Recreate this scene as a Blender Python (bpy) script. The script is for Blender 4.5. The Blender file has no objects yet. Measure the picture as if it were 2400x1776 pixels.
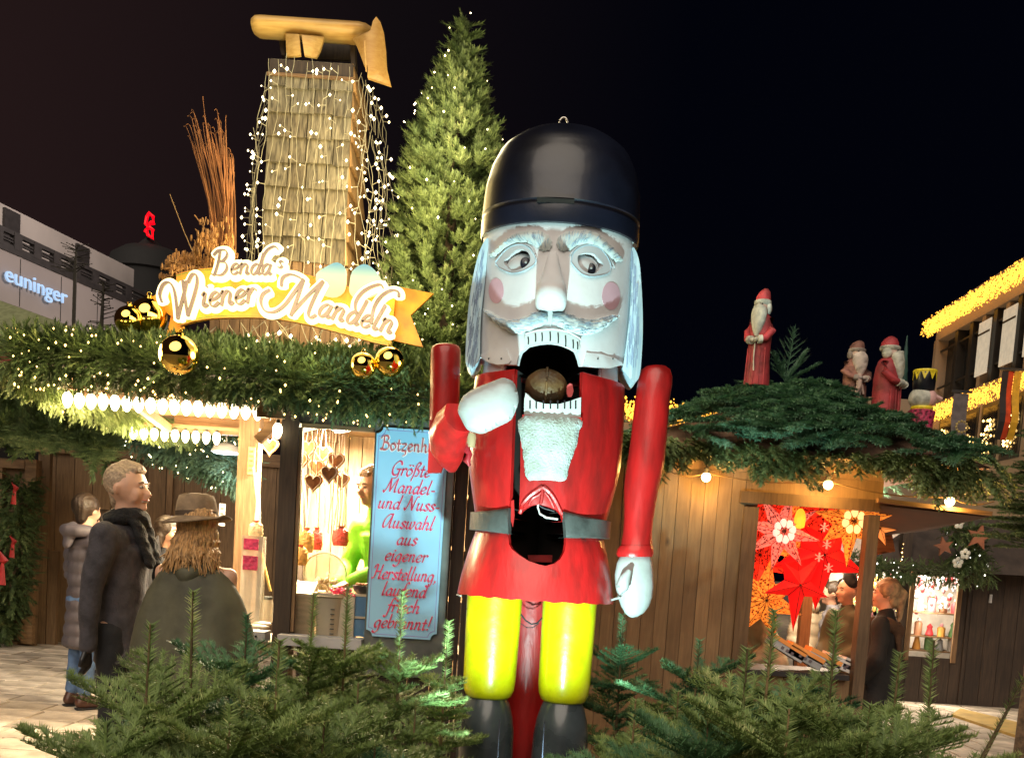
import bpy, bmesh, math, random
import numpy as np
from mathutils import Vector, Matrix, noise
from mathutils.geometry import delaunay_2d_cdt
R = math.radians
random.seed(7); rng = np.random.default_rng(7)
sc = bpy.context.scene
COL = sc.collection

# ---------------------------------------------------------------- camera
F = 2300.0; EYE = Vector((0, 0, 1.6))
PITCH = R(4.6); ROLL = R(3.8)
PPX = 1200.0; PPY = 1290.0 + F*math.tan(PITCH)
fw = Vector((0, math.cos(PITCH), -math.sin(PITCH)))
up0 = Vector((0, math.sin(PITCH), math.cos(PITCH))); rt0 = Vector((1, 0, 0))
rt = rt0*math.cos(ROLL) + up0*math.sin(ROLL)
up = up0*math.cos(ROLL) - rt0*math.sin(ROLL)
cam_d = bpy.data.cameras.new('camera'); cam = bpy.data.objects.new('camera', cam_d); COL.objects.link(cam)
cam.matrix_world = Matrix(((rt.x, up.x, -fw.x, EYE.x), (rt.y, up.y, -fw.y, EYE.y), (rt.z, up.z, -fw.z, EYE.z), (0, 0, 0, 1)))
cam_d.sensor_width = 36; cam_d.lens = 36*F/2400
cam_d.shift_y = (PPY-888)/2400; cam_d.shift_x = 0
cam_d.clip_start = .05; cam_d.clip_end = 500
sc.camera = cam

# ---------------------------------------------------------------- night sky, faint plaza light, exposure
w = bpy.data.worlds.new('World'); sc.world = w; w.use_nodes = True
nt = w.node_tree; nt.nodes.clear()
o_ = nt.nodes.new('ShaderNodeOutputWorld'); bg = nt.nodes.new('ShaderNodeBackground'); bg2 = nt.nodes.new('ShaderNodeBackground')
sky = nt.nodes.new('ShaderNodeTexSky'); sky.sky_type = 'NISHITA'; sky.sun_disc = False
sky.sun_elevation = R(-4); sky.sun_rotation = R(160)
bg.inputs['Strength'].default_value = .004
tc = nt.nodes.new('ShaderNodeTexCoord'); sx = nt.nodes.new('ShaderNodeSeparateXYZ'); cr = nt.nodes.new('ShaderNodeValToRGB')
mth = nt.nodes.new('ShaderNodeMath'); mth.operation = 'MULTIPLY_ADD'; mth.inputs[1].default_value = 1.0; mth.inputs[2].default_value = .5
cr.color_ramp.elements[0].position = .05; cr.color_ramp.elements[0].color = (.0165, .0085, .0085, 1)
cr.color_ramp.elements[1].position = .62; cr.color_ramp.elements[1].color = (.0006, .0009, .0028, 1)
e = cr.color_ramp.elements.new(.36); e.color = (.0052, .0036, .0046, 1)
bg2.inputs['Strength'].default_value = 1.0
ad = nt.nodes.new('ShaderNodeAddShader')
nt.links.new(tc.outputs['Generated'], sx.inputs[0]); nt.links.new(sx.outputs['X'], mth.inputs[0]); nt.links.new(mth.outputs[0], cr.inputs[0])
nt.links.new(cr.outputs[0], bg2.inputs[0]); nt.links.new(sky.outputs[0], bg.inputs[0])
nt.links.new(bg.outputs[0], ad.inputs[0]); nt.links.new(bg2.outputs[0], ad.inputs[1]); nt.links.new(ad.outputs[0], o_.inputs[0])

sun_d = bpy.data.lights.new('plaza_light', 'SUN'); sun_d.energy = 2.5; sun_d.angle = R(60); sun_d.color = (1, .86, .70)
sun = bpy.data.objects.new('plaza_light', sun_d); COL.objects.link(sun)
sun.rotation_euler = (R(48), R(-12), 0)
sc.view_settings.view_transform = 'Standard'; sc.view_settings.look = 'None'
sc.view_settings.exposure = 0; sc.view_settings.gamma = 1; sc.view_settings.use_curve_mapping = False
sc.render.engine = 'CYCLES'
try:
    sc.cycles.use_denoising = True; sc.cycles.denoiser = 'OPENIMAGEDENOISE'
    sc.cycles.max_bounces = 6; sc.cycles.diffuse_bounces = 3; sc.cycles.glossy_bounces = 3; sc.cycles.transparent_max_bounces = 12
    sc.cycles.sample_clamp_indirect = 4; sc.cycles.caustics_reflective = False; sc.cycles.caustics_refractive = False
    sc.cycles.use_light_tree = True
except Exception: pass

# ---------------------------------------------------------------- helpers
def ray(px, py):
    d = rt*((px-PPX)/F) + up*(-(py-PPY)/F) + fw
    return d
def W(px, py, Y):                       # point seen at a pixel, at the distance Y
    d = ray(px, py); return EYE + d*(Y/d.y)
def G(px, py, z=0):
    d = ray(px, py); return EYE + d*((z-EYE.z)/d.z)
def HP(px, py, p0, n):                  # on a plane
    d = ray(px, py); return EYE + d*((p0-EYE).dot(n)/d.dot(n))
BASE = {}
def tag(o, label=None, cat=None, group=None, kind=None):
    if label: o['label'] = label
    if cat: o['category'] = cat
    if group: o['group'] = group
    if kind: o['kind'] = kind
    return o
def thing(name, label, cat, loc=(0, 0, 0), group=None, rz=0):
    o = bpy.data.objects.new(name, None); COL.objects.link(o); o.empty_display_size = .1
    o.location = loc; o.rotation_euler.z = rz; BASE[o.name] = Vector(loc)
    return tag(o, label, cat, group)
def link(name, me, parent=None, world=True):
    o = bpy.data.objects.new(name, me); COL.objects.link(o)
    if parent is not None:
        o.parent = parent
        if world and parent.name in BASE: o.location = -BASE[parent.name]
    return o
def copy_tree(o, parent=None):
    c = o.copy(); COL.objects.link(c)
    if parent is not None: c.parent = parent
    for ch in list(o.children): copy_tree(ch, c)
    return c

class MB:
    def __init__(s): s.v = []; s.f = []; s.m = []; s.mi = 0
    def add(s, vs, fs):
        k = len(s.v); s.v += [tuple(p) for p in vs]; s.f += [tuple(i+k for i in f) for f in fs]; s.m += [s.mi]*len(fs); return s
    def box(s, a, b):
        x0, y0, z0 = a; x1, y1, z1 = b
        return s.hexa([(x0,y0,z0),(x1,y0,z0),(x1,y1,z0),(x0,y1,z0)], [(x0,y0,z1),(x1,y0,z1),(x1,y1,z1),(x0,y1,z1)])
    def hexa(s, lo, hi):
        return s.add(list(lo)+list(hi), [(3,2,1,0),(4,5,6,7),(0,1,5,4),(1,2,6,5),(2,3,7,6),(3,0,4,7)])
    def bar(s, p, q, w, h=None, upv=(0,0,1)):
        h = h or w; p = Vector(p); q = Vector(q); d = (q-p).normalized(); u = Vector(upv)
        if abs(d.dot(u)) > .98: u = Vector((0,1,0))
        x = d.cross(u).normalized()*w/2; y = x.cross(d).normalized()*h/2
        return s.hexa([p-x-y, p+x-y, p+x+y, p-x+y], [q-x-y, q+x-y, q+x+y, q-x+y])
    def tube(s, pts, r, n=8, cap=True, flat=1.0, upv=(0,0,1)):
        pts = [Vector(p) for p in pts]; rs = r if isinstance(r, (list, tuple)) else [r]*len(pts)
        rings = []; k = len(pts); u = Vector(upv)
        for i, p in enumerate(pts):
            d = (pts[min(i+1,k-1)]-pts[max(i-1,0)]).normalized()
            if abs(d.dot(u)) > .95:
                a = d.cross(Vector((0,1,0)))
            else: a = d.cross(u)
            a.normalize(); b = a.cross(d).normalized()
            rings.append([p + a*math.cos(t)*rs[i] + b*math.sin(t)*rs[i]*flat for t in [2*math.pi*j/n for j in range(n)]])
        return s.loft(rings, cap)
    def loft(s, rings, cap=True, closed=True):
        n = len(rings[0]); vs = [p for r_ in rings for p in r_]; fs = []
        for i in range(len(rings)-1):
            for j in range(n if closed else n-1):
                a = i*n+j; b = i*n+(j+1) % n; fs.append((a, b, b+n, a+n))
        if cap: fs.append(tuple(range(n-1,-1,-1))); fs.append(tuple((len(rings)-1)*n+j for j in range(n)))
        return s.add(vs, fs)
    def lathe(s, prof, c=(0,0,0), n=24, cap=True, sy=1.0):
        c = Vector(c)
        return s.loft([[c+Vector((r*math.cos(t), r*sy*math.sin(t), z)) for t in [2*math.pi*j/n for j in range(n)]] for r, z in prof], cap)
    def ball(s, c, r, n=12, m=8, sx=1, sy=1, sz=1):
        c = Vector(c); rings = []
        for i in range(1, m):
            a = math.pi*i/m; rings.append([c+Vector((sx*r*math.sin(a)*math.cos(t), sy*r*math.sin(a)*math.sin(t), -sz*r*math.cos(a))) for t in [2*math.pi*j/n for j in range(n)]])
        k = len(s.v); s.loft(rings, False)
        b = c-Vector((0,0,r*sz)); t = c+Vector((0,0,r*sz)); k2 = len(s.v)-len(rings)*n
        s.add([b, t], []); kb = len(s.v)-2
        for j in range(n):
            s.f.append((kb, k2+(j+1) % n, k2+j)); s.m.append(s.mi)
            q = k2+(m-2)*n; s.f.append((kb+1, q+j, q+(j+1) % n)); s.m.append(s.mi)
        return s
    def prism(s, pts, off):
        n = len(pts); off = Vector(off); a = [Vector(p) for p in pts]
        return s.add(a+[p+off for p in a], [tuple(range(n)), tuple(range(2*n-1, n-1, -1))]+[(j, (j+1) % n+0, (j+1) % n+n, j+n)[::-1] for j in range(n)])
    def mesh(s, name, mat, smooth=False, fix=True):
        me = bpy.data.meshes.new(name); me.from_pydata(s.v, [], s.f)
        mats = mat if isinstance(mat, (list, tuple)) else [mat]
        for m_ in mats: me.materials.append(m_)
        if len(mats) > 1: me.polygons.foreach_set('material_index', s.m)
        if fix:
            b = bmesh.new(); b.from_mesh(me); bmesh.ops.recalc_face_normals(b, faces=b.faces); b.to_mesh(me); b.free()
        if smooth:
            me.polygons.foreach_set('use_smooth', [True]*len(me.polygons))
            if smooth != 'all':
                try: me.set_sharp_from_angle(angle=R(42))
                except Exception: pass
        me.update(); return me
    def build(s, name, mat, parent=None, smooth=False, world=True, kind=None):
        o = link(name, s.mesh(name, mat, smooth), parent, world)
        if kind: o['kind'] = kind
        return o

def cr_spline(pts, n=6, closed=False):
    pts = [np.array(p, float) for p in pts]; k = len(pts); out = []
    if k < 3 and not closed: return [tuple(p) for p in pts]
    for i in range(k if closed else k-1):
        if closed: p0, p1, p2, p3 = pts[(i-1) % k], pts[i], pts[(i+1) % k], pts[(i+2) % k]
        else: p0, p1, p2, p3 = pts[max(i-1,0)], pts[i], pts[i+1], pts[min(i+2,k-1)]
        for j in range(n):
            t = j/n; out.append(tuple(.5*((2*p1)+(p2-p0)*t+(2*p0-5*p1+4*p2-p3)*t*t+(3*p1-p0-3*p2+p3)*t**3)))
    if not closed: out.append(tuple(pts[-1]))
    return out

def inside(p, poly):
    x, y = p; c = False; n = len(poly); j = n-1
    for i in range(n):
        xi, yi = poly[i]; xj, yj = poly[j]
        if (yi > y) != (yj > y) and x < (xj-xi)*(y-yi)/(yj-yi)+xi: c = not c
        j = i
    return c
def sheet(outline, holes, fmap, bmap, grid, mats, name, parent=None, smooth=True, cutp=None, world=True):
    """a shell in 2D (u,v) with holes, mapped front and back to 3D, with side walls"""
    pts = [Vector(p) for p in outline]; edges = []; n = len(pts)
    edges += [(i, (i+1) % n) for i in range(n)]
    for h in holes:
        k = len(pts); pts += [Vector(p) for p in h]; m = len(h); edges += [(k+i, k+(i+1) % m) for i in range(m)]
    us = [p[0] for p in outline]; vs = [p[1] for p in outline]
    if grid:
        gu, gv = grid if isinstance(grid, tuple) else (grid, grid)
        u = min(us)+gu*.5
        while u < max(us):
            v = min(vs)+gv*.5
            while v < max(vs):
                if inside((u, v), outline) and not any(inside((u, v), h) for h in holes): pts.append(Vector((u, v)))
                v += gv
            u += gu
    V2, E2, F2, *_ = delaunay_2d_cdt([Vector((p[0], p[1])) for p in pts], edges, [], 0, 1e-7)
    tris = []
    for f in F2:
        c = (sum(V2[i][0] for i in f)/len(f), sum(V2[i][1] for i in f)/len(f))
        if inside(c, outline) and not any(inside(c, h) for h in holes): tris.append(tuple(f))
    nV = len(V2); fr = [fmap(v[0], v[1]) for v in V2]; bk = [bmap(v[0], v[1]) for v in V2]
    m = MB(); cnt = {}
    for f in tris:
        for a, b in zip(f, f[1:]+f[:1]):
            cnt[(a, b)] = 1
    m.v = [tuple(p) for p in fr]+[tuple(p) for p in bk]
    for f in tris:
        m.f.append(f); m.m.append(0); m.f.append(tuple(i+nV for i in reversed(f))); m.m.append(1 if len(mats) > 1 else 0)
    for (a, b) in cnt:
        if (b, a) not in cnt:
            m.f.append((a, a+nV, b+nV, b)); m.m.append(0)
    me = m.mesh(name, mats, smooth=smooth); b = bmesh.new(); b.from_mesh(me)
    bmesh.ops.delete(b, geom=[v for v in b.verts if not v.link_faces], context='VERTS'); b.to_mesh(me); b.free()
    if smooth:
        try: me.set_sharp_from_angle(angle=R(40))
        except Exception: pass
    return link(name, me, parent, world)

def mesh_np(name, V, Fc, mat, parent=None, kind=None, world=True, smooth=False):
    me = bpy.data.meshes.new(name); nv = len(V); nf = len(Fc)
    me.vertices.add(nv); me.vertices.foreach_set('co', np.asarray(V, np.float32).ravel())
    me.loops.add(nf*3); me.loops.foreach_set('vertex_index', np.asarray(Fc, np.int32).ravel())
    me.polygons.add(nf); me.polygons.foreach_set('loop_start', np.arange(0, nf*3, 3, dtype=np.int32))
    try: me.polygons.foreach_set('loop_total', np.full(nf, 3, np.int32))
    except Exception: pass
    me.materials.append(mat); me.update(calc_edges=True); me.validate()
    if smooth: me.polygons.foreach_set('use_smooth', [True]*nf)
    o = link(name, me, parent, world)
    if kind: o['kind'] = kind
    return o

# ---------------------------------------------------------------- materials
MATS = {}
def newmat(name):
    m = bpy.data.materials.new(name); m.use_nodes = True; n = m.node_tree; b = n.nodes['Principled BSDF']; return m, n, b
def pbr(name, col, rough=.5, metal=0., var=.12, scale=6., bump=.0, bscale=40., stretch=(1,1,1), emit=None, es=0., spec=.5, coat=0., rvar=.08, dirt=None, trans=0., alpha=1., world=False):
    if name in MATS: return MATS[name]
    m, n, b = newmat(name); L = n.links
    tcn = n.nodes.new('ShaderNodeTexCoord'); mp = n.nodes.new('ShaderNodeMapping'); mp.inputs['Scale'].default_value = stretch
    L.new(tcn.outputs['Object'], mp.inputs[0])
    nz = n.nodes.new('ShaderNodeTexNoise'); nz.inputs['Scale'].default_value = scale; nz.inputs['Detail'].default_value = 6; L.new(mp.outputs[0], nz.inputs['Vector'])
    oi = n.nodes.new('ShaderNodeObjectInfo')
    mx = n.nodes.new('ShaderNodeMix'); mx.data_type = 'RGBA'
    c = np.array(col[:3]); d = dirt if dirt is not None else tuple(c*(1-2*var))
    mx.inputs[6].default_value = (*d[:3], 1); mx.inputs[7].default_value = (*np.minimum(c*(1+var), 1), 1)
    rp = n.nodes.new('ShaderNodeMapRange'); rp.inputs[1].default_value = .32; rp.inputs[2].default_value = .62; L.new(nz.outputs['Fac'], rp.inputs[0]); L.new(rp.outputs[0], mx.inputs[0])
    hv = n.nodes.new('ShaderNodeHueSaturation'); rm = n.nodes.new('ShaderNodeMapRange'); rm.inputs[3].default_value = 1-var; rm.inputs[4].default_value = 1+var
    L.new(oi.outputs['Random'], rm.inputs[0]); L.new(rm.outputs[0], hv.inputs['Value']); L.new(mx.outputs[2], hv.inputs['Color'])
    L.new(hv.outputs[0], b.inputs['Base Color'])
    rr = n.nodes.new('ShaderNodeMapRange'); rr.inputs[3].default_value = max(rough-rvar, .02); rr.inputs[4].default_value = min(rough+rvar, 1); L.new(nz.outputs['Fac'], rr.inputs[0]); L.new(rr.outputs[0], b.inputs['Roughness'])
    b.inputs['Metallic'].default_value = metal; b.inputs['Specular IOR Level'].default_value = spec; b.inputs['Coat Weight'].default_value = coat
    if coat: b.inputs['Coat Roughness'].default_value = .12
    if trans: b.inputs['Transmission Weight'].default_value = trans
    if alpha < 1: b.inputs['Alpha'].default_value = alpha
    if bump:
        n2 = n.nodes.new('ShaderNodeTexNoise'); n2.inputs['Scale'].default_value = bscale; n2.inputs['Detail'].default_value = 5; L.new(mp.outputs[0], n2.inputs['Vector'])
        bp = n.nodes.new('ShaderNodeBump'); bp.inputs['Strength'].default_value = bump; bp.inputs['Distance'].default_value = .02; L.new(n2.outputs['Fac'], bp.inputs['Height']); L.new(bp.outputs[0], b.inputs['Normal'])
    if emit is not None:
        b.inputs['Emission Color'].default_value = (*emit[:3], 1); b.inputs['Emission Strength'].default_value = es
    MATS[name] = m; return m
def emis(name, col, s):
    if name in MATS: return MATS[name]
    m, n, b = newmat(name); b.inputs['Base Color'].default_value = (*[min(c*.6, .8) for c in col[:3]], 1)
    b.inputs['Emission Color'].default_value = (*col[:3], 1); b.inputs['Emission Strength'].default_value = s; b.inputs['Roughness'].default_value = .4
    MATS[name] = m; return m
def woodmat(name, col, dark, axis='z', rough=.65, s=3., knots=True, bump=.35):
    if name in MATS: return MATS[name]
    m, n, b = newmat(name); L = n.links
    tcn = n.nodes.new('ShaderNodeTexCoord'); oi = n.nodes.new('ShaderNodeObjectInfo')
    ad_ = n.nodes.new('ShaderNodeVectorMath'); ad_.operation = 'MULTIPLY_ADD'; ad_.inputs[1].default_value = (17, 11, 23)
    cmb = n.nodes.new('ShaderNodeCombineXYZ')
    for i in range(3): L.new(oi.outputs['Random'], cmb.inputs[i])
    L.new(cmb.outputs[0], ad_.inputs[0]); L.new(tcn.outputs['Object'], ad_.inputs[2])
    mp = n.nodes.new('ShaderNodeMapping'); st = {'z': (9, 9, .7), 'x': (.7, 9, 9), 'y': (9, .7, 9)}[axis]; mp.inputs['Scale'].default_value = st; L.new(ad_.outputs[0], mp.inputs[0])
    nz = n.nodes.new('ShaderNodeTexNoise'); nz.inputs['Scale'].default_value = s*2; nz.inputs['Detail'].default_value = 8; nz.inputs['Distortion'].default_value = .6; L.new(mp.outputs[0], nz.inputs['Vector'])
    n2 = n.nodes.new('ShaderNodeTexNoise'); n2.inputs['Scale'].default_value = 1.7; n2.inputs['Detail'].default_value = 4; L.new(ad_.outputs[0], n2.inputs['Vector'])
    cr_ = n.nodes.new('ShaderNodeValToRGB'); cr_.color_ramp.elements[0].position = .3; cr_.color_ramp.elements[0].color = (*dark, 1); cr_.color_ramp.elements[1].position = .66; cr_.color_ramp.elements[1].color = (*col, 1); L.new(nz.outputs['Fac'], cr_.inputs[0])
    mx = n.nodes.new('ShaderNodeMix'); mx.data_type = 'RGBA'; mx.blend_type = 'MULTIPLY'; mx.inputs[0].default_value = .75
    c2 = n.nodes.new('ShaderNodeValToRGB'); c2.color_ramp.elements[0].position = .33; c2.color_ramp.elements[0].color = (.45, .4, .36, 1); c2.color_ramp.elements[1].position = .6; c2.color_ramp.elements[1].color = (1, 1, 1, 1)
    L.new(n2.outputs['Fac'], c2.inputs[0]); L.new(cr_.outputs[0], mx.inputs[6]); L.new(c2.outputs[0], mx.inputs[7])
    last = mx.outputs[2]
    if knots:
        vo = n.nodes.new('ShaderNodeTexVoronoi'); vo.inputs['Scale'].default_value = 2.6; mk = n.nodes.new('ShaderNodeMapping'); mk.inputs['Scale'].default_value = {'z': (1.6,1.6,.8), 'x': (.8,1.6,1.6), 'y': (1.6,.8,1.6)}[axis]; L.new(ad_.outputs[0], mk.inputs[0]); L.new(mk.outputs[0], vo.inputs['Vector'])
        kr = n.nodes.new('ShaderNodeMapRange'); kr.inputs[1].default_value = .03; kr.inputs[2].default_value = .09; L.new(vo.outputs['Distance'], kr.inputs[0])
        m3 = n.nodes.new('ShaderNodeMix'); m3.data_type = 'RGBA'; m3.inputs[6].default_value = (*[c*.35 for c in dark], 1); L.new(kr.outputs[0], m3.inputs[0]); L.new(last, m3.inputs[7]); last = m3.outputs[2]
    hv = n.nodes.new('ShaderNodeHueSaturation'); rm = n.nodes.new('ShaderNodeMapRange'); rm.inputs[3].default_value = .88; rm.inputs[4].default_value = 1.08
    L.new(oi.outputs['Random'], rm.inputs[0]); L.new(rm.outputs[0], hv.inputs['Value']); L.new(last, hv.inputs['Color']); L.new(hv.outputs[0], b.inputs['Base Color'])
    bp = n.nodes.new('ShaderNodeBump'); bp.inputs['Strength'].default_value = bump; bp.inputs['Distance'].default_value = .006; L.new(nz.outputs['Fac'], bp.inputs['Height']); L.new(bp.outputs[0], b.inputs['Normal'])
    b.inputs['Roughness'].default_value = rough; MATS[name] = m; return m
def needlemat(name, c0, c1, c2=None, rough=.55):
    if name in MATS: return MATS[name]
    m, n, b = newmat(name); L = n.links
    g = n.nodes.new('ShaderNodeNewGeometry'); tcn = n.nodes.new('ShaderNodeTexCoord'); nz = n.nodes.new('ShaderNodeTexNoise'); nz.inputs['Scale'].default_value = 5; nz.inputs['Detail'].default_value = 3; L.new(tcn.outputs['Object'], nz.inputs['Vector'])
    av = n.nodes.new('ShaderNodeMath'); av.operation = 'MULTIPLY_ADD'; av.inputs[1].default_value = .35; L.new(g.outputs['Random Per Island'], av.inputs[0]); L.new(nz.outputs['Fac'], av.inputs[2])
    cr_ = n.nodes.new('ShaderNodeValToRGB'); cr_.color_ramp.elements[0].position = .35; cr_.color_ramp.elements[0].color = (*c0, 1); cr_.color_ramp.elements[1].position = .85; cr_.color_ramp.elements[1].color = (*c1, 1)
    if c2: e_ = cr_.color_ramp.elements.new(.97); e_.color = (*c2, 1)
    L.new(av.outputs[0], cr_.inputs[0]); L.new(cr_.outputs[0], b.inputs['Base Color']); b.inputs['Roughness'].default_value = rough
    b.inputs['Specular IOR Level'].default_value = .35
    MATS[name] = m; return m

# ---------------------------------------------------------------- needle twigs (numpy)
def seg_template(L=.1, nn=34, nl=.022, nw=.0026, stem=.0022, flat=.45, seed=1, lean=.55, tip=False):
    r = np.random.default_rng(seed); V = []; Fc = []
    def tri(a, b, c): k = len(V); V.extend([a, b, c]); Fc.append((k, k+1, k+2))
    if stem:
        for j in range(3):
            a0 = 2*math.pi*j/3; a1 = 2*math.pi*(j+1)/3
            p = np.array([0, math.cos(a0)*stem, math.sin(a0)*stem]); q = np.array([0, math.cos(a1)*stem, math.sin(a1)*stem]); x = np.array([L, 0, 0])
            tri(p, q, q+x); tri(p, q+x, p+x)
    for i in range(nn):
        x = L*(i+.5)/nn; a = r.uniform(0, 2*math.pi); d = np.array([lean+r.uniform(-.1,.15), math.cos(a), abs(math.sin(a))*flat*1.1 if r.random() < .7 else math.sin(a)*flat])
        if tip: d = d+np.array([1.6*(i/nn)**2, 0, 0])
        d /= np.linalg.norm(d); l = nl*r.uniform(.8, 1.15)
        t = np.cross(d, [r.uniform(-.3,.3), .2, 1.]); t /= np.linalg.norm(t)
        o = np.array([x, 0, 0]); t = t*nw/2
        tri(o-t, o+t, o+d*l)
    return np.array(V), np.array(Fc)
def frames(D, U=None):
    D = np.asarray(D, float); D = D/np.linalg.norm(D, axis=1, keepdims=True)
    if U is None: U = np.tile([0, 0, 1.], (len(D), 1))
    Y = np.cross(U, D); n_ = np.linalg.norm(Y, axis=1, keepdims=True); Y = np.where(n_ < 1e-3, [0, 1., 0], Y/np.maximum(n_, 1e-6)); Z = np.cross(D, Y)
    return np.stack([D, Y, Z], axis=2)     # columns
def scatter(tmpl, O, Fr, S=None):
    V, Fc = tmpl; O = np.asarray(O, float); N = len(O)
    if S is None: S = np.ones((N, 3))
    S = np.asarray(S, float)
    if S.ndim == 1: S = np.tile(S[:, None], (1, 3))
    VV = np.einsum('nij,nvj->nvi', Fr, V[None]*S[:, None, :])+O[:, None, :]
    FF = Fc[None]+(np.arange(N)*len(V))[:, None, None]
    return VV.reshape(-1, 3), FF.reshape(-1, 3)
def cat(parts):
    V = []; Fc = []; k = 0
    for v, f in parts: V.append(v); Fc.append(f+k); k += len(v)
    return np.concatenate(V), np.concatenate(Fc)
SEG = [seg_template(seed=i) for i in range(3)]
SEGT = seg_template(seed=9, tip=True)
STUB = seg_template(L=.1, nn=34, nl=.034, nw=.0095, stem=.003, seed=4, flat=.7, lean=.7, tip=True)
FINE = seg_template(L=.1, nn=28, nl=.028, nw=.0065, stem=.003, seed=5, flat=.6, lean=.7, tip=True)
def rnd_dirs(n): a = rng.normal(size=(n, 3)); return a/np.linalg.norm(a, axis=1, keepdims=True)
def branch_segs(p0, d, L, side=True, droop=0., stp=.1, tw=.5):
    """list of (origin, dir, up, scale) for a needle-covered branch with side twigs"""
    out = []; p = np.array(p0, float); d = np.array(d, float); d /= np.linalg.norm(d); n_ = max(1, int(round(L/stp))); s = L/(n_*stp)
    upv = np.array([0, 0, 1.]) if abs(d[2]) < .9 else np.array([0, 1., 0])
    for i in range(n_):
        out.append((p.copy(), d.copy(), s))
        if side and i < n_:
            lat = np.cross(d, upv); lat /= np.linalg.norm(lat)
            for sg in (-1, 1):
                for q in (.25, .7) if n_ < 7 else (.5,):
                    rem = (1-(i+q)/n_); l = max(.05, rem*L*tw+.03)*random.uniform(.7, 1.15)
                    dd = d*.75+sg*lat*.72+np.array([0, 0, random.uniform(-.05, .18)])
                    dd /= np.linalg.norm(dd); m_ = max(1, int(round(l/stp))); pp = p+d*stp*s*q
                    for j in range(m_): out.append((pp.copy(), dd.copy(), l/(m_*stp))); pp = pp+dd*(l/m_); dd = dd+np.array([0, 0, .04]); dd /= np.linalg.norm(dd)
        p = p+d*stp*s; d = d+np.array([random.uniform(-.05, .05), random.uniform(-.05, .05), -droop+random.uniform(-.03, .05)]); d /= np.linalg.norm(d)
    return out
def segs_mesh(name, segs, mat, parent, tm=None, fat=1., kind=None, world=True):
    O = np.array([s[0] for s in segs]); D = np.array([s[1] for s in segs]); S = np.array([[s[2], fat, fat] for s in segs])
    V, Fc = scatter(tm or SEG[0], O, frames(D), S); return mesh_np(name, V, Fc, mat, parent, kind, world)
def fairy(name, P, mat, parent, r=.009, kind='stuff', world=True):
    P = np.asarray(P, float); t = (np.array([[1,0,0],[-1,0,0],[0,1,0],[0,-1,0],[0,0,1.3],[0,0,-1.3]])*r, np.array([[0,2,4],[2,1,4],[1,3,4],[3,0,4],[2,0,5],[1,2,5],[3,1,5],[0,3,5]]))
    I = np.tile(np.eye(3), (len(P), 1, 1)); V, Fc = scatter(t, P, I, rng.uniform(.5, 1.3, len(P))); return mesh_np(name, V, Fc, mat, parent, kind, world, smooth=True)

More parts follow.
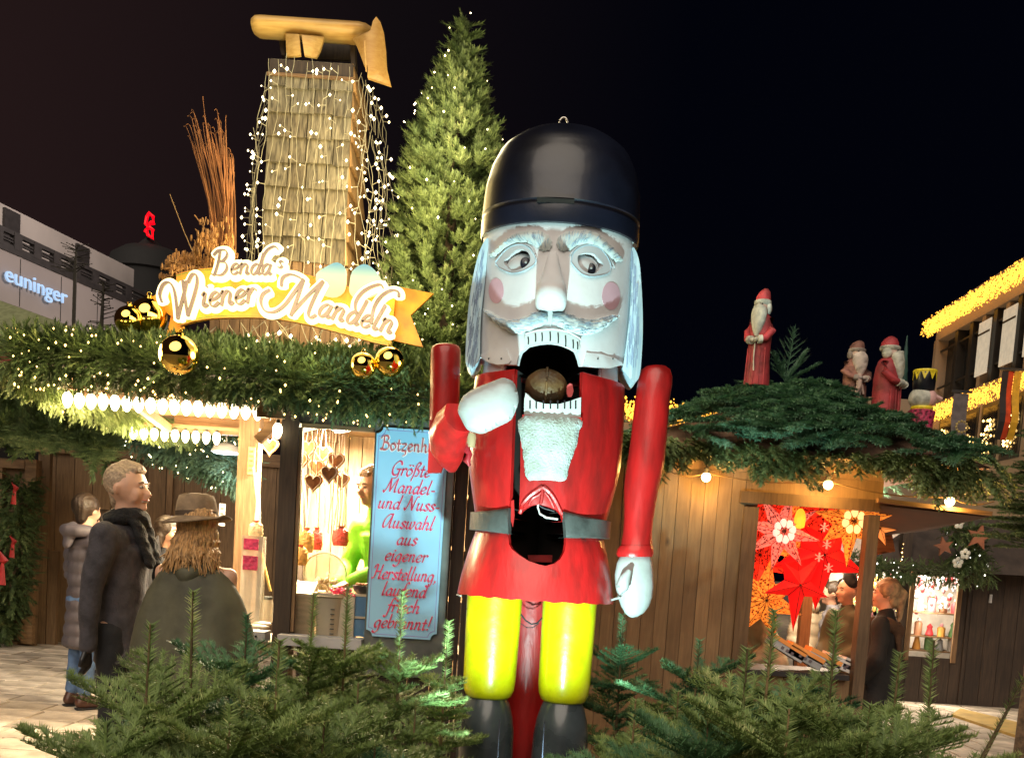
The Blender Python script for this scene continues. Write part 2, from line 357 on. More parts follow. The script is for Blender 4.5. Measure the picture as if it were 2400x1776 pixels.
# ---------------------------------------------------------------- stroke lettering (broad nib)
_b = [(.38,.42),(.25,.5),(.1,.38),(.05,.2),(.1,.03),(.2,0),(.32,.14),(.4,.46)]
GL = {
'a': (.5, [_b, [(.4,.48),(.36,.12),(.41,0),(.5,.08)]]),
'b': (.47, [[(.1,1),(.08,.5),(.08,.1),(.2,0),(.36,.14),(.4,.35),(.3,.5),(.1,.34)]]),
'c': (.42, [[(.36,.4),(.25,.5),(.1,.4),(.05,.2),(.12,.02),(.25,0),(.38,.12)]]),
'd': (.52, [_b, [(.46,1),(.42,.5),(.38,.1),(.42,0),(.52,.08)]]),
'e': (.42, [[(.06,.2),(.25,.26),(.36,.38),(.27,.5),(.12,.42),(.05,.2),(.12,.02),(.25,0),(.38,.12)]]),
'f': (.34, [[(.44,.9),(.36,1),(.26,.9),(.18,.4),(.12,-.2),(.02,-.38),(-.08,-.3)], [(.04,.47),(.36,.49)]]),
'g': (.5, [_b, [(.4,.48),(.38,0),(.32,-.28),(.15,-.4),(.0,-.3)]]),
'h': (.5, [[(.12,1),(.08,.5),(.06,0)], [(.08,.28),(.22,.49),(.35,.42),(.33,.1),(.38,0),(.48,.08)]]),
'i': (.27, [[(.03,.4),(.12,.5),(.09,.1),(.14,0),(.25,.08)], [(.15,.74),(.18,.7)]]),
'k': (.46, [[(.12,1),(.06,0)], [(.36,.48),(.1,.24),(.22,.22),(.34,.02),(.45,.08)]]),
'l': (.27, [[(.16,1),(.1,.4),(.09,.08),(.14,0),(.25,.08)]]),
'm': (.78, [[(.02,.4),(.1,.5),(.07,0)], [(.08,.28),(.2,.49),(.32,.42),(.3,0)], [(.31,.28),(.44,.49),(.57,.42),(.57,.1),(.62,0),(.72,.08)]]),
'n': (.52, [[(.02,.4),(.1,.5),(.07,0)], [(.08,.28),(.22,.49),(.35,.42),(.34,.1),(.39,0),(.49,.08)]]),
'o': (.45, [[(.24,.5),(.08,.4),(.05,.2),(.12,.02),(.22,0),(.36,.12),(.39,.34),(.24,.5)]]),
'r': (.36, [[(.02,.4),(.1,.5),(.07,0)], [(.08,.28),(.19,.47),(.27,.5),(.35,.43)]]),
's': (.38, [[(.35,.42),(.22,.5),(.1,.4),(.2,.27),(.32,.13),(.2,0),(.03,.07)]]),
't': (.31, [[(.16,.76),(.12,.1),(.18,0),(.29,.08)], [(.0,.48),(.3,.5)]]),
'u': (.52, [[(.03,.4),(.1,.5),(.07,.12),(.16,0),(.3,.13),(.37,.5)], [(.37,.5),(.35,.1),(.4,0),(.5,.08)]]),
'w': (.66, [[(.03,.4),(.1,.5),(.08,.1),(.18,0),(.3,.18),(.33,.5)], [(.33,.4),(.33,.1),(.42,0),(.54,.18),(.58,.42),(.52,.52)]]),
'z': (.42, [[(.05,.46),(.36,.48),(.05,.02),(.38,.0)], [(.3,0),(.32,-.25),(.12,-.38)]]),
'ß': (.48, [[(.02,-.34),(.1,.2),(.12,.75),(.24,.98),(.38,.86),(.24,.56),(.4,.34),(.36,.06),(.2,.0)]]),
'G': (.66, [[(.6,.76),(.5,.98),(.28,.96),(.07,.62),(.08,.18),(.28,0),(.48,.1),(.54,.4)], [(.54,.42),(.5,-.1),(.3,-.25)], [(.34,.42),(.64,.44)]]),
'M': (.95, [[(-.04,.12),(.04,0),(.16,.3),(.3,1)], [(.3,1),(.36,.5),(.42,.06)], [(.42,.06),(.6,.6),(.78,1)], [(.78,1),(.74,.4),(.76,.04),(.88,.08)]]),
'N': (.78, [[(-.04,.12),(.06,0),(.17,.4),(.26,1)], [(.26,1),(.38,.5),(.52,0)], [(.52,0),(.6,.6),(.68,.92),(.8,.97)]]),
'A': (.72, [[(.56,.94),(.34,.93),(.12,.62),(.06,.2),(.16,.0),(.36,.2),(.56,.9)], [(.58,1),(.54,.4),(.54,.08),(.6,0),(.7,.08)]]),
'H': (.72, [[(-.02,.74),(.06,.96),(.2,.94),(.18,.5),(.1,.05),(-.04,.02)], [(.6,1),(.54,.5),(.5,.08),(.56,0),(.66,.1)], [(.14,.5),(.56,.52)]]),
'B': (.62, [[(.2,.96),(.17,.5),(.06,.02),(-.04,.06)], [(-.04,.8),(.12,.98),(.4,1),(.5,.82),(.38,.6),(.18,.54)], [(.18,.54),(.46,.5),(.54,.26),(.4,.04),(.2,.0),(.06,.06)]]),
'-': (.34, [[(.05,.24),(.28,.26)]]), ',': (.22, [[(.1,.05),(.12,-.06),(.03,-.18)]]), '!': (.3, [[(.2,1),(.14,.28)], [(.1,.06),(.13,.03)]]),
'\'': (.2, [[(.16,1),(.1,.78)]]), ' ': (.3, []), }
GL['ö'] = (.45, GL['o'][1]+[[(.12,.76),(.15,.72)], [(.33,.76),(.36,.72)]])
def stroke_poly(pts, w, nib=40, mn=.32, n=6, even=0.):
    """2D stroke -> (left,right) point rows"""
    P = cr_spline(pts, n); rows = []
    for i, p in enumerate(P):
        a = P[max(i-1, 0)]; b = P[min(i+1, len(P)-1)]; dx, dy = b[0]-a[0], b[1]-a[1]; l = math.hypot(dx, dy) or 1; dx /= l; dy /= l
        s = abs(math.sin(math.atan2(dy, dx)-R(nib))); ww = w/2*max(mn, s*(1-even)+even)
        rows.append(((p[0]-dy*ww, p[1]+dx*ww), (p[0]+dy*ww, p[1]-dx*ww)))
    a, b = P[0], P[1]; l = math.hypot(b[0]-a[0], b[1]-a[1]) or 1; e = w*.16
    t = ((a[0]-b[0])/l*e, (a[1]-b[1])/l*e); r0 = tuple(((q[0]+P[0][0])/2+t[0], (q[1]+P[0][1])/2+t[1]) for q in rows[0])
    a, b = P[-1], P[-2]; l = math.hypot(b[0]-a[0], b[1]-a[1]) or 1
    t = ((a[0]-b[0])/l*e, (a[1]-b[1])/l*e); r1 = tuple(((q[0]+P[-1][0])/2+t[0], (q[1]+P[-1][1])/2+t[1]) for q in rows[-1])
    return [r0]+rows+[r1]
def glyph_strokes(ch, size, slant=.22):
    return [[((x+y*slant)*size, y*size) for x, y in s] for s in GL[ch][1]]
def text_strokes(txt, size, slant=.22, align='c', sp=0.):
    x = 0; out = []
    for ch in txt:
        for s in glyph_strokes(ch, size, slant): out.append([(a+x, b) for a, b in s])
        x += (GL[ch][0]+sp)*size
    off = {'c': -x/2, 'l': 0, 'r': -x}[align]
    return [[(a+off, b) for a, b in s] for s in out]
def strokes_mesh(mb, strokes, w, to3, thick=0., nib=40, mn=.32, even=0., dz=.00012, out=None):
    """to3(u,v,depth) -> world; thick>0 gives raised letters"""
    for k, s in enumerate(strokes):
        rows = stroke_poly(s, w, nib, mn, even=even); o = dz*(k+1)
        if thick <= 0:
            mb.add([to3(*p, o) for r_ in rows for p in r_], [(2*i, 2*i+1, 2*i+3, 2*i+2) for i in range(len(rows)-1)])
        else:
            mb.loft([[to3(*r_[0], o+thick), to3(*r_[1], o+thick), to3(*r_[1], 0), to3(*r_[0], 0)] for r_ in rows], True)
    return mb
# ================================================================ the giant nutcracker
def c2(x, y): return (1100+x/2.95, 240+y/2.95)
def c3(x, y): return (960+x/2.503, 760+y/2.503)
def c6(x, y): return (1080+x/4.589, 540+y/4.589)
def cL(x, y): return (960+x/3.789, 1340+y/3.789)
ND = 5.25; KY = .86
AX = W(1266, 1231, ND).x
red = pbr('red_enamel', (.44, .011, .011), .34, var=.12, scale=7, bump=.16, bscale=16, coat=.2, rvar=.12, stretch=(2, 2, .6), dirt=(.27, .013, .012))
darkin = pbr('dark_inside', (.012, .008, .006), .8)  # near-black: shade of the hollow inside put into the colour
black = pbr('black_enamel', (.006, .008, .018), .36, var=.3, scale=2.5, bump=.22, bscale=5, coat=.25, rvar=.05)
boot_m = pbr('charcoal_enamel', (.055, .07, .08), .28, var=.2, scale=6, bump=.1, bscale=12, coat=.5)
belt_m = pbr('grey_belt_paint', (.06, .065, .062), .5, var=.2, scale=8, bump=.15)
skin_m = pbr('pale_face_paint', (.73, .75, .77), .5, var=.04, scale=4, bump=.12, bscale=14, dirt=(.63, .63, .66))
hairw = pbr('pale_blue_hair_paint', (.50, .66, .72), .5, var=.08, scale=12, stretch=(6, 6, .5), dirt=(.34, .52, .66))
browm = pbr('white_hair_paint', (.62, .70, .70), .5, var=.06)
strk = pbr('blue_brush_stroke', (.24, .33, .48), .6)
strk2 = pbr('sky_blue_brush_stroke', (.42, .58, .68), .6)
yellow = pbr('yellow_enamel', (.70, .70, .004), .32, var=.08, scale=9, bump=.12, bscale=20, rvar=.14, dirt=(.52, .54, .004), coat=.45)
white_m = pbr('white_glove_paint', (.42, .44, .44), .5, var=.08, scale=5, dirt=(.32, .33, .32), bump=.1)
pink = pbr('rose_cheek_paint', (.66, .42, .50), .5, var=.05)
tickm = pbr('black_tooth_paint', (.01, .01, .015), .6)
lid_m = pbr('eyelid_paint', (.50, .52, .55), .5, var=.06)
eyew = pbr('eyeball_paint', (.62, .64, .66), .4)

nut = thing('nutcracker_figure', 'giant red, yellow and black nutcracker figure standing among fir trees with its mouth open', 'nutcracker', (AX, ND, 0))
def prof(rows):
    out = []
    for l, r, y in rows:
        m = (l+r)/2; out.append((W(m, y, ND).z, (W(r, y, ND).x-W(l, y, ND).x)/2))
    out.sort(); zs = [a for a, _ in out]; rs = [b for _, b in out]
    return lambda z: float(np.interp(z, zs, rs))
def onl(p, Rf, ky=KY):
    y = ND-ky*.35
    for _ in range(10):
        q = W(p[0], p[1], y); r = Rf(q.z); s = max(-.995, min(.995, (q.x-AX)/r)); y = ND-ky*r*math.sqrt(1-s*s)
    return math.asin(s), q.z
US = .4
def smap(Rf, t=0., ky=KY, extra=None):
    def f(u, v):
        r = Rf(v)+t; th = u/US; return (AX+r*math.sin(th), ND-(ky*Rf(v)+t)*math.cos(th), v)
    return f
def shell(name, outline, Rf, mat, t0=0., t1=-.03, holes=(), grid=(.05, .045), ky=KY, mats=None, raw=False, parent=nut):
    def cv(pl): return [p if raw else (lambda a: (a[0]*US, a[1]))(onl(p, Rf, ky)) for p in pl]
    return sheet(cv(outline) if not raw else outline, [cv(h) for h in holes], smap(Rf, t0, ky), smap(Rf, t1, ky), grid, mats or [mat], name, parent)
def uv(p, Rf, ky=KY): a = onl(p, Rf, ky); return (a[0]*US, a[1])

# --- head
cyl = prof([(1128, 1486, 560), (1130, 1482, 640), (1128, 1480, 700), (1124, 1474, 800), (1122, 1466, 860)])
ztop = W(1312, 540, ND).z+.05; zb = onl(c6(400, 1440), cyl)[1]
PIu = math.pi*US*.999
mouth_top = [c6(*p) for p in [(600,1445),(612,1380),(640,1310),(720,1245),(850,1217),(960,1211),(1080,1230),(1180,1268),(1240,1302),(1272,1380),(1292,1455)]]
bot = [c6(*p) for p in [(240,1350),(330,1425),(460,1442)]]; bot2 = [c6(*p) for p in [(1450,1470),(1600,1480),(1735,1440)]]
outl = [(-PIu, ztop), (-PIu, zb)]+[uv(p, cyl) for p in bot]+[uv(p, cyl) for p in mouth_top]+[uv(p, cyl) for p in bot2]+[(PIu, zb), (PIu, ztop)]
eL = cr_spline([(470,340),(520,296),(575,240),(640,205),(712,228),(752,290),(742,350),(700,395),(640,425),(565,440),(512,400)], 4, True)
eR = cr_spline([(1250,320),(1268,270),(1335,245),(1420,252),(1472,305),(1525,372),(1490,420),(1450,458),(1390,470),(1320,440),(1272,390)], 4, True)
sheet(outl, [[uv(c6(*p), cyl) for p in eL], [uv(c6(*p), cyl) for p in eR]], smap(cyl), smap(cyl, -.03), (.04, .04), [skin_m, darkin], 'head', nut)
# eye rims with thickness, cut by the same eye holes
def ring_decal(name, outer, inner, t, mat):
    return sheet([uv(c6(*p), cyl) for p in outer], [[uv(c6(*p), cyl) for p in inner]], smap(cyl, t), smap(cyl, -.001), (.03, .03), [mat], name, nut)
oL = cr_spline([(385,345),(470,240),(560,172),(660,158),(745,200),(826,310),(745,405),(655,452),(560,464),(470,440)], 3, True)
oR = cr_spline([(1183,330),(1204,255),(1272,190),(1380,160),(1482,192),(1560,285),(1618,412),(1560,465),(1430,500),(1330,488),(1235,430)], 3, True)
ring_decal('eyelid', oL, [(p[0], p[1]) for p in eL], .008, lid_m); ring_decal('eyelid', oR, [(p[0], p[1]) for p in eR], .008, lid_m)
def line3(pts, w, Rf, t, fn=c6, mb=None, r=None):
    P = [smap(Rf, t)(*uv(fn(*p), Rf)) for p in cr_spline(pts, 5)]
    return (mb or MB()).tube(P, w, 6)
for o in (oL, oR):
    line3(list(o[::4])+[o[0]], .0028, cyl, .009).build('eye_outline', strk2, nut, smooth=True)
line3([(380,375),(440,280),(540,190),(640,150),(740,170),(800,250)], .0045, cyl, .004).build('eye_crease', lid_m, nut, smooth=True)
line3([(1170,270),(1240,190),(1350,150),(1470,170),(1560,250),(1650,400)], .0045, cyl, .004).build('eye_crease', lid_m, nut, smooth=True)
for (ex, ey, px_, py_) in ((618, 375, 690, 350), (1350, 390, 1402, 412)):
    th, z = onl(c6(ex, ey), cyl); pb = Vector(smap(cyl, -.055)(th*US, z)); b = MB().ball(pb, .078, 20, 14, 1.1, .66, .9).build('eyeball', eyew, nut, smooth='all')
    th2, z2 = onl(c6(px_, py_), cyl); q = Vector(smap(cyl, -.004)(th2*US, z2))
    MB().ball(q, .027, 16, 10, .95, .35, 1.08).build('pupil', black, b, smooth='all')
    MB().ball(q+Vector((.002, -.0105, .002)), .006, 8, 6, 1, .3, 1).build('eye_glint', white_m, b, smooth='all')  # white dot modelled as the catch light on the pupil
# brows and moustache, proud of the face
def fringe(poly, amp, every=1):
    P = cr_spline(poly, 3, True); return P
brL = [(310,278),(400,190),(480,110),(600,38),(700,8),(820,4),(930,50),(980,120),(972,190),(925,222),(858,212),(830,188),(760,150),(680,132),(560,152),(440,232),(378,280)]
brR = [(1040,190),(1035,110),(1080,48),(1180,12),(1290,0),(1430,20),(1530,90),(1620,180),(1728,302),(1700,335),(1640,320),(1560,258),(1450,180),(1320,150),(1220,182),(1180,212),(1095,225)]
muL = [(272,850),(350,888),(430,940),(530,968),(640,958),(760,908),(860,880),(930,900),(942,960),(900,1012),(800,1062),(690,1100),(580,1112),(480,1062),(390,990),(320,930)]
muR = [(985,915),(1000,892),(1080,880),(1180,918),(1290,958),(1420,960),(1560,925),(1680,915),(1600,990),(1520,1062),(1420,1112),(1300,1130),(1180,1102),(1060,1042),(992,982)]
for nm, pl, t, gl_ in (('eyebrow', brL, .022, -1), ('eyebrow', brR, .022, 1), ('moustache_half', muL, .045, -1), ('moustache_half', muR, .045, 1)):
    P = cr_spline(pl, 4, True)
    cx = sum(p[0] for p in P)/len(P); cy = sum(p[1] for p in P)/len(P)
    P = [(p[0]+(p[0]-cx)*.0+5*math.sin(i*2.1), p[1]+6*math.sin(i*1.7)) for i, p in enumerate(P)]
    U_ = [uv(c6(*p), cyl) for p in P]; uc = (sum(a[0] for a in U_)/len(U_), sum(a[1] for a in U_)/len(U_))
    def fm(u, v, t=t, U_=U_):
        d = min((u-a)**2+(v-b)**2 for a, b in U_)**.5; return smap(cyl, t*min(1, .35+d/.02*.65))(u, v)
    par = sheet(U_, [], fm, smap(cyl, -.002), (.012, .012), [browm], nm, nut)
    mb = MB(); rr = random.Random(3)
    for k in range(300):
        x = rr.uniform(min(p[0] for p in P), max(p[0] for p in P)); y = rr.uniform(min(p[1] for p in P), max(p[1] for p in P))
        if nm == 'eyebrow':
            root = (940, 260) if gl_ < 0 else (1070, 260); a = math.atan2(y-root[1]-60, x-root[0]); a = a*.75+(math.pi*-.62 if gl_ > 0 else math.pi*-.38)*.25 if True else a
            dx, dy = math.cos(a), math.sin(a)
        else:
            dx, dy = (gl_*.9, .35-.9*abs(x-960)/700)
        l = rr.uniform(35, 75); x2, y2 = x+dx*l, y+dy*l
        if inside((x, y), P) and inside((x2, y2), P):
            s = [(x, y), ((x+x2)/2+dy*6, (y+y2)/2-dx*6), (x2, y2)]; rows = stroke_poly(s, rr.uniform(3, 6), mn=1, n=3); o_t = .0012+.00006*(k % 20)
            def mp(q): u, v = uv(c6(*q), cyl); f = fm(u, v); return Vector(f)+Vector((0, -o_t-.0012, 0))
            mb.mi = 0 if k % 3 else 1
            mb.add([mp(q) for r_ in rows for q in r_], [(2*i, 2*i+1, 2*i+3, 2*i+2) for i in range(len(rows)-1)])
    mb.build('brush_stroke', [strk2, strk], par, kind='stuff', world=False)
# cheeks
for (x, y, a, b) in ((382, 650, 80, 135), (1615, 705, 97, 150)):
    shell('cheek', [c6(x+a*math.cos(t), y+b*math.sin(t)) for t in [2*math.pi*i/28 for i in range(28)]], cyl, pink, .0015, -.001, grid=(.03, .03))
# nose
mb = MB(); rings = []
for (y, cx, hw, p) in ((235,992,34,.006),(290,990,52,.028),(400,985,75,.05),(500,980,100,.075),(590,976,128,.10),(615,974,138,.125),(680,970,148,.150),(750,966,156,.158),(810,965,155,.15),(850,965,142,.125),(872,965,120,.08),(878,965,90,.03)):
    th, z = onl(c6(cx, y), cyl); x0 = AX+cyl(z)*math.sin(th); h = hw/4.589*.00222; yb = ND-KY*cyl(z)*math.cos(th)
    rings.append([Vector((x0+h*a, yb+.05*(b <= 0)-p*b, z)) for a, b in ((-1,-.0),(-1,.55),(-.9,.82),(-.62,.97),(-.25,1.03),(.25,1.03),(.62,.97),(.9,.82),(1,.55),(1,-.0))])
mb.loft(rings); mb.build('nose', skin_m, nut, smooth=True)
shell('philtrum', [c6(*p) for p in [(938,870),(985,870),(988,900),(980,1010),(965,1040),(945,1010),(940,900)]], cyl, skin_m, .03, -.001, grid=None)
# upper teeth
tt = shell('upper_teeth', [c6(*p) for p in [(688,1200),(700,1140),(740,1105),(850,1082),(962,1076),(1100,1096),(1200,1135),(1262,1180),(1272,1300),(1240,1300),(1180,1266),(1080,1228),(960,1209),(850,1215),(720,1243),(692,1262)]], cyl, browm, .012, -.002, grid=(.03,.03))
mb = MB()
for (x, a, b) in ((735,1152,1230),(810,1112,1202),(878,1106,1196),(962,1096,1194),(1045,1106,1216),(1122,1135,1252),(1200,1182,1272),(1246,1204,1282)):
    rows = stroke_poly([(x-2, a), (x+2, (a+b)/2), (x, b)], 14, mn=1, n=3)
    MB().add([smap(cyl, .0135)(*uv(c6(*q), cyl)) for r_ in rows for q in r_], [(2*i, 2*i+1, 2*i+3, 2*i+2) for i in range(len(rows)-1)]).build('tooth_gap', tickm, tt, world=False)
line3([(700,1120),(800,1085),(960,1066),(1110,1085),(1210,1125),(1285,1175)], .006, cyl, .008).build('lip', skin_m, nut, smooth=True)
# chin plates
for pl in ([(215,1350),(320,1292),(500,1276),(545,1402),(520,1436),(400,1446),(290,1415)], [(1345,1316),(1500,1330),(1640,1372),(1742,1440),(1600,1482),(1450,1472),(1312,1446)]):
    P = [c6(*p) for p in pl]; q = shell('chin_plate', P, cyl, skin_m, .007, -.001, grid=(.04,.04))
    for (fx, fy) in ((.3, .4), (.7, .45)):
        x = pl[0][0]*(1-fx)+pl[3][0]*fx; y = 1380; th, z = onl(c6(x, y), cyl); MB().ball(smap(cyl, .007)(th*US, z), .005, 8, 6).build('screw', belt_m, q, world=False)
# neck block between head and torso, open at the mouth
mb = MB(); 
necktop = onl(c3(500, 250), cyl)[1]
def band(name, za, zb_, r, mat, a0, a1):
    Rr = lambda z: r
    o = [(a0*US, zb_), (a0*US, za), (a1*US, za), (a1*US, zb_)]
    return sheet(o, [], smap(Rr), smap(Rr, -.03), (.05, .05), [mat, darkin], name, nut)
# hair
for o, tipd in (([(262,130),(190,300),(135,520),(95,760),(68,1050),(52,1380),(70,1460),(115,1512),(160,1460),(205,1370),(212,1100),(225,880),(262,560),(285,300),(300,120)], 0),
          ([(1840,200),(1880,260),(1912,400),(1938,700),(1950,1000),(1942,1300),(1918,1560),(1866,1640),(1800,1600),(1735,1500),(1745,1440),(1790,1100),(1815,850),(1830,500),(1822,300)], 1)):
    Yh = ND-.1; P = [W(*c6(*p), Yh) for p in cr_spline(o, 3, True)]; P2 = [(p.x, p.z) for p in P]
    xs = [p[0] for p in P2]; cxh = (min(xs)+max(xs))/2
    def fmh(u, v, c=cxh): return (u, Yh-.05+abs(u-c)*.5, v)
    hp = sheet(P2, [], fmh, lambda u, v: (u, Yh+.22, v), (.02, .05), [hairw], 'side_hair', nut)
    mb = MB(); rr = random.Random(5)
    for k in range(90):
        i = rr.uniform(0, 1); y = 200+1250*i; 
        if tipd: a = np.interp(y, [200,700,1440,1560], [1835,1825,1750,1800]); b = np.interp(y, [200,400,1000,1560], [1860,1905,1945,1915])
        else: a = np.interp(y, [200,500,1000,1450], [225,140,75,60]); b = np.interp(y, [200,700,1370,1450], [275,235,200,150])
        x = a+(b-a)*rr.uniform(.15, .85); l = rr.uniform(60, 170); sl = (-.17 if not tipd else -.04)*l
        s = [(x, y), (x+sl*.5+rr.uniform(-4, 4), y+l*.5), (x+sl, y+l)]
        rows = stroke_poly(s, rr.uniform(4, 9), mn=1, n=3); pts = []
        for r_ in rows:
            for q in r_: p = W(*c6(*q), Yh-.05); pts.append((p.x, fmh(p.x, p.z)[1]-.002-.0001*(k % 9), p.z))
        if y+l < 1480: mb.add(pts, [(2*j, 2*j+1, 2*j+3, 2*j+2) for j in range(len(rows)-1)])
    mb.build('brush_stroke', strk, hp, kind='stuff', world=False)
# hat
hat_rows = [(1222, 1420, 296), (1198, 1446, 316), (1168, 1468, 345), (1146, 1487, 400), (1136, 1498, 457), (1133, 1502, 510), (1133, 1503, 548)]
hr = prof(hat_rows); zt = W(1322, 282, ND).z; hz = [W(1318, y, ND).z for _, _, y in hat_rows]; zmid = hz[4]
def hsq(z): return z-.072*(max(0, z-zmid)/(zt-zmid))**1.2
zr = W(1318, 575, ND).z
pr = [(hr(hz[-1])-.004, zr), (hr(hz[-1])+.001, zr+.012), (hr(hz[-1])+.002, zr+.085), (hr(hz[-1])-.009, zr+.092), (hr(hz[-1])-.009, zr+.102), (hr(hz[-1]), zr+.112)]
z_a = zr+.112
for z in np.linspace(z_a+.02, hz[0], 16): pr.append((hr(z), z))
pr += [(hr(hz[0])*.72, hz[0]+(zt-hz[0])*.55), (hr(hz[0])*.4, hz[0]+(zt-hz[0])*.88), (.02, zt)]
pr = [(r, hsq(z)) for r, z in pr]
mb = MB().lathe(pr, (AX, ND, 0), 64, True, .9); ho = mb.build('hat', black, nut, smooth=True)
th, z = 0, zr+.09
MB().hexa([(AX-.13, ND-.9*.415, zr+.085), (AX+.05, ND-.9*.415, zr+.085), (AX+.05, ND-.33, zr+.085), (AX-.13, ND-.33, zr+.085)], [(AX-.13, ND-.9*.415-.006, zr+.103), (AX+.05, ND-.9*.415-.006, zr+.103), (AX+.05, ND-.33, zr+.103), (AX-.13, ND-.33, zr+.103)]).build('hat_badge_slot', darkin, nut)
rg = [W(1322, 274, ND)+Vector((0, 0, -.03))+Vector((.021*math.sin(t), 0, .026*math.cos(t))) for t in [2*math.pi*i/18 for i in range(19)]]
MB().tube(rg, .006, 8, False).build('lifting_ring', pbr('steel', (.5, .47, .42), .3, 1.), nut, smooth='all')
rimR = lambda z: cyl(z)+.012
sheet([(-1.35*US, zr-.008), (-1.35*US, zr+.03), (1.35*US, zr+.03), (1.35*US, zr-.008)], [], smap(rimR), smap(rimR, -.02), (.05, .05), [browm], 'hair_band', nut)

# --- torso with slot, mouth notch and belly hole
tor = prof([(1118, 1466, 880), (1106, 1463, 940), (1100, 1460, 1020), (1098, 1456, 1080), (1102, 1450, 1120), (1110, 1434, 1180), (1116, 1425, 1215), (1118, 1420, 1250)])
zt_ = W(1290, 874, ND).z; zw = W(1268, 1222, ND).z
zt2 = onl(c3(500, 262), tor)[1]; ztR = onl(c3(1130, 300), tor)[1]
lf = [c3(*p) for p in [(617,262),(612,400),(603,650),(596,850),(590,1000),(580,1100)]]
outl = [(-PIu, zt2)]+[uv(p, tor) for p in lf]+[(uv(c3(578,1105), tor)[0], zw), (-PIu, zw)]
sheet(outl[::-1], [], smap(tor), smap(tor, -.03), (.04, .05), [red, darkin], 'torso_panel', nut)
ri = [c3(*p) for p in [(1014,300),(1012,420),(1008,548),(1003,562),(655,552),(650,600),(650,800),(646,1000),(642,1112),(672,1086),(710,1064),(757,1054),(820,1072),(865,1090),(892,1116)]]
outl = [(PIu, zt2)]+[(uv(ri[0], tor)[0], zt2)]+[uv(p, tor) for p in ri]+[(uv(c3(903,1150), tor)[0], zw), (PIu, zw)]
sheet(outl, [], smap(tor), smap(tor, -.03), (.04, .05), [red, darkin], 'torso_panel', nut)
# shoulder lid ring
mb = MB(); N = 40; a0, a1 = R(-62), R(62)
for k in range(N):
    t0 = a1+(2*math.pi-(a1-a0))*k/N; t1 = a1+(2*math.pi-(a1-a0))*(k+1)/N; r1 = tor(zt2); r0 = .12
    f = lambda t, r, z: (AX+r*math.sin(t), ND-KY*r*math.cos(t), z)
    mb.hexa([f(t0,r0,zt2-.03), f(t1,r0,zt2-.03), f(t1,r1-.03,zt2-.03), f(t0,r1-.03,zt2-.03)], [f(t0,r0,zt2-.004), f(t1,r0,zt2-.004), f(t1,r1-.03,zt2-.004), f(t0,r1-.03,zt2-.004)])
mb.build('shoulder_lid', red, nut)
nk = lambda z: cyl(z)-.03
sheet([(-PIu, zt2-.05), (-PIu, zb+.08), (-.75*US, zb+.08), (-.75*US, zt2-.05)][::-1], [], smap(nk), smap(nk, -.02), (.06, .06), [skin_m, darkin], 'neck', nut)
sheet([(.78*US, zt2-.05), (.78*US, zb+.08), (PIu, zb+.08), (PIu, zt2-.05)][::-1], [], smap(nk), smap(nk, -.02), (.06, .06), [skin_m, darkin], 'neck', nut)
# dark liner added inside the body so the openings show shade
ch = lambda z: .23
sheet([(-PIu, zw-.28), (-PIu, ztop-.3), (-.95*US*1.0, ztop-.3), (-.95*US, zw-.28)][::-1], [], smap(ch), smap(ch, -.02), None, [darkin], 'dark_liner', nut)
sheet([(.95*US, zw-.28), (.95*US, ztop-.3), (PIu, ztop-.3), (PIu, zw-.28)][::-1], [], smap(ch), smap(ch, -.02), None, [darkin], 'dark_liner', nut)
# chest ridge folds around belly hole
for pts, w_ in (([(650,1108),(668,1050),(705,1005),(750,972),(780,952)], .011), ([(782,952),(822,985),(852,1030),(876,1080),(892,1112)], .011), ([(780,952),(777,1000),(770,1050)], .009), ([(700,1060),(722,1020),(756,1000),(770,985)], .006), ([(795,985),(820,1020),(846,1075)], .006)):
    line3(pts, w_, tor, .003, c3).build('carved_fold', red, nut, smooth=True)
# jaw with lower teeth and beard
jw = lambda z: tor(z)+.012
q = shell('lower_teeth', [c3(*p) for p in [(672,540),(674,440),(682,402),(705,425),(740,452),(800,467),(880,467),(940,450),(975,438),(1004,428),(1001,552),(900,548)]], tor, browm, .004, -.05, grid=(.03,.03))
mb = MB()
for x in (708, 744, 785, 826, 868, 908, 942, 972):
    rows = stroke_poly([(x, 448), (x, 495)], 9, mn=1, n=2); MB().add([smap(tor, .0055)(*uv(c3(*a), tor)) for r_ in rows for a in r_], [(2*i, 2*i+1, 2*i+3, 2*i+2) for i in range(len(rows)-1)]).build('tooth_gap', tickm, q, world=False)
shell('lower_lip', [c3(*p) for p in [(668,532),(1003,548),(1003,572),(668,556)]], tor, red, .018, -.03, grid=None)
fur = pbr('matted_white_fur', (.40, .46, .45), .95, var=.12, scale=9, bump=.6, bscale=90, dirt=(.28, .31, .26))
bd = cr_spline([(655,548),(830,540),(1000,560),(988,640),(968,720),(935,820),(902,918),(800,912),(688,905),(672,780),(660,680)], 5, True)
rr = random.Random(2); bd = [(a+rr.uniform(-5, 5), b+rr.uniform(-4, 4)) for a, b in bd]
BU = [uv(c3(*p), tor) for p in bd]
def fb(u, v):
    d = min((u-a)**2+(v-b)**2 for a, b in BU)**.5; p = smap(tor, .012+.022*min(1, d/.03)+.002*noise.noise(Vector((u*40, v*25, 0))))(u, v); return p
sheet(BU, [], fb, smap(tor, .001), (.012, .014), [fur], 'beard', nut)
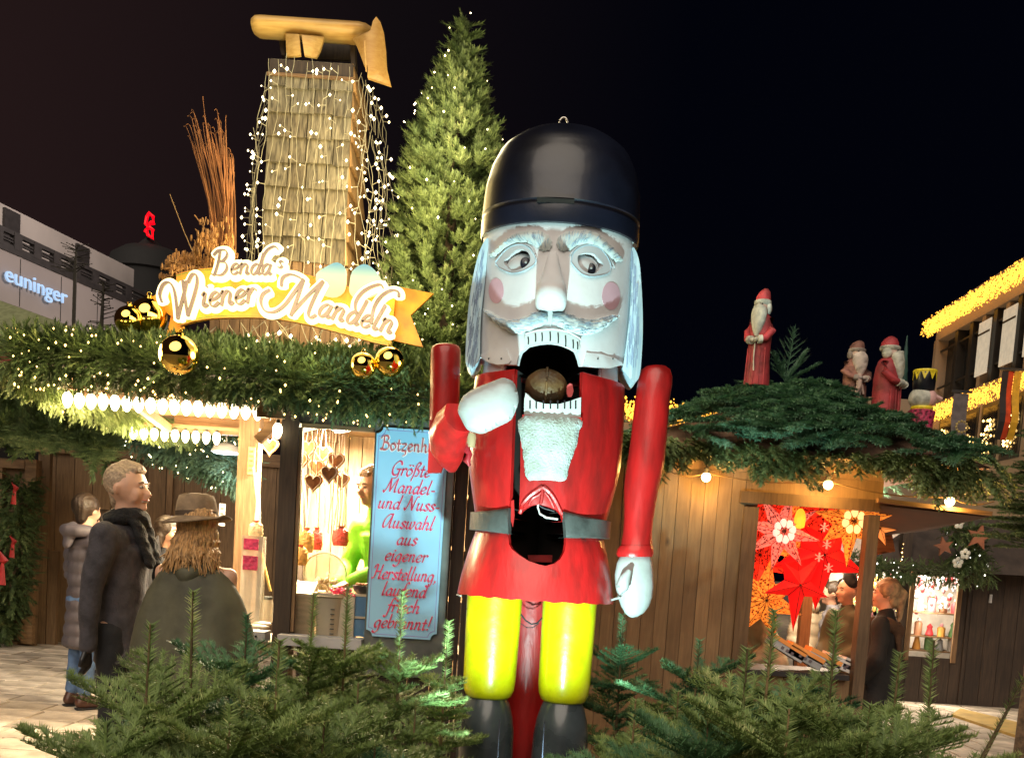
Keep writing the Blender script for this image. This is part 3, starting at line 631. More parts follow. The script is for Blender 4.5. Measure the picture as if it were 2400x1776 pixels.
# walnut in the mouth
wm = pbr('walnut_shell', (.14, .075, .025), .6, var=.3, scale=9, bump=.6, bscale=25)
p = W(*c3(800, 372), ND-.22); mb = MB()
rings = []
for i in range(1, 16):
    a = math.pi*i/16; rings.append([p+Vector((.108*math.sin(a)*math.cos(t)*(1+.03*math.sin(7*t+5*a)), .1*math.sin(a)*math.sin(t), -.093*math.cos(a)*(1+.02*math.sin(9*t)))) for t in [2*math.pi*j/30 for j in range(30)]])
mb.loft(rings); wn = mb.build('walnut', wm, nut, smooth='all')
MB().tube([p+Vector((.0, -.103*math.cos(t), .096*math.sin(t))) for t in np.linspace(-1.4, 1.4, 12)], .007, 6).build('nut_seam', wm, wn, smooth=True, world=False)
shell('jaw_cheek', [c3(*p) for p in [(925,360),(940,345),(955,352),(962,392),(950,425),(930,425),(922,395)]], lambda z: tor(z)-.06, pbr('pink_sticker', (.7, .12, .12), .5), .0, -.01, grid=None)
MB().tube([W(*c3(*a), ND-.28) for a in [(755,1040),(752,1075),(765,1110),(800,1132),(870,1142)]], .0055, 6).build('cable', pbr('white_cable', (.6, .6, .58), .5), nut, smooth=True)
MB().tube([W(*c3(*a), ND-.27) for a in [(745,1052),(790,1078),(850,1095)]], .005, 6).build('cable', tickm, nut, smooth=True)
MB().prism([W(*c3(*a), ND-.27) for a in [(596,1035),(612,1028),(616,1120),(606,1190),(594,1150)]], (0, .02, 0)).build('lever_edge', red, nut)
MB().prism([W(*c3(*a), ND+.05) for a in [(692,1352),(852,1352),(845,1395),(700,1392)]], (0, .03, 0)).build('inner_block', red, nut)
# belt
bz0 = W(1262, 1200, ND).z; bz1 = W(1262, 1258, ND).z; br_ = (W(1430, 1231, ND).x-W(1099, 1231, ND).x)/2; brf = lambda z: br_
le = [c3(577,1100), c3(574,1170), c3(578,1250)]
sheet([(-PIu, bz0)]+[(uv(p, brf)[0], z) for p, z in zip(le, (bz0, (bz0+bz1)/2, bz1))]+[(-PIu, bz1)], [], smap(brf), smap(brf, -.035), (.05, .03), [belt_m, darkin], 'belt_half', nut)
re_ = [c3(900,1125), c3(912,1190), c3(918,1275)]
sheet([(PIu, bz0)]+[(uv(p, brf)[0], z) for p, z in zip(re_, (bz0, (bz0+bz1)/2, bz1))]+[(PIu, bz1)], [], smap(brf), smap(brf, -.035), (.05, .03), [belt_m, darkin], 'belt_half', nut)
# skirt
skr = prof([(1112, 1412, 1255), (1100, 1418, 1280), (1086, 1424, 1320), (1074, 1430, 1360), (1066, 1434, 1402)])
sb = W(1250, 1400, ND).z
hl = [c3(*p) for p in [(577,1240),(584,1290),(600,1318),(640,1350),(700,1388),(760,1408),(800,1416),(850,1402),(885,1375),(908,1335),(917,1290),(917,1262)]]
ow = [(-PIu+2*PIu*i/60, sb+.004*math.sin(i*2.3)) for i in range(61)]
sheet([(-PIu, bz1+.02)]+[(uv(hl[0], skr)[0], bz1+.02)]+[uv(p, skr) for p in hl]+[(uv(hl[-1], skr)[0], bz1+.02), (PIu, bz1+.02)]+ow[::-1], [], smap(skr), smap(skr, -.025), (.05, .04), [red, darkin], 'skirt', nut)
MB().lathe([(.36, sb+.03), (.36, sb+.05)], (AX, ND, 0), 32, True, KY).build('skirt_floor', darkin, nut)
line3([(262,1583),(300,1592)], .004, skr, 0, c3).build('chipped_edge', white_m, nut)
# legs and boots
for (ct, cm, hw, yt, yb, cx_b) in (((498,1002),(476,950),0,205,1150,None), ((1175,1668),(1143,1612),0,240,1190,None)):
    a = W(*cL((ct[0]+ct[1])/2, 500), ND-.04); rt_ = (ct[1]-ct[0])/2/3.789*.00226; rb_ = (cm[1]-cm[0])/2/3.789*.00226
    z1 = sb+.06; z0 = W(*cL((cm[0]+cm[1])/2, yb), ND-.04-rb_*.8).z
    x = (W(*cL((ct[0]+ct[1])/2, yt), ND).x+W(*cL((cm[0]+cm[1])/2, 1000), ND).x)/2
    pr = [(rb_*.75, z0), (rb_*.87, z0+.012), (rb_*.96, z0+.045), (rb_, z0+.1)]+[(rb_+(rt_-rb_)*t, z0+.1+(z1-z0-.1)*t) for t in (.3, .6, 1)]
    MB().lathe(pr, (x, ND, 0), 40, True, .95).build('leg', yellow, nut, smooth=True)
    rk = rb_*1.0
    pr = [(rk*1.12, .14), (rk*1.15, .2), (rk*1.12, .35), (rk*1.06, z0-.18), (rk*.98, z0-.1), (rk*.84, z0-.03), (rk*.72, z0+.004)]
    bt = MB().lathe(pr, (x, ND, 0), 40, True, .95).build('boot', boot_m, nut, smooth=True)
    MB().ball((x, ND-.14, .2), .15, 16, 10, .9, 1.4, .55).build('toe_cap', boot_m, bt, smooth='all', world=False)
MB().lathe([(.155, .1), (.155, sb+.05)], (AX-.01, ND+.3, 0), 28, True, .6).build('support_post', red, nut, smooth=True)
MB().tube([W(*cL(*a), ND-.02) for a in [(985,370),(1030,430),(1080,462),(1130,455),(1185,400)]], .0045, 6).build('cable', tickm, nut, smooth=True)
MB().tube([W(*cL(*a), ND-.02) for a in [(985,455),(1040,492),(1090,494),(1150,455)]], .0025, 6).build('cable', tickm, nut, smooth=True)
MB().lathe([(.62, .0), (.62, .12)], (AX, ND, 0), 36, True, .8).build('base', boot_m, nut)
# straight arm (viewer's right)
def armtube(rows, Y, name, mat, n=28, flat=.9, yb=None, cap=True, parent=nut):
    rings = []
    for i, (xl, xr, y) in enumerate(rows):
        Yi = Y if yb is None else yb[i]
        a = W(*c3(xl, y), Yi); b = W(*c3(xr, y), Yi); c = (a+b)/2; r = (b-a).length/2; ex = (b-a).normalized()
        rings.append([c+ex*r*math.cos(t)+Vector((0, -1, 0))*r*flat*math.sin(t) for t in [2*math.pi*j/n for j in range(n)]])
    return MB().loft(rings, cap).build(name, mat, parent, smooth=True)
armtube([(1418,1470,241),(1385,1505,248),(1358,1530,268),(1344,1541,310),(1335,1540,360),(1325,1527,430),(1310,1518,550),(1296,1508,680),(1278,1496,800),(1265,1482,880),(1258,1462,960),(1258,1445,1050),(1258,1430,1140),(1252,1422,1220),(1240,1424,1290),(1232,1427,1305)], ND-.05, 'arm', red)
armtube([(1232,1428,1298),(1218,1430,1318),(1212,1430,1345),(1220,1425,1362)], ND-.05, 'cuff', red)
def mitt(rows, Y, name='glove'):
    rings = []
    for (xl, xr, y) in rows:
        a = W(*c3(xl, y), Y); b = W(*c3(xr, y), Y); c = (a+b)/2; r = (b-a).length/2; ex = (b-a).normalized()
        rings.append([c+ex*r*math.cos(t)+Vector((0, -1, 0))*r*.7*math.sin(t) for t in [2*math.pi*j/24 for j in range(24)]])
    return MB().loft(rings).build(name, white_m, nut, smooth=True)
mitt([(1280,1380,1325),(1240,1412,1345),(1215,1424,1400),(1203,1430,1470),(1208,1432,1540),(1222,1424,1600),(1240,1406,1650),(1262,1376,1690),(1285,1340,1712),(1300,1318,1718)], ND-.05)
MB().tube([W(*c3(*a), ND-.16) for a in [(1290,1440),(1262,1490),(1248,1540),(1232,1560),(1222,1540)]], [.012, .03, .034, .026, .01], 12).build('thumb', white_m, nut, smooth=True)
MB().tube([W(*c3(*a), ND-.1) for a in [(1140,1622),(1180,1616),(1215,1606),(1238,1602)]], .006, 6).build('splinter', white_m, nut)
# bent arm (viewer's left): upper arm, flared sleeve, mitten in front of the chest
armtube([(150,275,122),(135,290,130),(127,299,148),(124,300,180),(122,298,260),(120,294,400),(118,285,520),(115,262,600)], ND-.02, 'arm', red)
MB().prism([W(*c3(*a), ND-.06) for a in [(118,560),(250,560),(222,760),(182,868),(105,872)]], (0, .05, 0)).build('sleeve_back', red, nut)
sl = [((250,855), 28, ND-.1), ((240,800), 72, ND-.14), ((225,735), 100, ND-.2), ((225,660), 112, ND-.27), ((250,590), 108, ND-.33), ((285,545), 98, ND-.4)]
rings = []
for i, ((x, y), r, Y) in enumerate(sl):
    c = W(*c3(x, y), Y); r = r/2.503*Y/F*.98
    nxt = W(*c3(*sl[min(i+1, len(sl)-1)][0]), sl[min(i+1, len(sl)-1)][2])-W(*c3(*sl[max(i-1, 0)][0]), sl[max(i-1, 0)][2]); nxt.normalize(); a = nxt.cross(Vector((0, -1, 0))).normalized(); b = a.cross(nxt).normalized()
    rings.append([c+a*r*math.cos(t)*(1+.05*math.cos(6*t))+b*r*.8*math.sin(t) for t in [2*math.pi*j/30 for j in range(30)]])
MB().loft(rings).build('sleeve', red, nut, smooth=True)
gp = [(284,510),(305,560),(335,612),(380,632),(430,638),(520,598),(592,560),(625,500),(640,440),(628,380),(608,340),(572,322),(540,318),(470,345),(400,372),(340,405),(300,450)]
G2 = [W(*c3(*a), ND-.46) for a in cr_spline(gp, 3, True)]; G3 = [(p.x, p.z) for p in G2]; gc = (sum(p[0] for p in G3)/len(G3), sum(p[1] for p in G3)/len(G3))
def gm(sgn):
    def f(u, v):
        d = min((u-a)**2+(v-b)**2 for a, b in G3)**.5; return (u, ND-.46+sgn*(.018+.075*math.sqrt(min(1, d/.09))*(1-.25*min(1, d/.09))), v)
    return f
sheet(G3, [], gm(-1), gm(1), (.016, .016), [white_m], 'glove', nut)
armtube([(325,388,640),(328,392,660),(330,388,690),(334,384,720)], ND-.2, 'elbow_peg', pbr('bare_wood_peg', (.5, .36, .2), .6), n=12)
MB().tube([W(*c3(*a), ND-.2) for a in [(345,690),(330,730),(350,760),(335,800),(355,830)]], [.014, .02, .016, .02, .008], 10).build('wire_bundle', pbr('red_tape', (.35, .02, .03), .4), nut, smooth=True)

# floodlight at the figure's feet
fl = thing('floodlight', 'small black floodlight hidden among the fir trees aiming up at the nutcracker', 'floodlight', (AX-.05, ND-1.75, .0))
MB().box((AX-.13, ND-1.72, .22), (AX+.03, ND-1.66, .36)).build('housing', black, fl)
for sx_ in (-1, 1): MB().hexa([(AX-.05+sx_*.085, ND-1.69, .37), (AX-.05+sx_*.089, ND-1.69, .37), (AX-.05+sx_*.089, ND-1.5, .5), (AX-.05+sx_*.085, ND-1.5, .5)], [(AX-.05+sx_*.085, ND-1.69, .75), (AX-.05+sx_*.089, ND-1.69, .75), (AX-.05+sx_*.089, ND-1.5, .95), (AX-.05+sx_*.085, ND-1.5, .95)]).build('added_shield', black, fl)  # side plates added to keep the beam off the neighbouring firs
MB().bar((AX-.05, ND-1.69, .0), (AX-.05, ND-1.69, .25), .03).build('stake', black, fl)
ld = bpy.data.lights.new('flood_beam', 'SPOT'); ld.energy = 520; ld.spot_size = R(94); ld.spot_blend = .6; ld.color = (.64, 1., .95); ld.shadow_soft_size = .035
lo = bpy.data.objects.new('flood_beam', ld); COL.objects.link(lo); lo.parent = fl
lo.location = (0, .12, .56); lo.rotation_euler = Vector((.0, 1.5, 2.15)).to_track_quat('-Z', 'Y').to_euler()
# ================================================================ materials shared by the market
wood_d = woodmat('dark_stained_wood', (.055, .035, .022), (.022, .013, .008), 'z')
wood_dx = woodmat('dark_stained_wood_flat', (.085, .05, .028), (.03, .018, .01), 'x')
wood_w = woodmat('warm_plank_wood', (.26, .155, .075), (.13, .07, .03), 'z')
wood_wx = woodmat('warm_beam_wood', (.30, .18, .085), (.15, .08, .035), 'x')
wood_h = woodmat('brown_board_wood', (.20, .12, .058), (.12, .068, .03), 'z')
wood_y = woodmat('pale_yellow_wood', (.62, .40, .13), (.48, .27, .07), 'x', rough=.45, knots=False, bump=.1)
shing = woodmat('grey_weathered_shingle', (.27, .235, .16), (.05, .043, .03), 'z', rough=.8, bump=.6)
shing_r = woodmat('brown_shingle', (.36, .21, .08), (.16, .085, .03), 'z', rough=.8, bump=.6)
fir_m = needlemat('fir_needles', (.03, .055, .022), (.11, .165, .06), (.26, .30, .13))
fir_y = needlemat('lit_fir_needles', (.08, .13, .045), (.25, .33, .13), (.45, .50, .24))  # paler, yellower copy with the glow of nearby lights in its colour
fir_b = needlemat('blue_green_needles', (.03, .07, .05), (.10, .18, .12), (.2, .27, .18))
bark = pbr('bark', (.09, .06, .035), .9, var=.3, scale=20, bump=.6)
warm_e = emis('warm_fairy_light', (1., .80, .42), 14.)
gold_e = emis('golden_fairy_light', (1., .60, .18), 9.)
bulb_e = emis('glowing_bulb', (1., .84, .52), 9.)
glass = None
m, n_, b_ = newmat('window_glass'); gl_ = n_.nodes.new('ShaderNodeBsdfGlossy'); gl_.inputs['Roughness'].default_value = .03; tr_ = n_.nodes.new('ShaderNodeBsdfTransparent'); mx_ = n_.nodes.new('ShaderNodeMixShader'); fr_ = n_.nodes.new('ShaderNodeFresnel'); fr_.inputs[0].default_value = 1.4
n_.links.new(fr_.outputs[0], mx_.inputs[0]); n_.links.new(tr_.outputs[0], mx_.inputs[1]); n_.links.new(gl_.outputs[0], mx_.inputs[2]); n_.links.new(mx_.outputs[0], n_.nodes['Material Output'].inputs[0]); glass = m
def X(px, py, Y): return W(px, py, Y).x
def Z(px, py, Y): return W(px, py, Y).z
def lamp(name, kind, loc, energy, col, parent=None, size=.1, world=True, rot=None, size_y=None):
    d = bpy.data.lights.new(name, kind); d.energy = energy; d.color = col
    if kind == 'AREA':
        d.size = size
        if size_y: d.shape = 'RECTANGLE'; d.size_y = size_y
    else: d.shadow_soft_size = size
    o = bpy.data.objects.new(name, d); COL.objects.link(o); o.location = loc
    if rot: o.rotation_euler = rot
    if parent is not None:
        o.parent = parent
        if parent.name in BASE: o.location = Vector(loc)-BASE[parent.name]
    return o

# ================================================================ left market hut
YF = 6.3; EZ = 2.52
hx0 = X(556, 1240, YF); hx1 = X(1092, 1260, YF)+.12
hut = thing('market_hut', 'brightly lit almond stall with open windows and a fir covered roof', 'market hut', ((hx0+hx1)/2, YF, 0))
def hb(a, b, name, mat, parent=hut): return MB().box(a, b).build(name, mat, parent)
sillz = Z(770, 1486, YF); topz = Z(787, 996, YF); ceil = 2.46
# posts and frames
px1 = X(652, 1230, YF); px2 = X(692, 1230, YF)
hb((px1, YF-.03, 0), (px2, YF+.13, ceil), 'post', wood_d)
xw0 = px2; xw1 = X(868, 1245, YF)
hb((hx1-.12, YF-.02, 0), (hx1, YF+.1, ceil), 'post', wood_d)
hb((hx0-.04, 7.98, 0), (hx0+.06, 8.08, ceil), 'post', wood_d)
pp = X(583, 1100, 7.4); hb((pp-.075, 7.36, sillz-.2), (pp+.075, 7.48, ceil), 'post', wood_w)
hb((px2, YF, topz), (hx1-.12, YF+.08, ceil), 'header', wood_d)
hb((px2+.01, YF-.012, topz-.028), (xw1, YF+.03, topz-.002), 'window_frame', wood_wx)
hb((px2+.002, YF-.012, sillz+.002), (px2+.022, YF+.03, topz-.03), 'window_frame', wood_w)
k = 0
x = hx0-.02
while x < hx1-.13:
    x2 = min(x+.145, hx1-.125)
    if not (x < px2 and x2 > px1): MB().box((x, YF+.01+.004*(k % 2), 0), (x2-.006, YF+.05, sillz-.07)).build('plank', wood_d, hut)
    k += 1; x = x2
x = xw1+.004
while x < hx1-.13:
    x2 = min(x+.13, hx1-.125); MB().box((x, YF+.012, sillz-.07), (x2-.006, YF+.05, topz-.002)).build('plank', wood_d, hut); x = x2
led = pbr('grey_white_ledge', (.42, .42, .44), .5, var=.1)
hb((hx0-.03, YF-.13, sillz-.065), (px1-.02, YF+.02, sillz), 'ledge', led); hb((px2-.05, YF-.13, sillz-.075), (xw1, YF+.02, sillz-.01), 'ledge', led)
for x_ in (X(600, 1487, YF-.13),): MB().tube([(x_, YF-.13, sillz-.03), (x_, YF-.137, sillz-.03)], .007, 8).build('screw', pbr('dark_metal', (.04, .04, .045), .4, .8), hut)
MB().box((xw0+.02, YF+.03, sillz), (xw1-.003, YF+.036, topz-.03)).build('window_pane', glass, hut)
# inside
inw = woodmat('inside_wall_wood', (.42, .29, .16), (.26, .16, .08), 'z')
for i in range(14):
    a = hx0+i*(hx1-hx0)/14; MB().box((a, 8.3, .3), (a+(hx1-hx0)/14-.008, 8.34, ceil)).build('inner_plank', inw, hut)
MB().box((hx1-.04, YF+.1, .3), (hx1-.01, 8.3, ceil)).build('side_wall', inw, hut)
MB().box((hx0, YF+.02, .22), (hx1-.02, 8.36, .3)).build('floor_board', wood_dx, hut)
MB().box((hx0-.02, YF+.02, ceil), (hx1, 8.36, ceil+.03)).build('ceiling', inw, hut)
MB().box((hx0, YF+.05, sillz-.12), (hx1-.05, YF+.62, sillz-.08)).build('counter', pbr('counter_top', (.5, .42, .3), .35), hut)
for i in range(3): MB().box((hx0+.6, 7.98, 1.15+.42*i), (hx1-.06, 8.28, 1.18+.42*i)).build('shelf', inw, hut)
for xx, yy in ((X(835, 1030, 7.0), 7.1), (X(720, 1020, 7.6), 7.5)):
    t = thing('tube_lamp', 'bright tube lamp under the ceiling '+('in the right part' if yy == 7.1 else 'in the left part')+' of the almond stall', 'lamp', (xx, yy, ceil), 'tube lamps in the almond stall')
    MB().bar((xx-.22, yy+.35, ceil-.05), (xx+.18, yy-.35, ceil-.05), .05, .04).build('tube', emis('tube_glow', (1, .88, .62), 7), t)
    MB().bar((xx-.23, yy+.37, ceil-.015), (xx+.19, yy-.37, ceil-.015), .07, .03).build('housing', led, t)
    lamp('tube_light', 'AREA', (xx, yy, ceil-.08), 210, (1, .84, .58), t, .5, size_y=.12)

# roof, soffit, awning to the left
RX0, RX1, RY0, RY1 = -3.05, hx1+.25, 5.93, 8.9
AZ = Z(380, 930, 6.35)
roof = link('roof', MB().hexa([(RX0, RY0, EZ), (RX1, RY0, EZ), (RX1, RY1, EZ), (RX0, RY1, EZ)], [(RX0+.55, 6.95, 2.72), (RX1-.5, 6.95, 2.72), (RX1-.5, 8.2, 2.72), (RX0+.55, 8.2, 2.72)]).mesh('roof', wood_dx), hut)
for i in range(9):
    y0 = RY0+.12+i*.235; MB().box((RX0+.1, y0, EZ-.03), (hx0-.03, y0+.228, EZ-.004)).build('soffit_board', wood_wx, hut)
for yy in (6.28, 7.93): MB().box((RX0+.25, yy, EZ-.15), (hx0+.3, yy+.09, EZ-.032)).build('beam', wood_wx, hut)
MB().bar((X(645, 985, 6.3), 6.36, Z(645, 985, 6.3)), (X(598, 1040, 6.3), 6.36, Z(598, 1030, 6.3)-.0), .05, .06).build('brace', wood_wx, hut)
MB().bar((X(400, 985, 7.9), 7.85, EZ-.14), (X(470, 1012, 7.9)+.0, 6.4, EZ-.1), .05, .06).build('brace', wood_wx, hut)
MB().box((X(612, 960, 6.2)-.02, 6.17, EZ-.2), (X(652, 960, 6.2)+.05, 6.2, EZ-.03)).build('fascia', wood_wx, hut)
def bulb(p, parent=None, grp='', lab=''):
    t = thing('light_bulb', lab, 'light bulb', p, grp)
    MB().lathe([(.010, .045), (.014, .03), (.013, .02)], p, 10).build('socket', pbr('black_socket', (.02, .02, .02), .5), t)
    MB().lathe([(.004, -.075), (.014, -.068), (.026, -.045), (.031, -.022), (.028, 0.), (.018, .018), (.01, .022)], p, 14).build('bulb', bulb_e, t, smooth=True)
    return t
words = ['first','second','third','fourth','fifth','sixth','seventh','eighth','ninth','tenth','eleventh','twelfth','thirteenth','fourteenth','fifteenth','sixteenth','seventeenth']
first = None
def strung(p0, p1, n, grp, tail):
    global first
    for i in range(n):
        p = Vector(p0).lerp(Vector(p1), i/(n-1)); lab = f'{words[i]} glowing bulb from the left {tail}'
        if first is None: first = bulb(p, None, grp, lab)
        else:
            c = copy_tree(first); c.location = p; c['label'] = lab; c['group'] = grp
za = Z(380, 942, 6.25); zb_ = Z(410, 1014, 7.9)
strung((X(158, 935, 6.25), 6.25, za), (X(604, 960, 6.25), 6.25, za), 17, 'bulbs in the front row under the stall awning', 'in the front row under the awning')
strung((X(313, 1008, 7.88), 7.88, zb_), (X(508, 1020, 7.88), 7.88, zb_), 9, 'bulbs in the rear row under the stall awning', 'in the rear row under the awning')
c = copy_tree(first); c.location = W(651, 1000, 6.2); c['label'] = 'single glowing bulb hanging beside the dark corner post'; c['group'] = 'bulbs in the front row under the stall awning'
w1 = thing('light_cable', 'wooden batten with wire carrying the front row of bulbs', 'cable', (X(380, 930, 6.25), 6.25, za)); MB().box((X(150,930,6.25), 6.23, za+.04), (X(612,930,6.25), 6.27, za+.065)).build('batten', wood_wx, w1)
w2 = thing('light_cable', 'wooden batten with wire carrying the rear row of bulbs', 'cable', (X(410, 1010, 7.88), 7.88, zb_)); MB().box((X(305,1010,7.88), 7.86, zb_+.04), (X(570,1010,7.88), 7.9, zb_+.065)).build('batten', wood_wx, w2)
for i in range(4): lamp('awning_light', 'POINT', (X(200+i*130, 950, 6.3), 6.45, za-.12), 42, (1, .72, .38), w1, .12)
for i in range(2): lamp('awning_light', 'POINT', (X(350+i*120, 1010, 7.7), 7.7, zb_-.12), 42, (1, .74, .40), w2, .12)
dl = thing('dome_lamp', 'round white dome lamp hanging behind the awning', 'lamp', W(530, 1060, 8.6)); q = W(530, 1060, 8.6)
MB().lathe([(.13, 0), (.11, .05), (.05, .08), (.01, .09)], q, 24).build('lamp_shade', led, dl, smooth=True); MB().lathe([(.1, -.012), (.115, .0)], q, 20).build('diffuser', emis('cold_lamp', (.75, .9, 1), 8), dl)
MB().bar(q+Vector((0, 0, .09)), q+Vector((0, 0, .5)), .012).build('rod', led, dl)
lamp('dome_light', 'POINT', q-Vector((0, 0, .08)), 10, (.8, .9, 1), dl, .06)

# ---- greenery on the roof
def slope_cover(name, quad, n, mat, tm, label, size=(.9, 1.5), lift=.03, catn='fir greenery', parent=None, down=None, spread=.9, out=None, kind='stuff'):
    """quad: eaveL, eaveR, topR, topL"""
    a, b, c, d = [np.array(p, float) for p in quad]; u = rng.random(n); v = rng.random(n)**1.1
    P = (a*(1-u)[:, None]+b*u[:, None])*(1-v)[:, None]+(d*(1-u)[:, None]+c*u[:, None])*v[:, None]
    nrm = np.cross(b-a, d-a); nrm /= np.linalg.norm(nrm)
    if nrm[2] < 0: nrm = -nrm
    dn = (a+b)/2-(c+d)/2; dn /= np.linalg.norm(dn)
    D = dn+rng.normal(size=(n, 3))*spread*.6+nrm*(.25+.4*rng.random((n, 1)))
    P = P+nrm*(lift+rng.random((n, 1))*.07)
    return scatter(tm, P, frames(D, np.tile(nrm, (n, 1))), rng.uniform(*size, n)[:, None]*np.ones((1, 3)))
q1 = [(RX0-.05, RY0-.02, EZ+.04), (RX1, RY0-.02, EZ+.02), (RX1-.5, 6.95, 2.74), (RX0+.55, 6.95, 2.80)]
q2 = [(RX0-.02, RY1, EZ+.05), (RX0-.02, RY0, EZ+.05), (RX0+.55, 6.95, 2.80), (RX0+.55, 8.2, 2.78)]
q3 = [(RX0+.5, 6.95, 2.78), (RX1-.5, 6.95, 2.74), (RX1-.5, 8.2, 2.76), (RX0+.5, 8.2, 2.80)]
V, Fc = cat([slope_cover('', q1, 5200, None, FINE, '', (.8, 1.3)), slope_cover('', q2, 1800, None, FINE, '', (.9, 1.4)), slope_cover('', q3, 1400, None, FINE, '', (.9, 1.4))])
o = mesh_np('fir_covering', V, Fc, fir_m, None, 'stuff'); tag(o, 'dense green fir twigs covering the roof of the almond stall', 'fir greenery')
def garland(path, n, rad, tm, size=(.8, 1.3), sag=.25):
    P = np.array([tuple(p) for p in path], float); k = len(P)-1; t = rng.random(n)*k; i = np.minimum(t.astype(int), k-1); f = (t-i)[:, None]
    C = P[i]*(1-f)+P[i+1]*f; A = P[i+1]-P[i]; A /= np.linalg.norm(A, axis=1, keepdims=True)
    d = rng.normal(size=(n, 3)); d -= A*np.sum(d*A, 1, keepdims=True); d /= np.linalg.norm(d, axis=1, keepdims=True)
    O = C+d*rad*(rng.random((n, 1))**.5)*.75
    D = d+A*rng.normal(size=(n, 1))*.7+np.array([0, 0, -sag])
    return scatter(tm, O, frames(D), rng.uniform(*size, n)), C, d, O
gp = [(RX0-.05, RY0+.05, EZ+.06), (-2.2, RY0-.05, EZ+.02), (-1.5, RY0-.05, EZ-.01), (-.9, RY0-.05, EZ-.05), (RX1, RY0-.05, EZ-.06)]
(Vg, Fg), C, d, O = garland(gp, 3800, .135, FINE)
gar = thing('garland', 'thick fir garland with small warm lights along the front eave of the almond stall', 'garland', (-1.6, RY0, EZ))
mesh_np('greenery', Vg, Fg, fir_m, gar)
n = 170; t = rng.random(n)*4; t = np.where(rng.random(n) < .45, rng.random(n)*1.2, t); i = np.minimum(t.astype(int), 3); f = (t-i)[:, None]; P = np.array(gp); Cc = P[i]*(1-f)+P[i+1]*f
th = rng.uniform(-2.6, 1.0, n); Cc = Cc+np.stack([rng.normal(size=n)*.03, -np.cos(th)*.2, np.sin(th)*.2], 1)
fairy('fairy_light', Cc, gold_e, gar, .0058)
for i in range(7): lamp('garland_glow', 'POINT', (-2.95+i*.42, RY0-.32, EZ+.06), 4.5, (1, .78, .34), gar, .08)
gp2 = [(RX0-.05, RY0+.05, EZ+.03), (RX0-.06, 7.0, EZ), (RX0-.05, 8.0, EZ), (RX0, 9.0, EZ+.02), (-2.9, 10.2, EZ)]
(Vg, Fg), C, d, O = garland(gp2, 3600, .17, FINE, (.9, 1.4), .6)
gar2 = thing('garland', 'fir garland with golden lights running back along the left eave of the almond stall', 'garland', (RX0, 7.5, EZ))
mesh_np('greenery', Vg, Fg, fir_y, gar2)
n = 180; t = rng.random(n)*4; i = np.minimum(t.astype(int), 3); f = (t-i)[:, None]; P = np.array(gp2); Cc = P[i]*(1-f)+P[i+1]*f+rnd_dirs(n)*.21
fairy('fairy_light', Cc, gold_e, gar2, .0068)
for i in range(3): lamp('garland_glow', 'POINT', (RX0+.3, 6.2+i*.8, EZ-.22), 2.2, (1, .75, .3), gar2, .08)
(Vg, Fg), C, d, O = garland([W(330, 1020, 9.6), W(450, 1060, 9.3), W(570, 1110, 9.0)], 1500, .22, FINE, (.9, 1.4), .6)
gar3 = thing('garland', 'dark fir garland with pinprick lights hanging behind the dome lamp', 'garland', W(450, 1060, 9.3)); mesh_np('greenery', Vg, Fg, fir_b, gar3)
fairy('fairy_light', C[:90]+d[:90]*.24, warm_e, gar3, .006)

# ================================================================ shingled tower on the roof
TY = 7.6
tl = W(632, 150, TY); tr = W(830, 160, TY); bl = W(612, 652, TY); br = W(806, 660, TY)
tow = thing('shingle_tower', 'tall shingled wooden tower rising from the stall roof under a light curtain', 'tower', ((bl.x+br.x)/2, TY+.33, 2.93))
x0t, x1t, zt1 = tl.x, tr.x, tl.z; x0b, x1b, zb1 = bl.x-.0, br.x, bl.z
def tx(z, s):
    f = (z-zb1)/(zt1-zb1); return (x0b+(x0t-x0b)*f) if s < 0 else (x1b+(x1t-x1b)*f)
dep = .66
MB().hexa([(tx(2.93,-1)+.02, TY+.03, 2.9), (tx(2.93,1)-.02, TY+.03, 2.9), (tx(2.93,1)-.02, TY+dep, 2.9), (tx(2.93,-1)+.02, TY+dep, 2.9)], [(tx(zt1,-1)+.02, TY+.03, zt1), (tx(zt1,1)-.02, TY+.03, zt1), (tx(zt1,1)-.02, TY+dep-.03, zt1), (tx(zt1,-1)+.02, TY+dep-.03, zt1)]).build('core', wood_d, tow)
rows = 8; rh = (zt1-zb1-.12)/rows
for r_ in range(rows):
    z0 = zb1+.14+r_*rh; z1 = z0+rh*1.12; c = 5
    if r_ == 0: pass
    for face in (0, 1):
        cc = 4 if face == 0 else 3; cuts = [0]+sorted([(i+random.uniform(-.22, .22))/cc for i in range(1, cc)])+[1]
        for i in range(cc):
            u0, u1 = cuts[i], cuts[i+1]; jz = random.uniform(-.012, .006)
            if face == 0:
                f = lambda u, z, y: (tx(z,-1)+(tx(z,1)-tx(z,-1))*u, y, z)
                MB().hexa([f(u0+.006, z0+jz, TY-.022), f(u1-.006, z0+jz, TY-.022), f(u1-.006, z0+jz, TY+.0), f(u0+.006, z0+jz, TY+.0)], [f(u0+.006, z1, TY+.006), f(u1-.006, z1, TY+.006), f(u1-.006, z1, TY+.02), f(u0+.006, z1, TY+.02)]).build('shingle', shing, tow)
            else:
                f = lambda u, z, o: (tx(z,1)+o, TY+dep*u, z)
                MB().hexa([f(u0+.006, z0+jz, .0), f(u0+.006, z0+jz, .024), f(u1-.006, z0+jz, .024), f(u1-.006, z0+jz, .0)], [f(u0+.006, z1, -.02), f(u0+.006, z1, -.006), f(u1-.006, z1, -.006), f(u1-.006, z1, -.02)]).build('shingle', shing_r, tow)
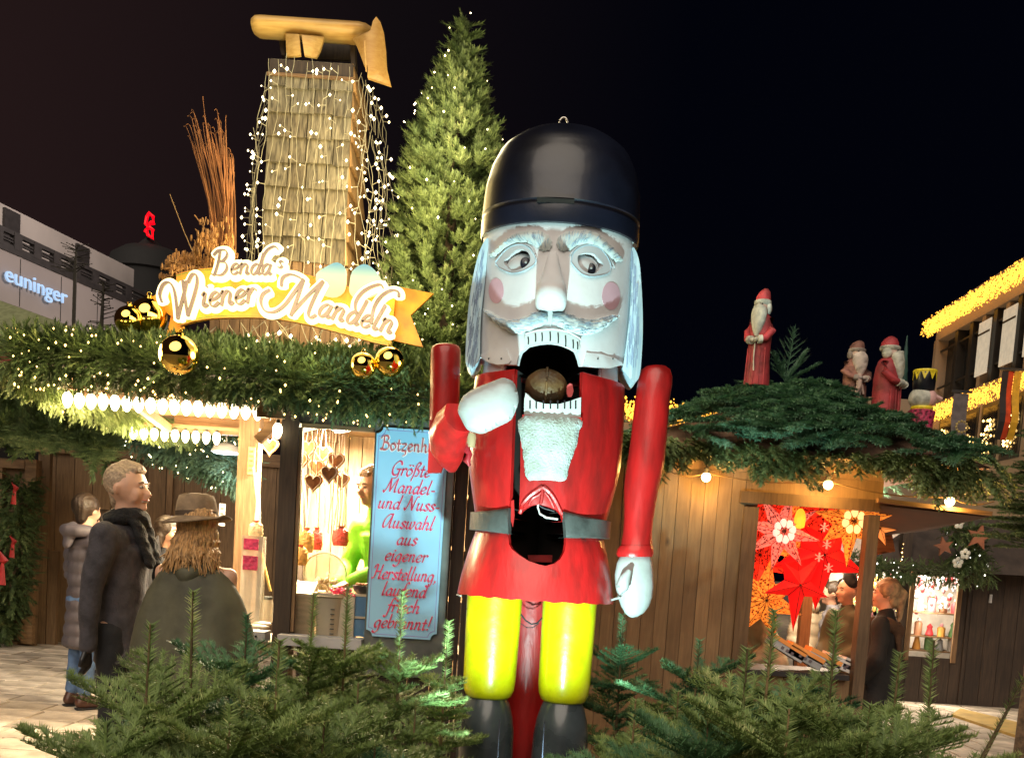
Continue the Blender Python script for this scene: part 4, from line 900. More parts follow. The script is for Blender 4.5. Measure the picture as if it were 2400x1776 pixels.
for i in range(8):
    a = tx(zb1, -1)+(x1b-x0b)*i/8; MB().box((a, TY-.012, 2.93), (a+(x1b-x0b)/8-.008, TY+.02, zb1+.15)).build('plank', wood_w, tow)
for i in range(6):
    MB().box((tx(3.2,1)-.015, TY+.02+i*.105, 2.93), (tx(3.2,1)+.02, TY+.02+i*.105+.098, zb1+.12)).build('plank', wood_w, tow)
MB().box((tl.x-.01, TY-.03, zt1-.09), (tr.x+.01, TY-.005, zt1-.07)).build('top_batten', wood_wx, tow)
MB().box((tl.x+.005, TY-.012, zt1-.07), (tr.x-.005, TY+dep, zt1+.03)).build('top_collar', wood_d, tow)
# platform under the tower
pz0 = Z(690, 832, 7.15); pz1 = Z(690, 790, 7.15); pxa = X(470, 810, 7.15); pxb = X(905, 838, 7.15)
MB().box((pxa, 7.13, pz0-.1), (pxb, 7.17, pz0+.07)).build('fascia_board', wood_wx, tow)
for i in range(17):
    a = pxa+.05+i*(pxb-pxa-.1)/17; MB().box((a, 7.18, pz0+.07), (a+(pxb-pxa-.1)/17-.006, 7.2, Z(690, 700, 7.15))).build('plank', wood_w, tow)
# wooden cap
def cc_(x, y): return (560+x/5.507, 20+y/5.507)
def plate(pts, Y0, Y1, name, mat, parent, bulge=0., spl=0):
    P = [W(*cc_(*p), (Y0+Y1)/2) for p in (cr_spline(pts, spl, True) if spl else pts)]; U_ = [(p.x, p.z) for p in P]; xs = [p.x for p in P]; c = (min(xs)+max(xs))/2; h = (max(xs)-min(xs))/2
    return sheet(U_, [], lambda u, v: (u, Y0-bulge*(1-((u-c)/h)**2), v), lambda u, v: (u, Y1-bulge*(1-((u-c)/h)**2), v), (.04, .04) if bulge else None, [mat], name, parent)
bm_ = MB(); A = W(*cc_(205, 240), TY+.15); B = W(*cc_(1705, 350), TY+.15); rr_ = .105; rings = []
zc = (A.z+B.z)/2
for x, r in ((A.x, .07), (A.x+.03, .095), (A.x+.06, .1), (B.x-.08, .1), (B.x-.03, .09), (B.x+.03, .05)):
    rings.append([(x, TY+.12+r*1.2*math.cos(t), zc-.01+r*.66*math.sin(t)) for t in [2*math.pi*j/20 for j in range(20)]])
bm_.loft(rings).build('cap_beam', wood_y, tow, smooth=True)
plate([(610,340),(1098,378),(1092,430),(1070,520),(1035,620),(1010,668),(870,662),(850,520),(830,400),(770,385),(800,395),(822,660),(622,645)], TY+.02, TY+.05, 'bracket_plate', wood_y, tow, .05)
plate([(1470,400),(1720,400),(1730,380),(1760,270),(1800,214),(1850,270),(1890,390),(1912,600),(1922,820),(1965,1008),(1690,988),(1692,832),(1642,822),(1600,700),(1530,520)], TY+.0, TY+.035, 'end_shroud', wood_y, tow, .1)
plate([(1612,420),(1632,420),(1652,820),(1636,815)], TY-.1, TY-.09, 'strap', wood_y, tow)
plate([(515,345),(600,345),(610,650),(565,640),(540,480)], TY+.2, TY+.3, 'cap_strut', wood_d, tow)
plate([(1440,400),(1500,420),(1520,800),(1460,760)], TY+.2, TY+.3, 'cap_strut', wood_d, tow)
plate([(1090,385),(1450,410),(1450,680),(1000,665)], TY+.3, TY+.33, 'cap_back', wood_d, tow)

# curtain of lights on the tower
lc = thing('light_curtain', 'curtain of warm icicle lights hanging over the shingled tower', 'string lights', (tow.location.x, TY-.1, zt1))
wire = pbr('pale_light_wire', (.34, .31, .22), .6); PB = []; mb = MB()
def strand(top, bot, n, amp=.02, sp=.21):
    top = Vector(top); bot = Vector(bot); L_ = (bot-top).length; k = int(L_/.06); pts = []; ph = random.uniform(0, 6)
    for i in range(k+1):
        t = i/k; p = top.lerp(bot, t); p = p+Vector((amp*math.sin(ph+t*9)+random.uniform(-.006, .006), random.uniform(-.006, .006), 0)); pts.append(p)
    mb.tube(pts, .0022, 3, False); s = random.uniform(.08, .2)
    while s < L_:
        p = pts[min(int(s/L_*k), k)]; o = Vector((random.choice((-1, 1))*random.uniform(.03, .055), -.02, random.uniform(-.03, .03))); PB.append(p+o); mb.tube([p, p+o*.8], .003, 3, False); s += sp*random.uniform(.75, 1.25)
for i in range(10):
    f = (i+.3)/10; zt_f = zt1+random.uniform(-.02, .07); strand((tx(zt1,-1)+(x1t-x0t)*f, TY-.05, zt_f), (tx(3.3,-1)-.08+(x1b-x0b+.16)*f, TY-.16, zb1-random.uniform(.0, .3)), 0)
for i in range(7):
    a = W(628-i*2, 170, TY); b = W(598-i*13, 600+i*6, TY-.05*i); c = W(600-i*6, 300, TY)
    strand((a.x, TY+.1*i, a.z), (c.x, TY+.08*i, c.z), 0, .01); strand((c.x, TY+.08*i, c.z), (b.x, TY+.05*i, b.z), 0)
for i in range(11):
    a = W(838+i*2.5, 170, TY); c = W(842+i*4, 270, TY); b = W(840+i*7, 650, TY)
    strand((a.x+.02, TY+.06*i, a.z), (c.x, TY+.06*i, c.z), 0, .01); strand((c.x, TY+.06*i, c.z), (b.x, TY+.05*i, b.z-.1*random.random()), 0, .03, .15)
mb.build('wire', wire, lc, kind='stuff'); fairy('fairy_light', [tuple(p) for p in PB], emis('curtain_light', (1., .82, .48), 7.), lc, .0105)
lamp('curtain_glow', 'POINT', (tow.location.x, TY-.9, 3.9), 30, (1, .72, .24), lc, .5)
lamp('curtain_glow', 'POINT', (tow.location.x-.1, TY-.8, 4.8), 15, (1, .76, .32), lc, .4)
lamp('curtain_glow', 'POINT', (tow.location.x+.75, TY-.5, 3.9), 34, (1, .74, .34), lc, .4)
# small lights on bare twigs below the sign
lt = thing('light_twigs', 'looped twig lights hanging below the big curved sign', 'string lights', W(680, 790, 6.9)); mb = MB(); PB = []
for i in range(15):
    p = W(480+i*28, 755+abs(i-5)*2+random.uniform(-8, 8), 6.95)
    for j in range(2):
        pts = [p]; d = Vector((random.uniform(-.05, .05), 0, -.05))
        for s in range(4): d = d+Vector((random.uniform(-.04, .04), 0, random.uniform(-.03, .015))); pts.append(pts[-1]+d); 
        mb.tube(pts, .003, 3, False); PB += [pts[-1], pts[2]+Vector((.02, -.01, 0))]
mb.build('wire', wire, lt, kind='stuff'); fairy('fairy_light', [tuple(p) for p in PB], warm_e, lt, .011)

# ================================================================ lit conifer on the roof
CY = 8.2
ct = W(1097, 35, CY); cb = W(1034, 750, CY); cx = (ct.x+cb.x)/2
tree = thing('conifer_tree', 'tall lit fir tree with tiny lights standing on the roof behind the nutcracker hat', 'fir tree', (cx, CY, 2.9))
MB().tube([(cx, CY, 2.7), (cx, CY, 4.2), (cx, CY, ct.z-.1)], [.06, .04, .008], 8).build('trunk', bark, tree)
sh = [(0, .0), (.03, .05), (.08, .11), (.15, .2), (.25, .33), (.36, .43), (.48, .52), (.6, .56), (.74, .58), (.88, .60), (1., .56)]
Htr = ct.z-2.85; segs = []; LP = []
def rad(t): return 1.0*float(np.interp(t, [a for a, _ in sh], [b for _, b in sh]))
O = []; D = []; S = []
for k in range(1500):
    t = 1-random.random()**.75 if k > 60 else random.random()*.2; t = max(.0, t); t = random.random()**.62
    z = ct.z-t*Htr; a = random.uniform(0, 2*math.pi); r = rad(t)*(1+.13*noise.noise(Vector((math.cos(a)*1.5, math.sin(a)*1.5, z*4)))); dep_ = random.random()
    base_r = r*(1-.38*dep_); dirv = np.array([math.cos(a), math.sin(a), .42+.5*(1-t)]); dirv /= np.linalg.norm(dirv)
    p = np.array([cx+base_r*math.cos(a), CY+base_r*math.sin(a), z]); 
    for s in (-1, 0, 1, 2):
        lat = np.array([-math.sin(a), math.cos(a), 0]); dd = dirv+lat*s*.62*(1 if s < 2 else 0)+np.array([0, 0, .75 if s == 2 else random.uniform(-.1, .2)]); ln = (.9 if s == 0 else .7)*random.uniform(.8, 1.2)*(1 if t > .1 else .7)
        O.append(p-dirv*.08); D.append(dd); S.append((ln*1.2, 1.5, 1.5))
    if random.random() < .09: LP.append(p+dirv*.06)
for k in range(10): O.append(np.array([cx+random.uniform(-.015, .015), CY, ct.z-.05-.05*k])); D.append(np.array([random.uniform(-.5, .5), random.uniform(-.3, .3), 1])); S.append((.8, .8, .8))
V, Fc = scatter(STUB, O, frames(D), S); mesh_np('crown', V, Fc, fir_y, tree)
O = []; D = []
for k in range(900):
    t = random.random()**.6; z = ct.z-t*Htr-.05; a = random.uniform(0, 6.28); r = rad(t)*random.uniform(.2, .65); O.append((cx+r*math.cos(a), CY+r*math.sin(a), z)); D.append((math.cos(a), math.sin(a), .2))
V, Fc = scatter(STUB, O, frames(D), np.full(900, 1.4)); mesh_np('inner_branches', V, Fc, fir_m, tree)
fairy('fairy_light', LP, warm_e, tree, .0068)
lamp('tree_glow', 'POINT', (cx-.5, CY-1.3, 3.5), 85, (1, .82, .42), tree, .4); lamp('tree_glow', 'POINT', (cx-.1, CY-1.2, 4.6), 60, (1, .85, .5), tree, .4)

# ================================================================ dry reeds and orange twigs beside the tower
reed = pbr('brown_reed', (.22, .09, .035), .8, var=.3); RYd = 7.35
rd = thing('reed_bundle', 'bundle of tall dry brown reeds standing on the roof left of the tower', 'reeds', W(520, 640, RYd))
mb = MB(); base_ = W(522, 630, RYd)
for k in range(58):
    f = random.random(); topx = np.interp(f, [0, .25, .6, 1], [445, 480, 520, 552]); topy = np.interp(f, [0, .3, .7, 1], [265, 255, 300, 400])+random.uniform(-10, 110)
    t = W(topx+random.uniform(-6, 6), topy, RYd+random.uniform(-.15, .15)); b = base_+Vector((random.uniform(-.07, .09), random.uniform(-.06, .06), -.1)); m1 = b.lerp(t, .5)+Vector((random.uniform(-.02, .02)+.03, 0, 0))
    pts = [b, m1, t, t+Vector((random.uniform(-.05, .01), 0, .05))]; mb.tube([Vector(p) for p in cr_spline([tuple(p) for p in pts], 4)], [.0045]*4+[.0038]*4+[.002]*5, 4, False)
mb.build('reed', reed, rd, kind='stuff')
t1 = MB().tube([W(455, 598, RYd), W(430, 540, RYd), W(398, 455, RYd)], [.004, .0035, .0025], 5).build('long_reed', pbr('straw', (.35, .22, .1), .8), rd)
ot = thing('orange_twigs', 'clump of orange dried twigs and seed heads behind the left end of the big sign', 'dried twigs', W(470, 640, 7.1)); mb = MB(); orange = pbr('orange_dried_twig', (.45, .22, .07), .7, var=.3)
for k in range(70):
    s = W(random.uniform(440, 560), random.uniform(630, 700), 7.1); e_ = W(*random.choice([(random.uniform(380, 470), random.uniform(590, 640)), (random.uniform(450, 560), random.uniform(500, 640)), (random.uniform(370, 420), random.uniform(610, 690))]), 7.1+random.uniform(-.2, .2))
    mb.tube([s, s.lerp(e_, .6)+Vector((0, 0, .03)), e_], .004, 4, False)
    for j in range(9):
        p = s.lerp(e_, random.uniform(.45, 1)); d = Vector((random.uniform(-1, 1), random.uniform(-.5, .5), random.uniform(-.1, 1))).normalized()*random.uniform(.03, .06); mb.ball(p+d*.5, .012, 5, 4, .7, .7, 1.9)
mb.build('twig', orange, ot, kind='stuff')

# ================================================================ golden balls
goldm = pbr('mirror_gold', (.95, .68, .16), .06, 1., var=.05, rvar=.03)
def gold_ball(px, py, rpx, Y, lab):
    p = W(px, py, Y); r = rpx*Y/F; t = thing('bauble', lab, 'bauble', p, 'large golden baubles on the stall roof')
    MB().ball(p, r, 40, 24).build('ball', goldm, t, smooth='all'); MB().lathe([(r*.2, r*.96), (r*.2, r*1.1), (r*.08, r*1.12)], p, 12).build('cap', goldm, t, smooth=True)
    MB().tube([p+Vector((r*.12*math.cos(a), 0, r*1.2+r*.12*math.sin(a))) for a in np.linspace(0, 6.28, 13)], r*.02, 5, False).build('loop', goldm, t)
gold_ball(420, 832, 45, 5.62, 'big golden bauble below the left end of the curved sign')
gold_ball(851, 857, 30, 5.62, 'golden bauble below the right end of the sign, left one of the touching pair')
gold_ball(913, 848, 34, 5.64, 'golden bauble nearest the nutcracker, right one of the touching pair')
gold_ball(302, 750, 32, 6.2, 'golden bauble farthest left on the roof, half behind another')
gold_ball(348, 742, 42, 6.3, 'golden bauble touching the left tip of the curved sign')

# ================================================================ curved glowing sign
def cs(x, y): return (340+x/3.19, 560+y/3.19)
SY = 6.25
sg = thing('shop_sign', 'curved orange banner sign with glowing script letters Wiener Mandeln', 'sign', W(680, 700, SY))
def st(pt, Y=SY): p = W(*cs(*pt), Y); return (p.x, p.z)
org = pbr('orange_banner_paint', (.85, .36, .01), .45, var=.14, scale=7, dirt=(.60, .19, .006))
grn = pbr('green_line_paint', (.10, .28, .03), .5); bronze = pbr('bronze_edge', (.3, .16, .05), .4, .5)
def board(pts, Y0, th, name, spl=4, mat=org):
    P = [st(p) for p in (cr_spline(pts, spl, True) if spl else pts)]
    return sheet(P, [], lambda u, v: (u, Y0, v), lambda u, v: (u, Y0+th, v), None, [mat, bronze], name, sg)
top_e = [(232,262),(330,235),(450,218),(600,208),(800,205),(1000,222),(1200,262),(1400,318),(1600,375),(1740,405),(1872,425)]
bot_e = [(1835,800),(1700,772),(1500,715),(1300,662),(1100,618),(900,592),(700,588),(500,595),(360,618),(262,650)]
ct_ = lambda e: [tuple(p) for p in cr_spline(e, 4)]
board(ct_(top_e)+ct_(bot_e)+[(240,450)], SY, .035, 'banner', 0)
board([(5,430),(130,362),(236,322),(262,650),(140,745),(132,740),(172,562)], SY+.05, .03, 'banner_tail', 0)
board([(1860,350),(1890,342),(2150,392),(1978,556),(2072,795),(1830,742)], SY+.05, .03, 'banner_tail', 0)
def s3(u, v, d): return W(*cs(u, v), SY)+Vector((0, -d, 0))
def paint(strokes, w, mat, base=.001, parent=sg, name='stripe', th=0., mn=1, nib=40, even=1.):
    def to3(u, v, d): p = W(*cs(u, v), SY); return Vector((p.x, SY-base-d, p.z))
    return strokes_mesh(MB(), strokes, w, to3, th, nib, mn, even).build(name, mat, parent)
off = lambda e, dy: [(a, b+dy) for a, b in e]
paint([off(top_e, 14)], 7, grn); paint([off(bot_e, -16)], 7, grn); paint([off(top_e, 2)], 4, bronze, .002); paint([off(bot_e, -2)], 4, bronze, .002)
def rot_strokes(txt, x, y, size, ang, sp=0., slant=.18):
    ca, sa = math.cos(R(ang)), math.sin(R(ang)); out = []
    for s in text_strokes(txt, size, slant, 'l', sp): out.append([(x+a*ca+b*sa, y+a*sa-b*ca) for a, b in s])
    return out
big = [[(150,488),(136,430),(160,362),(205,345),(240,395),(258,500),(268,615)], [(268,615),(296,500),(322,400),(335,335)], [(305,330),(320,450),(342,592)], [(342,592),(385,460),(412,350),(405,290),(375,288),(345,345)],
 [(950,400),(900,432),(884,490),(915,555),(985,562),(1060,512),(1130,420),(1202,322)], [(1036,372),(1046,312),(1100,286),(1165,305),(1205,337)], [(1200,328),(1160,445),(1106,590)], [(1114,572),(1225,450),(1346,336)], [(1346,336),(1282,455),(1238,565),(1250,606),(1292,586)]]
big += rot_strokes('iener', 438, 528, 205, -5)
for s in rot_strokes('andeln', 1296, 588, 196, 14, .035):
    big.append(s)
big += [[(1592,585),(1585,500),(1630,425),(1700,380),(1768,362),(1790,385)], [(1700,650),(1722,535),(1775,450),(1850,405),(1902,415),(1905,450)]]
sm_ = rot_strokes('B', 528, 292, 185, 0, slant=.1)+rot_strokes('enda', 652, 284, 158, 1, .0)+rot_strokes('s', 1008, 238, 100, 0)+[[(905,262),(895,185),(930,110),(985,80),(1012,100)]]
halo = emis('sign_halo', (1., .88, .45), 2.2); face_m = pbr('grey_letter_face', (.24, .17, .15), .5, var=.1)
def in3(strokes, w, mat, base, th, name, nib, mn, even):
    def to3(u, v, d): p = W(*cs(u, v), SY); return Vector((p.x, SY-base-d, p.z))
    words_ = strokes_mesh(MB(), strokes, w, to3, th, nib, mn, even, dz=.0002).build(name, mat, sg); words_['kind'] = 'stuff'; return words_
in3(big, 80, halo, .008, .025, 'glow_outline', 40, 1, 1); in3(sm_, 78, halo, .009, .025, 'glow_outline', 40, 1, 1)
in3(big, 25, face_m, .048, .018, 'letters', 35, .5, 0); in3(sm_, 18, face_m, .05, .018, 'letters', 35, .55, 0)
lamp('sign_glow', 'AREA', W(660, 680, 5.7), 12, (1, .82, .42), sg, 1.6, rot=(R(90), 0, 0), size_y=.3)
lamp('sign_glow', 'POINT', W(560, 745, 5.75), 3, (1, .8, .4), sg, .3); lamp('sign_glow', 'POINT', W(850, 760, 5.75), 3, (1, .8, .4), sg, .3)
# almonds
m, nn, bb = newmat('almond_gradient_paint'); tcn = nn.nodes.new('ShaderNodeTexCoord'); sp_ = nn.nodes.new('ShaderNodeSeparateXYZ'); mr = nn.nodes.new('ShaderNodeMapRange'); rp_ = nn.nodes.new('ShaderNodeValToRGB')
mr.inputs[1].default_value = st((0, 450))[1]; mr.inputs[2].default_value = st((1500, 190))[1]
rp_.color_ramp.elements[0].color = (.85, .6, .1, 1); rp_.color_ramp.elements[1].color = (.12, .35, .6, 1)
for p_, c_ in ((.2, (.8, .35, .3, 1)), (.42, (.8, .62, .35, 1)), (.65, (.5, .65, .5, 1))): e_ = rp_.color_ramp.elements.new(p_); e_.color = c_
nn.links.new(tcn.outputs['Object'], sp_.inputs[0]); nn.links.new(sp_.outputs['Z'], mr.inputs[0]); nn.links.new(mr.outputs[0], rp_.inputs[0]); nn.links.new(rp_.outputs[0], bb.inputs['Base Color'])
for pl in ([(1280,272),(1350,215),(1440,180),(1503,232),(1506,330),(1490,400),(1430,440),(1350,430),(1300,380)], [(1532,340),(1552,245),(1638,192),(1722,240),(1782,345),(1745,410),(1660,450),(1570,445),(1530,400)]):
    board(pl, SY-.012, .011, 'almond', 3, m)
# vertical blue price board
PYp = 6.22; pb = thing('price_board', 'tall light blue poster board with pink script text beside the stall window', 'sign', W(950, 1510, PYp))
def cp(x, y): return (540+x/2.582, 900+y/2.582)
c0 = W(*cp(1070, 880), PYp); hwp = .225; hz1 = W(*cp(1100, 272), PYp).z; hz0 = W(*cp(1035, 1535), PYp).z; cxp = c0.x
bluep = pbr('light_blue_board', (.28, .56, .80), .5, var=.05, scale=2); 
greyf = pbr('grey_metal_panel', (.12, .13, .125), .4, .4, var=.15)
MB().box((cxp-hwp-.015, PYp+.03, hz0-.25), (cxp+hwp+.045, PYp+.06, hz1+.06)).build('back_panel', greyf, pb)
nc = .04
def outl_(i):
    x0, x1, z0, z1 = cxp-hwp+i, cxp+hwp-i, hz0+i, hz1-i; r = nc; P = []
    for cxx, czz, a0 in ((x1, z1, 180), (x0, z1, 270), (x0, z0, 0), (x1, z0, 90)):
        arc = [(cxx+r*math.cos(R(a0+90-90*k/5)), czz+r*math.sin(R(a0+90-90*k/5))) for k in range(6)]
        P += arc
    return P
OL = outl_(0)
sheet(OL, [], lambda u, v: (u, PYp, v), lambda u, v: (u, PYp+.02, v), None, [bluep], 'panel', pb)
pinkl = pbr('crimson_print', (.62, .03, .12), .5); whl = pbr('white_print', (.75, .75, .78), .5); prp = pbr('violet_line_print', (.25, .15, .45), .5)
IL = outl_(.014); IL2 = outl_(.017)
sheet(IL, [IL2], lambda u, v: (u, PYp-.001, v), lambda u, v: (u, PYp-.0002, v), None, [prp], 'border_line', pb)
lines = [('Größte', 1075, 550), ('Mandel-', 1075, 655), ('und Nuss-', 1065, 755), ('Auswahl', 1062, 870), ('aus', 1055, 970), ('eigener', 1050, 1070), ('Herstellung,', 1048, 1185), ('laufend', 1042, 1285), ('frisch', 1035, 1385), ('gebrannt!', 1030, 1485)]
for k, (tx_, cx_, by) in enumerate(lines):
    q = W(*cp(cx_, by), PYp); size = .088; S_ = text_strokes(tx_, size, .25, 'c', .02)
    wd = max(a for s in S_ for a, b in s)-min(a for s in S_ for a, b in s); sc_ = min(1, .40/wd)
    S_ = [[(a*sc_, b) for a, b in s] for s in S_]; zz = hz1-(hz1-hz0)*((by-265)/(1545-265))
    mbw = strokes_mesh(MB(), S_, .0185, lambda u, v, d: (cxp+u, PYp-.001-d, zz+v), 0, 38, .38); mbw.build('lettering', whl, pb, kind='stuff')
    strokes_mesh(MB(), S_, .0145, lambda u, v, d: (cxp+u, PYp-.0055-d, zz+v), 0, 38, .3).build('lettering', pinkl, pb, kind='stuff')
S_ = text_strokes('Botzenhar', .085, .0, 'l', .03); S_ = [[(a-.19, b) for a, b in s] for s in S_ if s[0][0] < .39]; zz = hz1-(hz1-hz0)*((400-265)/1280)
strokes_mesh(MB(), S_, .026, lambda u, v, d: (cxp+u, PYp-.001-d, zz+v), 0, 38, .5).build('lettering', whl, pb, kind='stuff')
strokes_mesh(MB(), S_, .013, lambda u, v, d: (cxp+u, PYp-.007-d, zz+v), 0, 45, .3).build('lettering', pbr('faded_red_print', (.55, .12, .14), .5), pb, kind='stuff')
# ================================================================ ground
base_g = pbr('paving_bed', (.16, .13, .10), .9, var=.2, scale=3, bump=.4)
gnd = MB(); gnd.add([(-60, -10, -.012), (60, -10, -.012), (60, 120, -.012), (-60, 120, -.012)], [(0, 1, 2, 3)])
g = gnd.build('ground', base_g); g['kind'] = 'structure'
pav = thing('paving', 'pale stone paving', None, (0, 8, 0)); pav['kind'] = 'structure'; del pav['label']
stone = pbr('pale_paving_stone', (.54, .46, .37), .7, var=.2, scale=3.2, rvar=.2, dirt=(.27, .22, .17), bump=.25, bscale=50)
protos = []
for w_ in (.42, .58, .74):
    mb = MB(); d = .36; e = .008
    mb.hexa([(0, 0, -.03), (w_-.012, 0, -.03), (w_-.012, d-.012, -.03), (0, d-.012, -.03)], [(e, e, .0), (w_-.012-e, e, 0), (w_-.012-e, d-.012-e, 0), (e, d-.012-e, 0)])
    protos.append(mb.mesh('paver', stone))
cnt = 0
rst = MB()
for j in range(46):
    y = 4.2+j*.36; x = -9.5+random.uniform(0, .4)
    while x < 9:
        i = random.randrange(3); w_ = (.42, .58, .74)[i]
        vis = (x < -1.6 and x > -.56*y-.6 and y > 5.2 and y < 12.6) or (x > 1.9 and x < .50*y+.3 and 8.2 < y < 12.3)
        if vis and cnt < 300:
            o = link('paver', protos[i], pav); o.location = Vector((x, y, random.uniform(-.0015, .0015)))-BASE[pav.name]; cnt += 1
        elif y > 4.2: rst.hexa([(x, y, -.03), (x+w_-.012, y, -.03), (x+w_-.012, y+.348, -.03), (x, y+.348, -.03)], [(x, y, 0), (x+w_-.012, y, 0), (x+w_-.012, y+.348, 0), (x, y+.348, 0)])
        x += w_
rst.build('paver_field', stone, pav, kind='stuff')

# ================================================================ stalls behind, on the left
BY = 12.9
bh = thing('wooden_stall', 'closed brown wooden stall behind the waiting people on the left', 'market hut', (X(320, 1300, BY), BY, 0))
bx0 = X(84, 1300, BY); bx1 = X(660, 1300, BY); bz = Z(200, 1062, BY)
x = bx0
while x < bx1:
    MB().box((x, BY, 0), (x+.232, BY+.04, bz)).build('plank', wood_h, bh); x += .24
MB().box((bx0-.05, BY-.04, bz-.02), (bx1, BY+.0-.004, bz+.14)).build('top_rail', wood_wx, bh)
a = W(372, 1065, BY-.1); b = W(398, 1092, BY-.1)
MB().box((X(230,1065,BY), BY-.07, Z(300,1068,BY)-.04), (X(400,1092,BY), BY-.03, Z(300,1068,BY)+.04)).build('lath', wood_wx, bh)
MB().box((X(392,1200,BY), BY-.05, Z(392,1400,BY)), (X(400,1200,BY)+.03, BY-.02, Z(392,1090,BY))).build('lath', wood_w, bh)
for px in (88, 112): 
    MB().box((X(px,1400,BY-.3), BY-.32, 0), (X(px,1400,BY-.3)+.12, BY-.24, Z(px, 1290 if px > 100 else 1060, BY-.3))).build('door_post', wood_h, bh)
notice = thing('notice', 'small white notice card on the wall beside the corner of the stall', 'sign', W(522, 1205, 8.4)); MB().box((W(514,1205,8.4).x, 8.39, W(520,1232,8.4).z), (W(528,1205,8.4).x, 8.4, W(520,1180,8.4).z)).build('card', led, notice)
p_ = W(521, 1205, 8.4); 
for k in range(3): MB().box((p_.x-.015, 8.386, p_.z+.04-.045*k), (p_.x+.015, 8.389, p_.z+.06-.045*k)).build('print', greyf, notice)
# left most door with wreath
dr = thing('stall_door', 'wooden door frame hung with a fir garland and red ribbons at the far left', 'door', (X(30, 1300, 12.3), 12.3, 0))
dx0, dx1 = X(-60, 1300, 12.3), X(84, 1300, 12.3); dz = Z(40, 1075, 12.3)
MB().box((dx0, 12.34, 0), (dx1, 12.4, dz)).build('door_leaf', wood_h, dr)
for a_, b_x, z0, z1 in ((dx1-.14, dx1, .03, dz), (dx1-.52, dx1-.42, .1, dz-.1)): MB().box((a_, 12.25, z0), (b_x, 12.335, z1)).build('frame_post', wood_wx, dr)
for z_ in (.08, dz-.12): MB().box((dx0, 12.24, z_), (dx1-.142, 12.33, z_+.1)).build('frame_rail', wood_wx, dr)
wg = thing('wreath_garland', 'hanging fir garland with red ribbons on the far left door', 'garland', W(35, 1240, 12.0))
(Vg, Fg), C, d, O = garland([W(48, 1120, 12.05), W(42, 1230, 12.05), W(40, 1330, 12.05), W(20, 1440, 12.05), W(-20, 1460, 12.05)], 900, .24, STUB, (1.2, 1.9), .5); mesh_np('greenery', Vg, Fg, fir_m, wg)
rib = pbr('red_ribbon', (.45, .03, .03), .5)
for (x_, y_, s_) in ((34, 1150, 1), (30, 1275, 1), (6, 1320, 1.6)):
    p = W(x_, y_, 11.78); MB().tube([p+Vector((-.03, 0, .1*s_)), p+Vector((.03, -.02, .03)), p, p+Vector((-.01, 0, -.16*s_))], [.02, .035*s_, .02, .035*s_], 6, flat=.4).build('ribbon', rib, wg, smooth=True)
# green roof of that stall
segs = []
V, Fc = slope_cover('', [W(-160, 1010, 9.6), W(250, 1092, 9.6), W(300, 960, 11.8), W(-160, 900, 11.8)], 420, None, None or STUB, '', (1.8, 3.0))
brs = []
for k in range(190):
    u = random.random(); v = random.random(); a = W(-160, 1010, 9.4).lerp(W(262, 1085, 9.4), u); c = W(-160, 900, 12.).lerp(W(330, 965, 12.), u); p = a.lerp(c, v)
    brs += branch_segs((p.x, p.y, p.z+.08), (random.uniform(-.1, .9), -.8, -.25), random.uniform(.3, .55), droop=.06)
V2, F2 = scatter(SEG[1], [s[0] for s in brs], frames([s[1] for s in brs]), np.array([[s[2]*1.0, 1.5, 1.5] for s in brs])); V, Fc = cat([(V, Fc), (V2, F2)])
o = mesh_np('fir_covering', V, Fc, fir_m, None, 'stuff'); tag(o, 'dark drooping fir branches covering the stall roof at the far left', 'fir greenery')

# ================================================================ department store building, left
dirL = ray(1700, 1290+.066*500); dirL = Vector((dirL.x, dirL.y, 0)).normalized(); P0 = W(0, 700, 30); nL = Vector((dirL.y, -dirL.x, 0))
def hl_(px, py, off=0.): return HP(px, py, P0-nL*off if nL.y > 0 else P0+nL*off, nL)
nOut = nL if nL.y < 0 else -nL
conc = pbr('grey_render_facade', (.30, .26, .25), .85, var=.08, scale=.3); conc2 = pbr('grey_parapet_facade', (.45, .40, .37), .85, var=.2, scale=.25)
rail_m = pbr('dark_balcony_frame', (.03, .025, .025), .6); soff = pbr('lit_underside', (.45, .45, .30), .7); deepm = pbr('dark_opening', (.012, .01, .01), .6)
dpt = thing('department_store', 'long pale department store building with a railed terrace at the far left', 'building', tuple(hl_(0, 900)))
tL = hl_(-60, 442); zroof = tL.z; uu = lambda px, py: (hl_(px, py)-P0).dot(dirL)
def fac(u0, u1, z0, z1, name, mat, off=0., th=.3, par=dpt):
    a = P0+dirL*u0+nOut*off; b = P0+dirL*u1+nOut*off
    return MB().hexa([(a.x, a.y, z0), (b.x, b.y, z0), (b.x-nOut.x*th, b.y-nOut.y*th, z0), (a.x-nOut.x*th, a.y-nOut.y*th, z0)], [(a.x, a.y, z1), (b.x, b.y, z1), (b.x-nOut.x*th, b.y-nOut.y*th, z1), (a.x-nOut.x*th, a.y-nOut.y*th, z1)]).build(name, mat, par)
zA = HP(0, 475, P0-nOut*1.6, nL).z; zR1 = hl_(0, 528).z; zR0 = hl_(0, 578).z; zB = hl_(0, 704).z; zS = hl_(0, 745).z
uE = uu(400, 660)
fac(uu(-90, 430), uE, zR0+.05, zA, 'upper_wall', conc2, -1.6)
for px in (125, 282): u_ = uu(px, 540 if px < 200 else 640); fac(u_-.35, u_+.35, zR1, zA-.1, 'pillar', rail_m, -1.5, .08)
fac(uu(-90, 500), uE, zR0-.05, zR0+.18, 'terrace_edge', rail_m, .05, 1.6)
fac(uu(-90, 500), uE, zR1-.12, zR1, 'railing', rail_m, .04, .15)
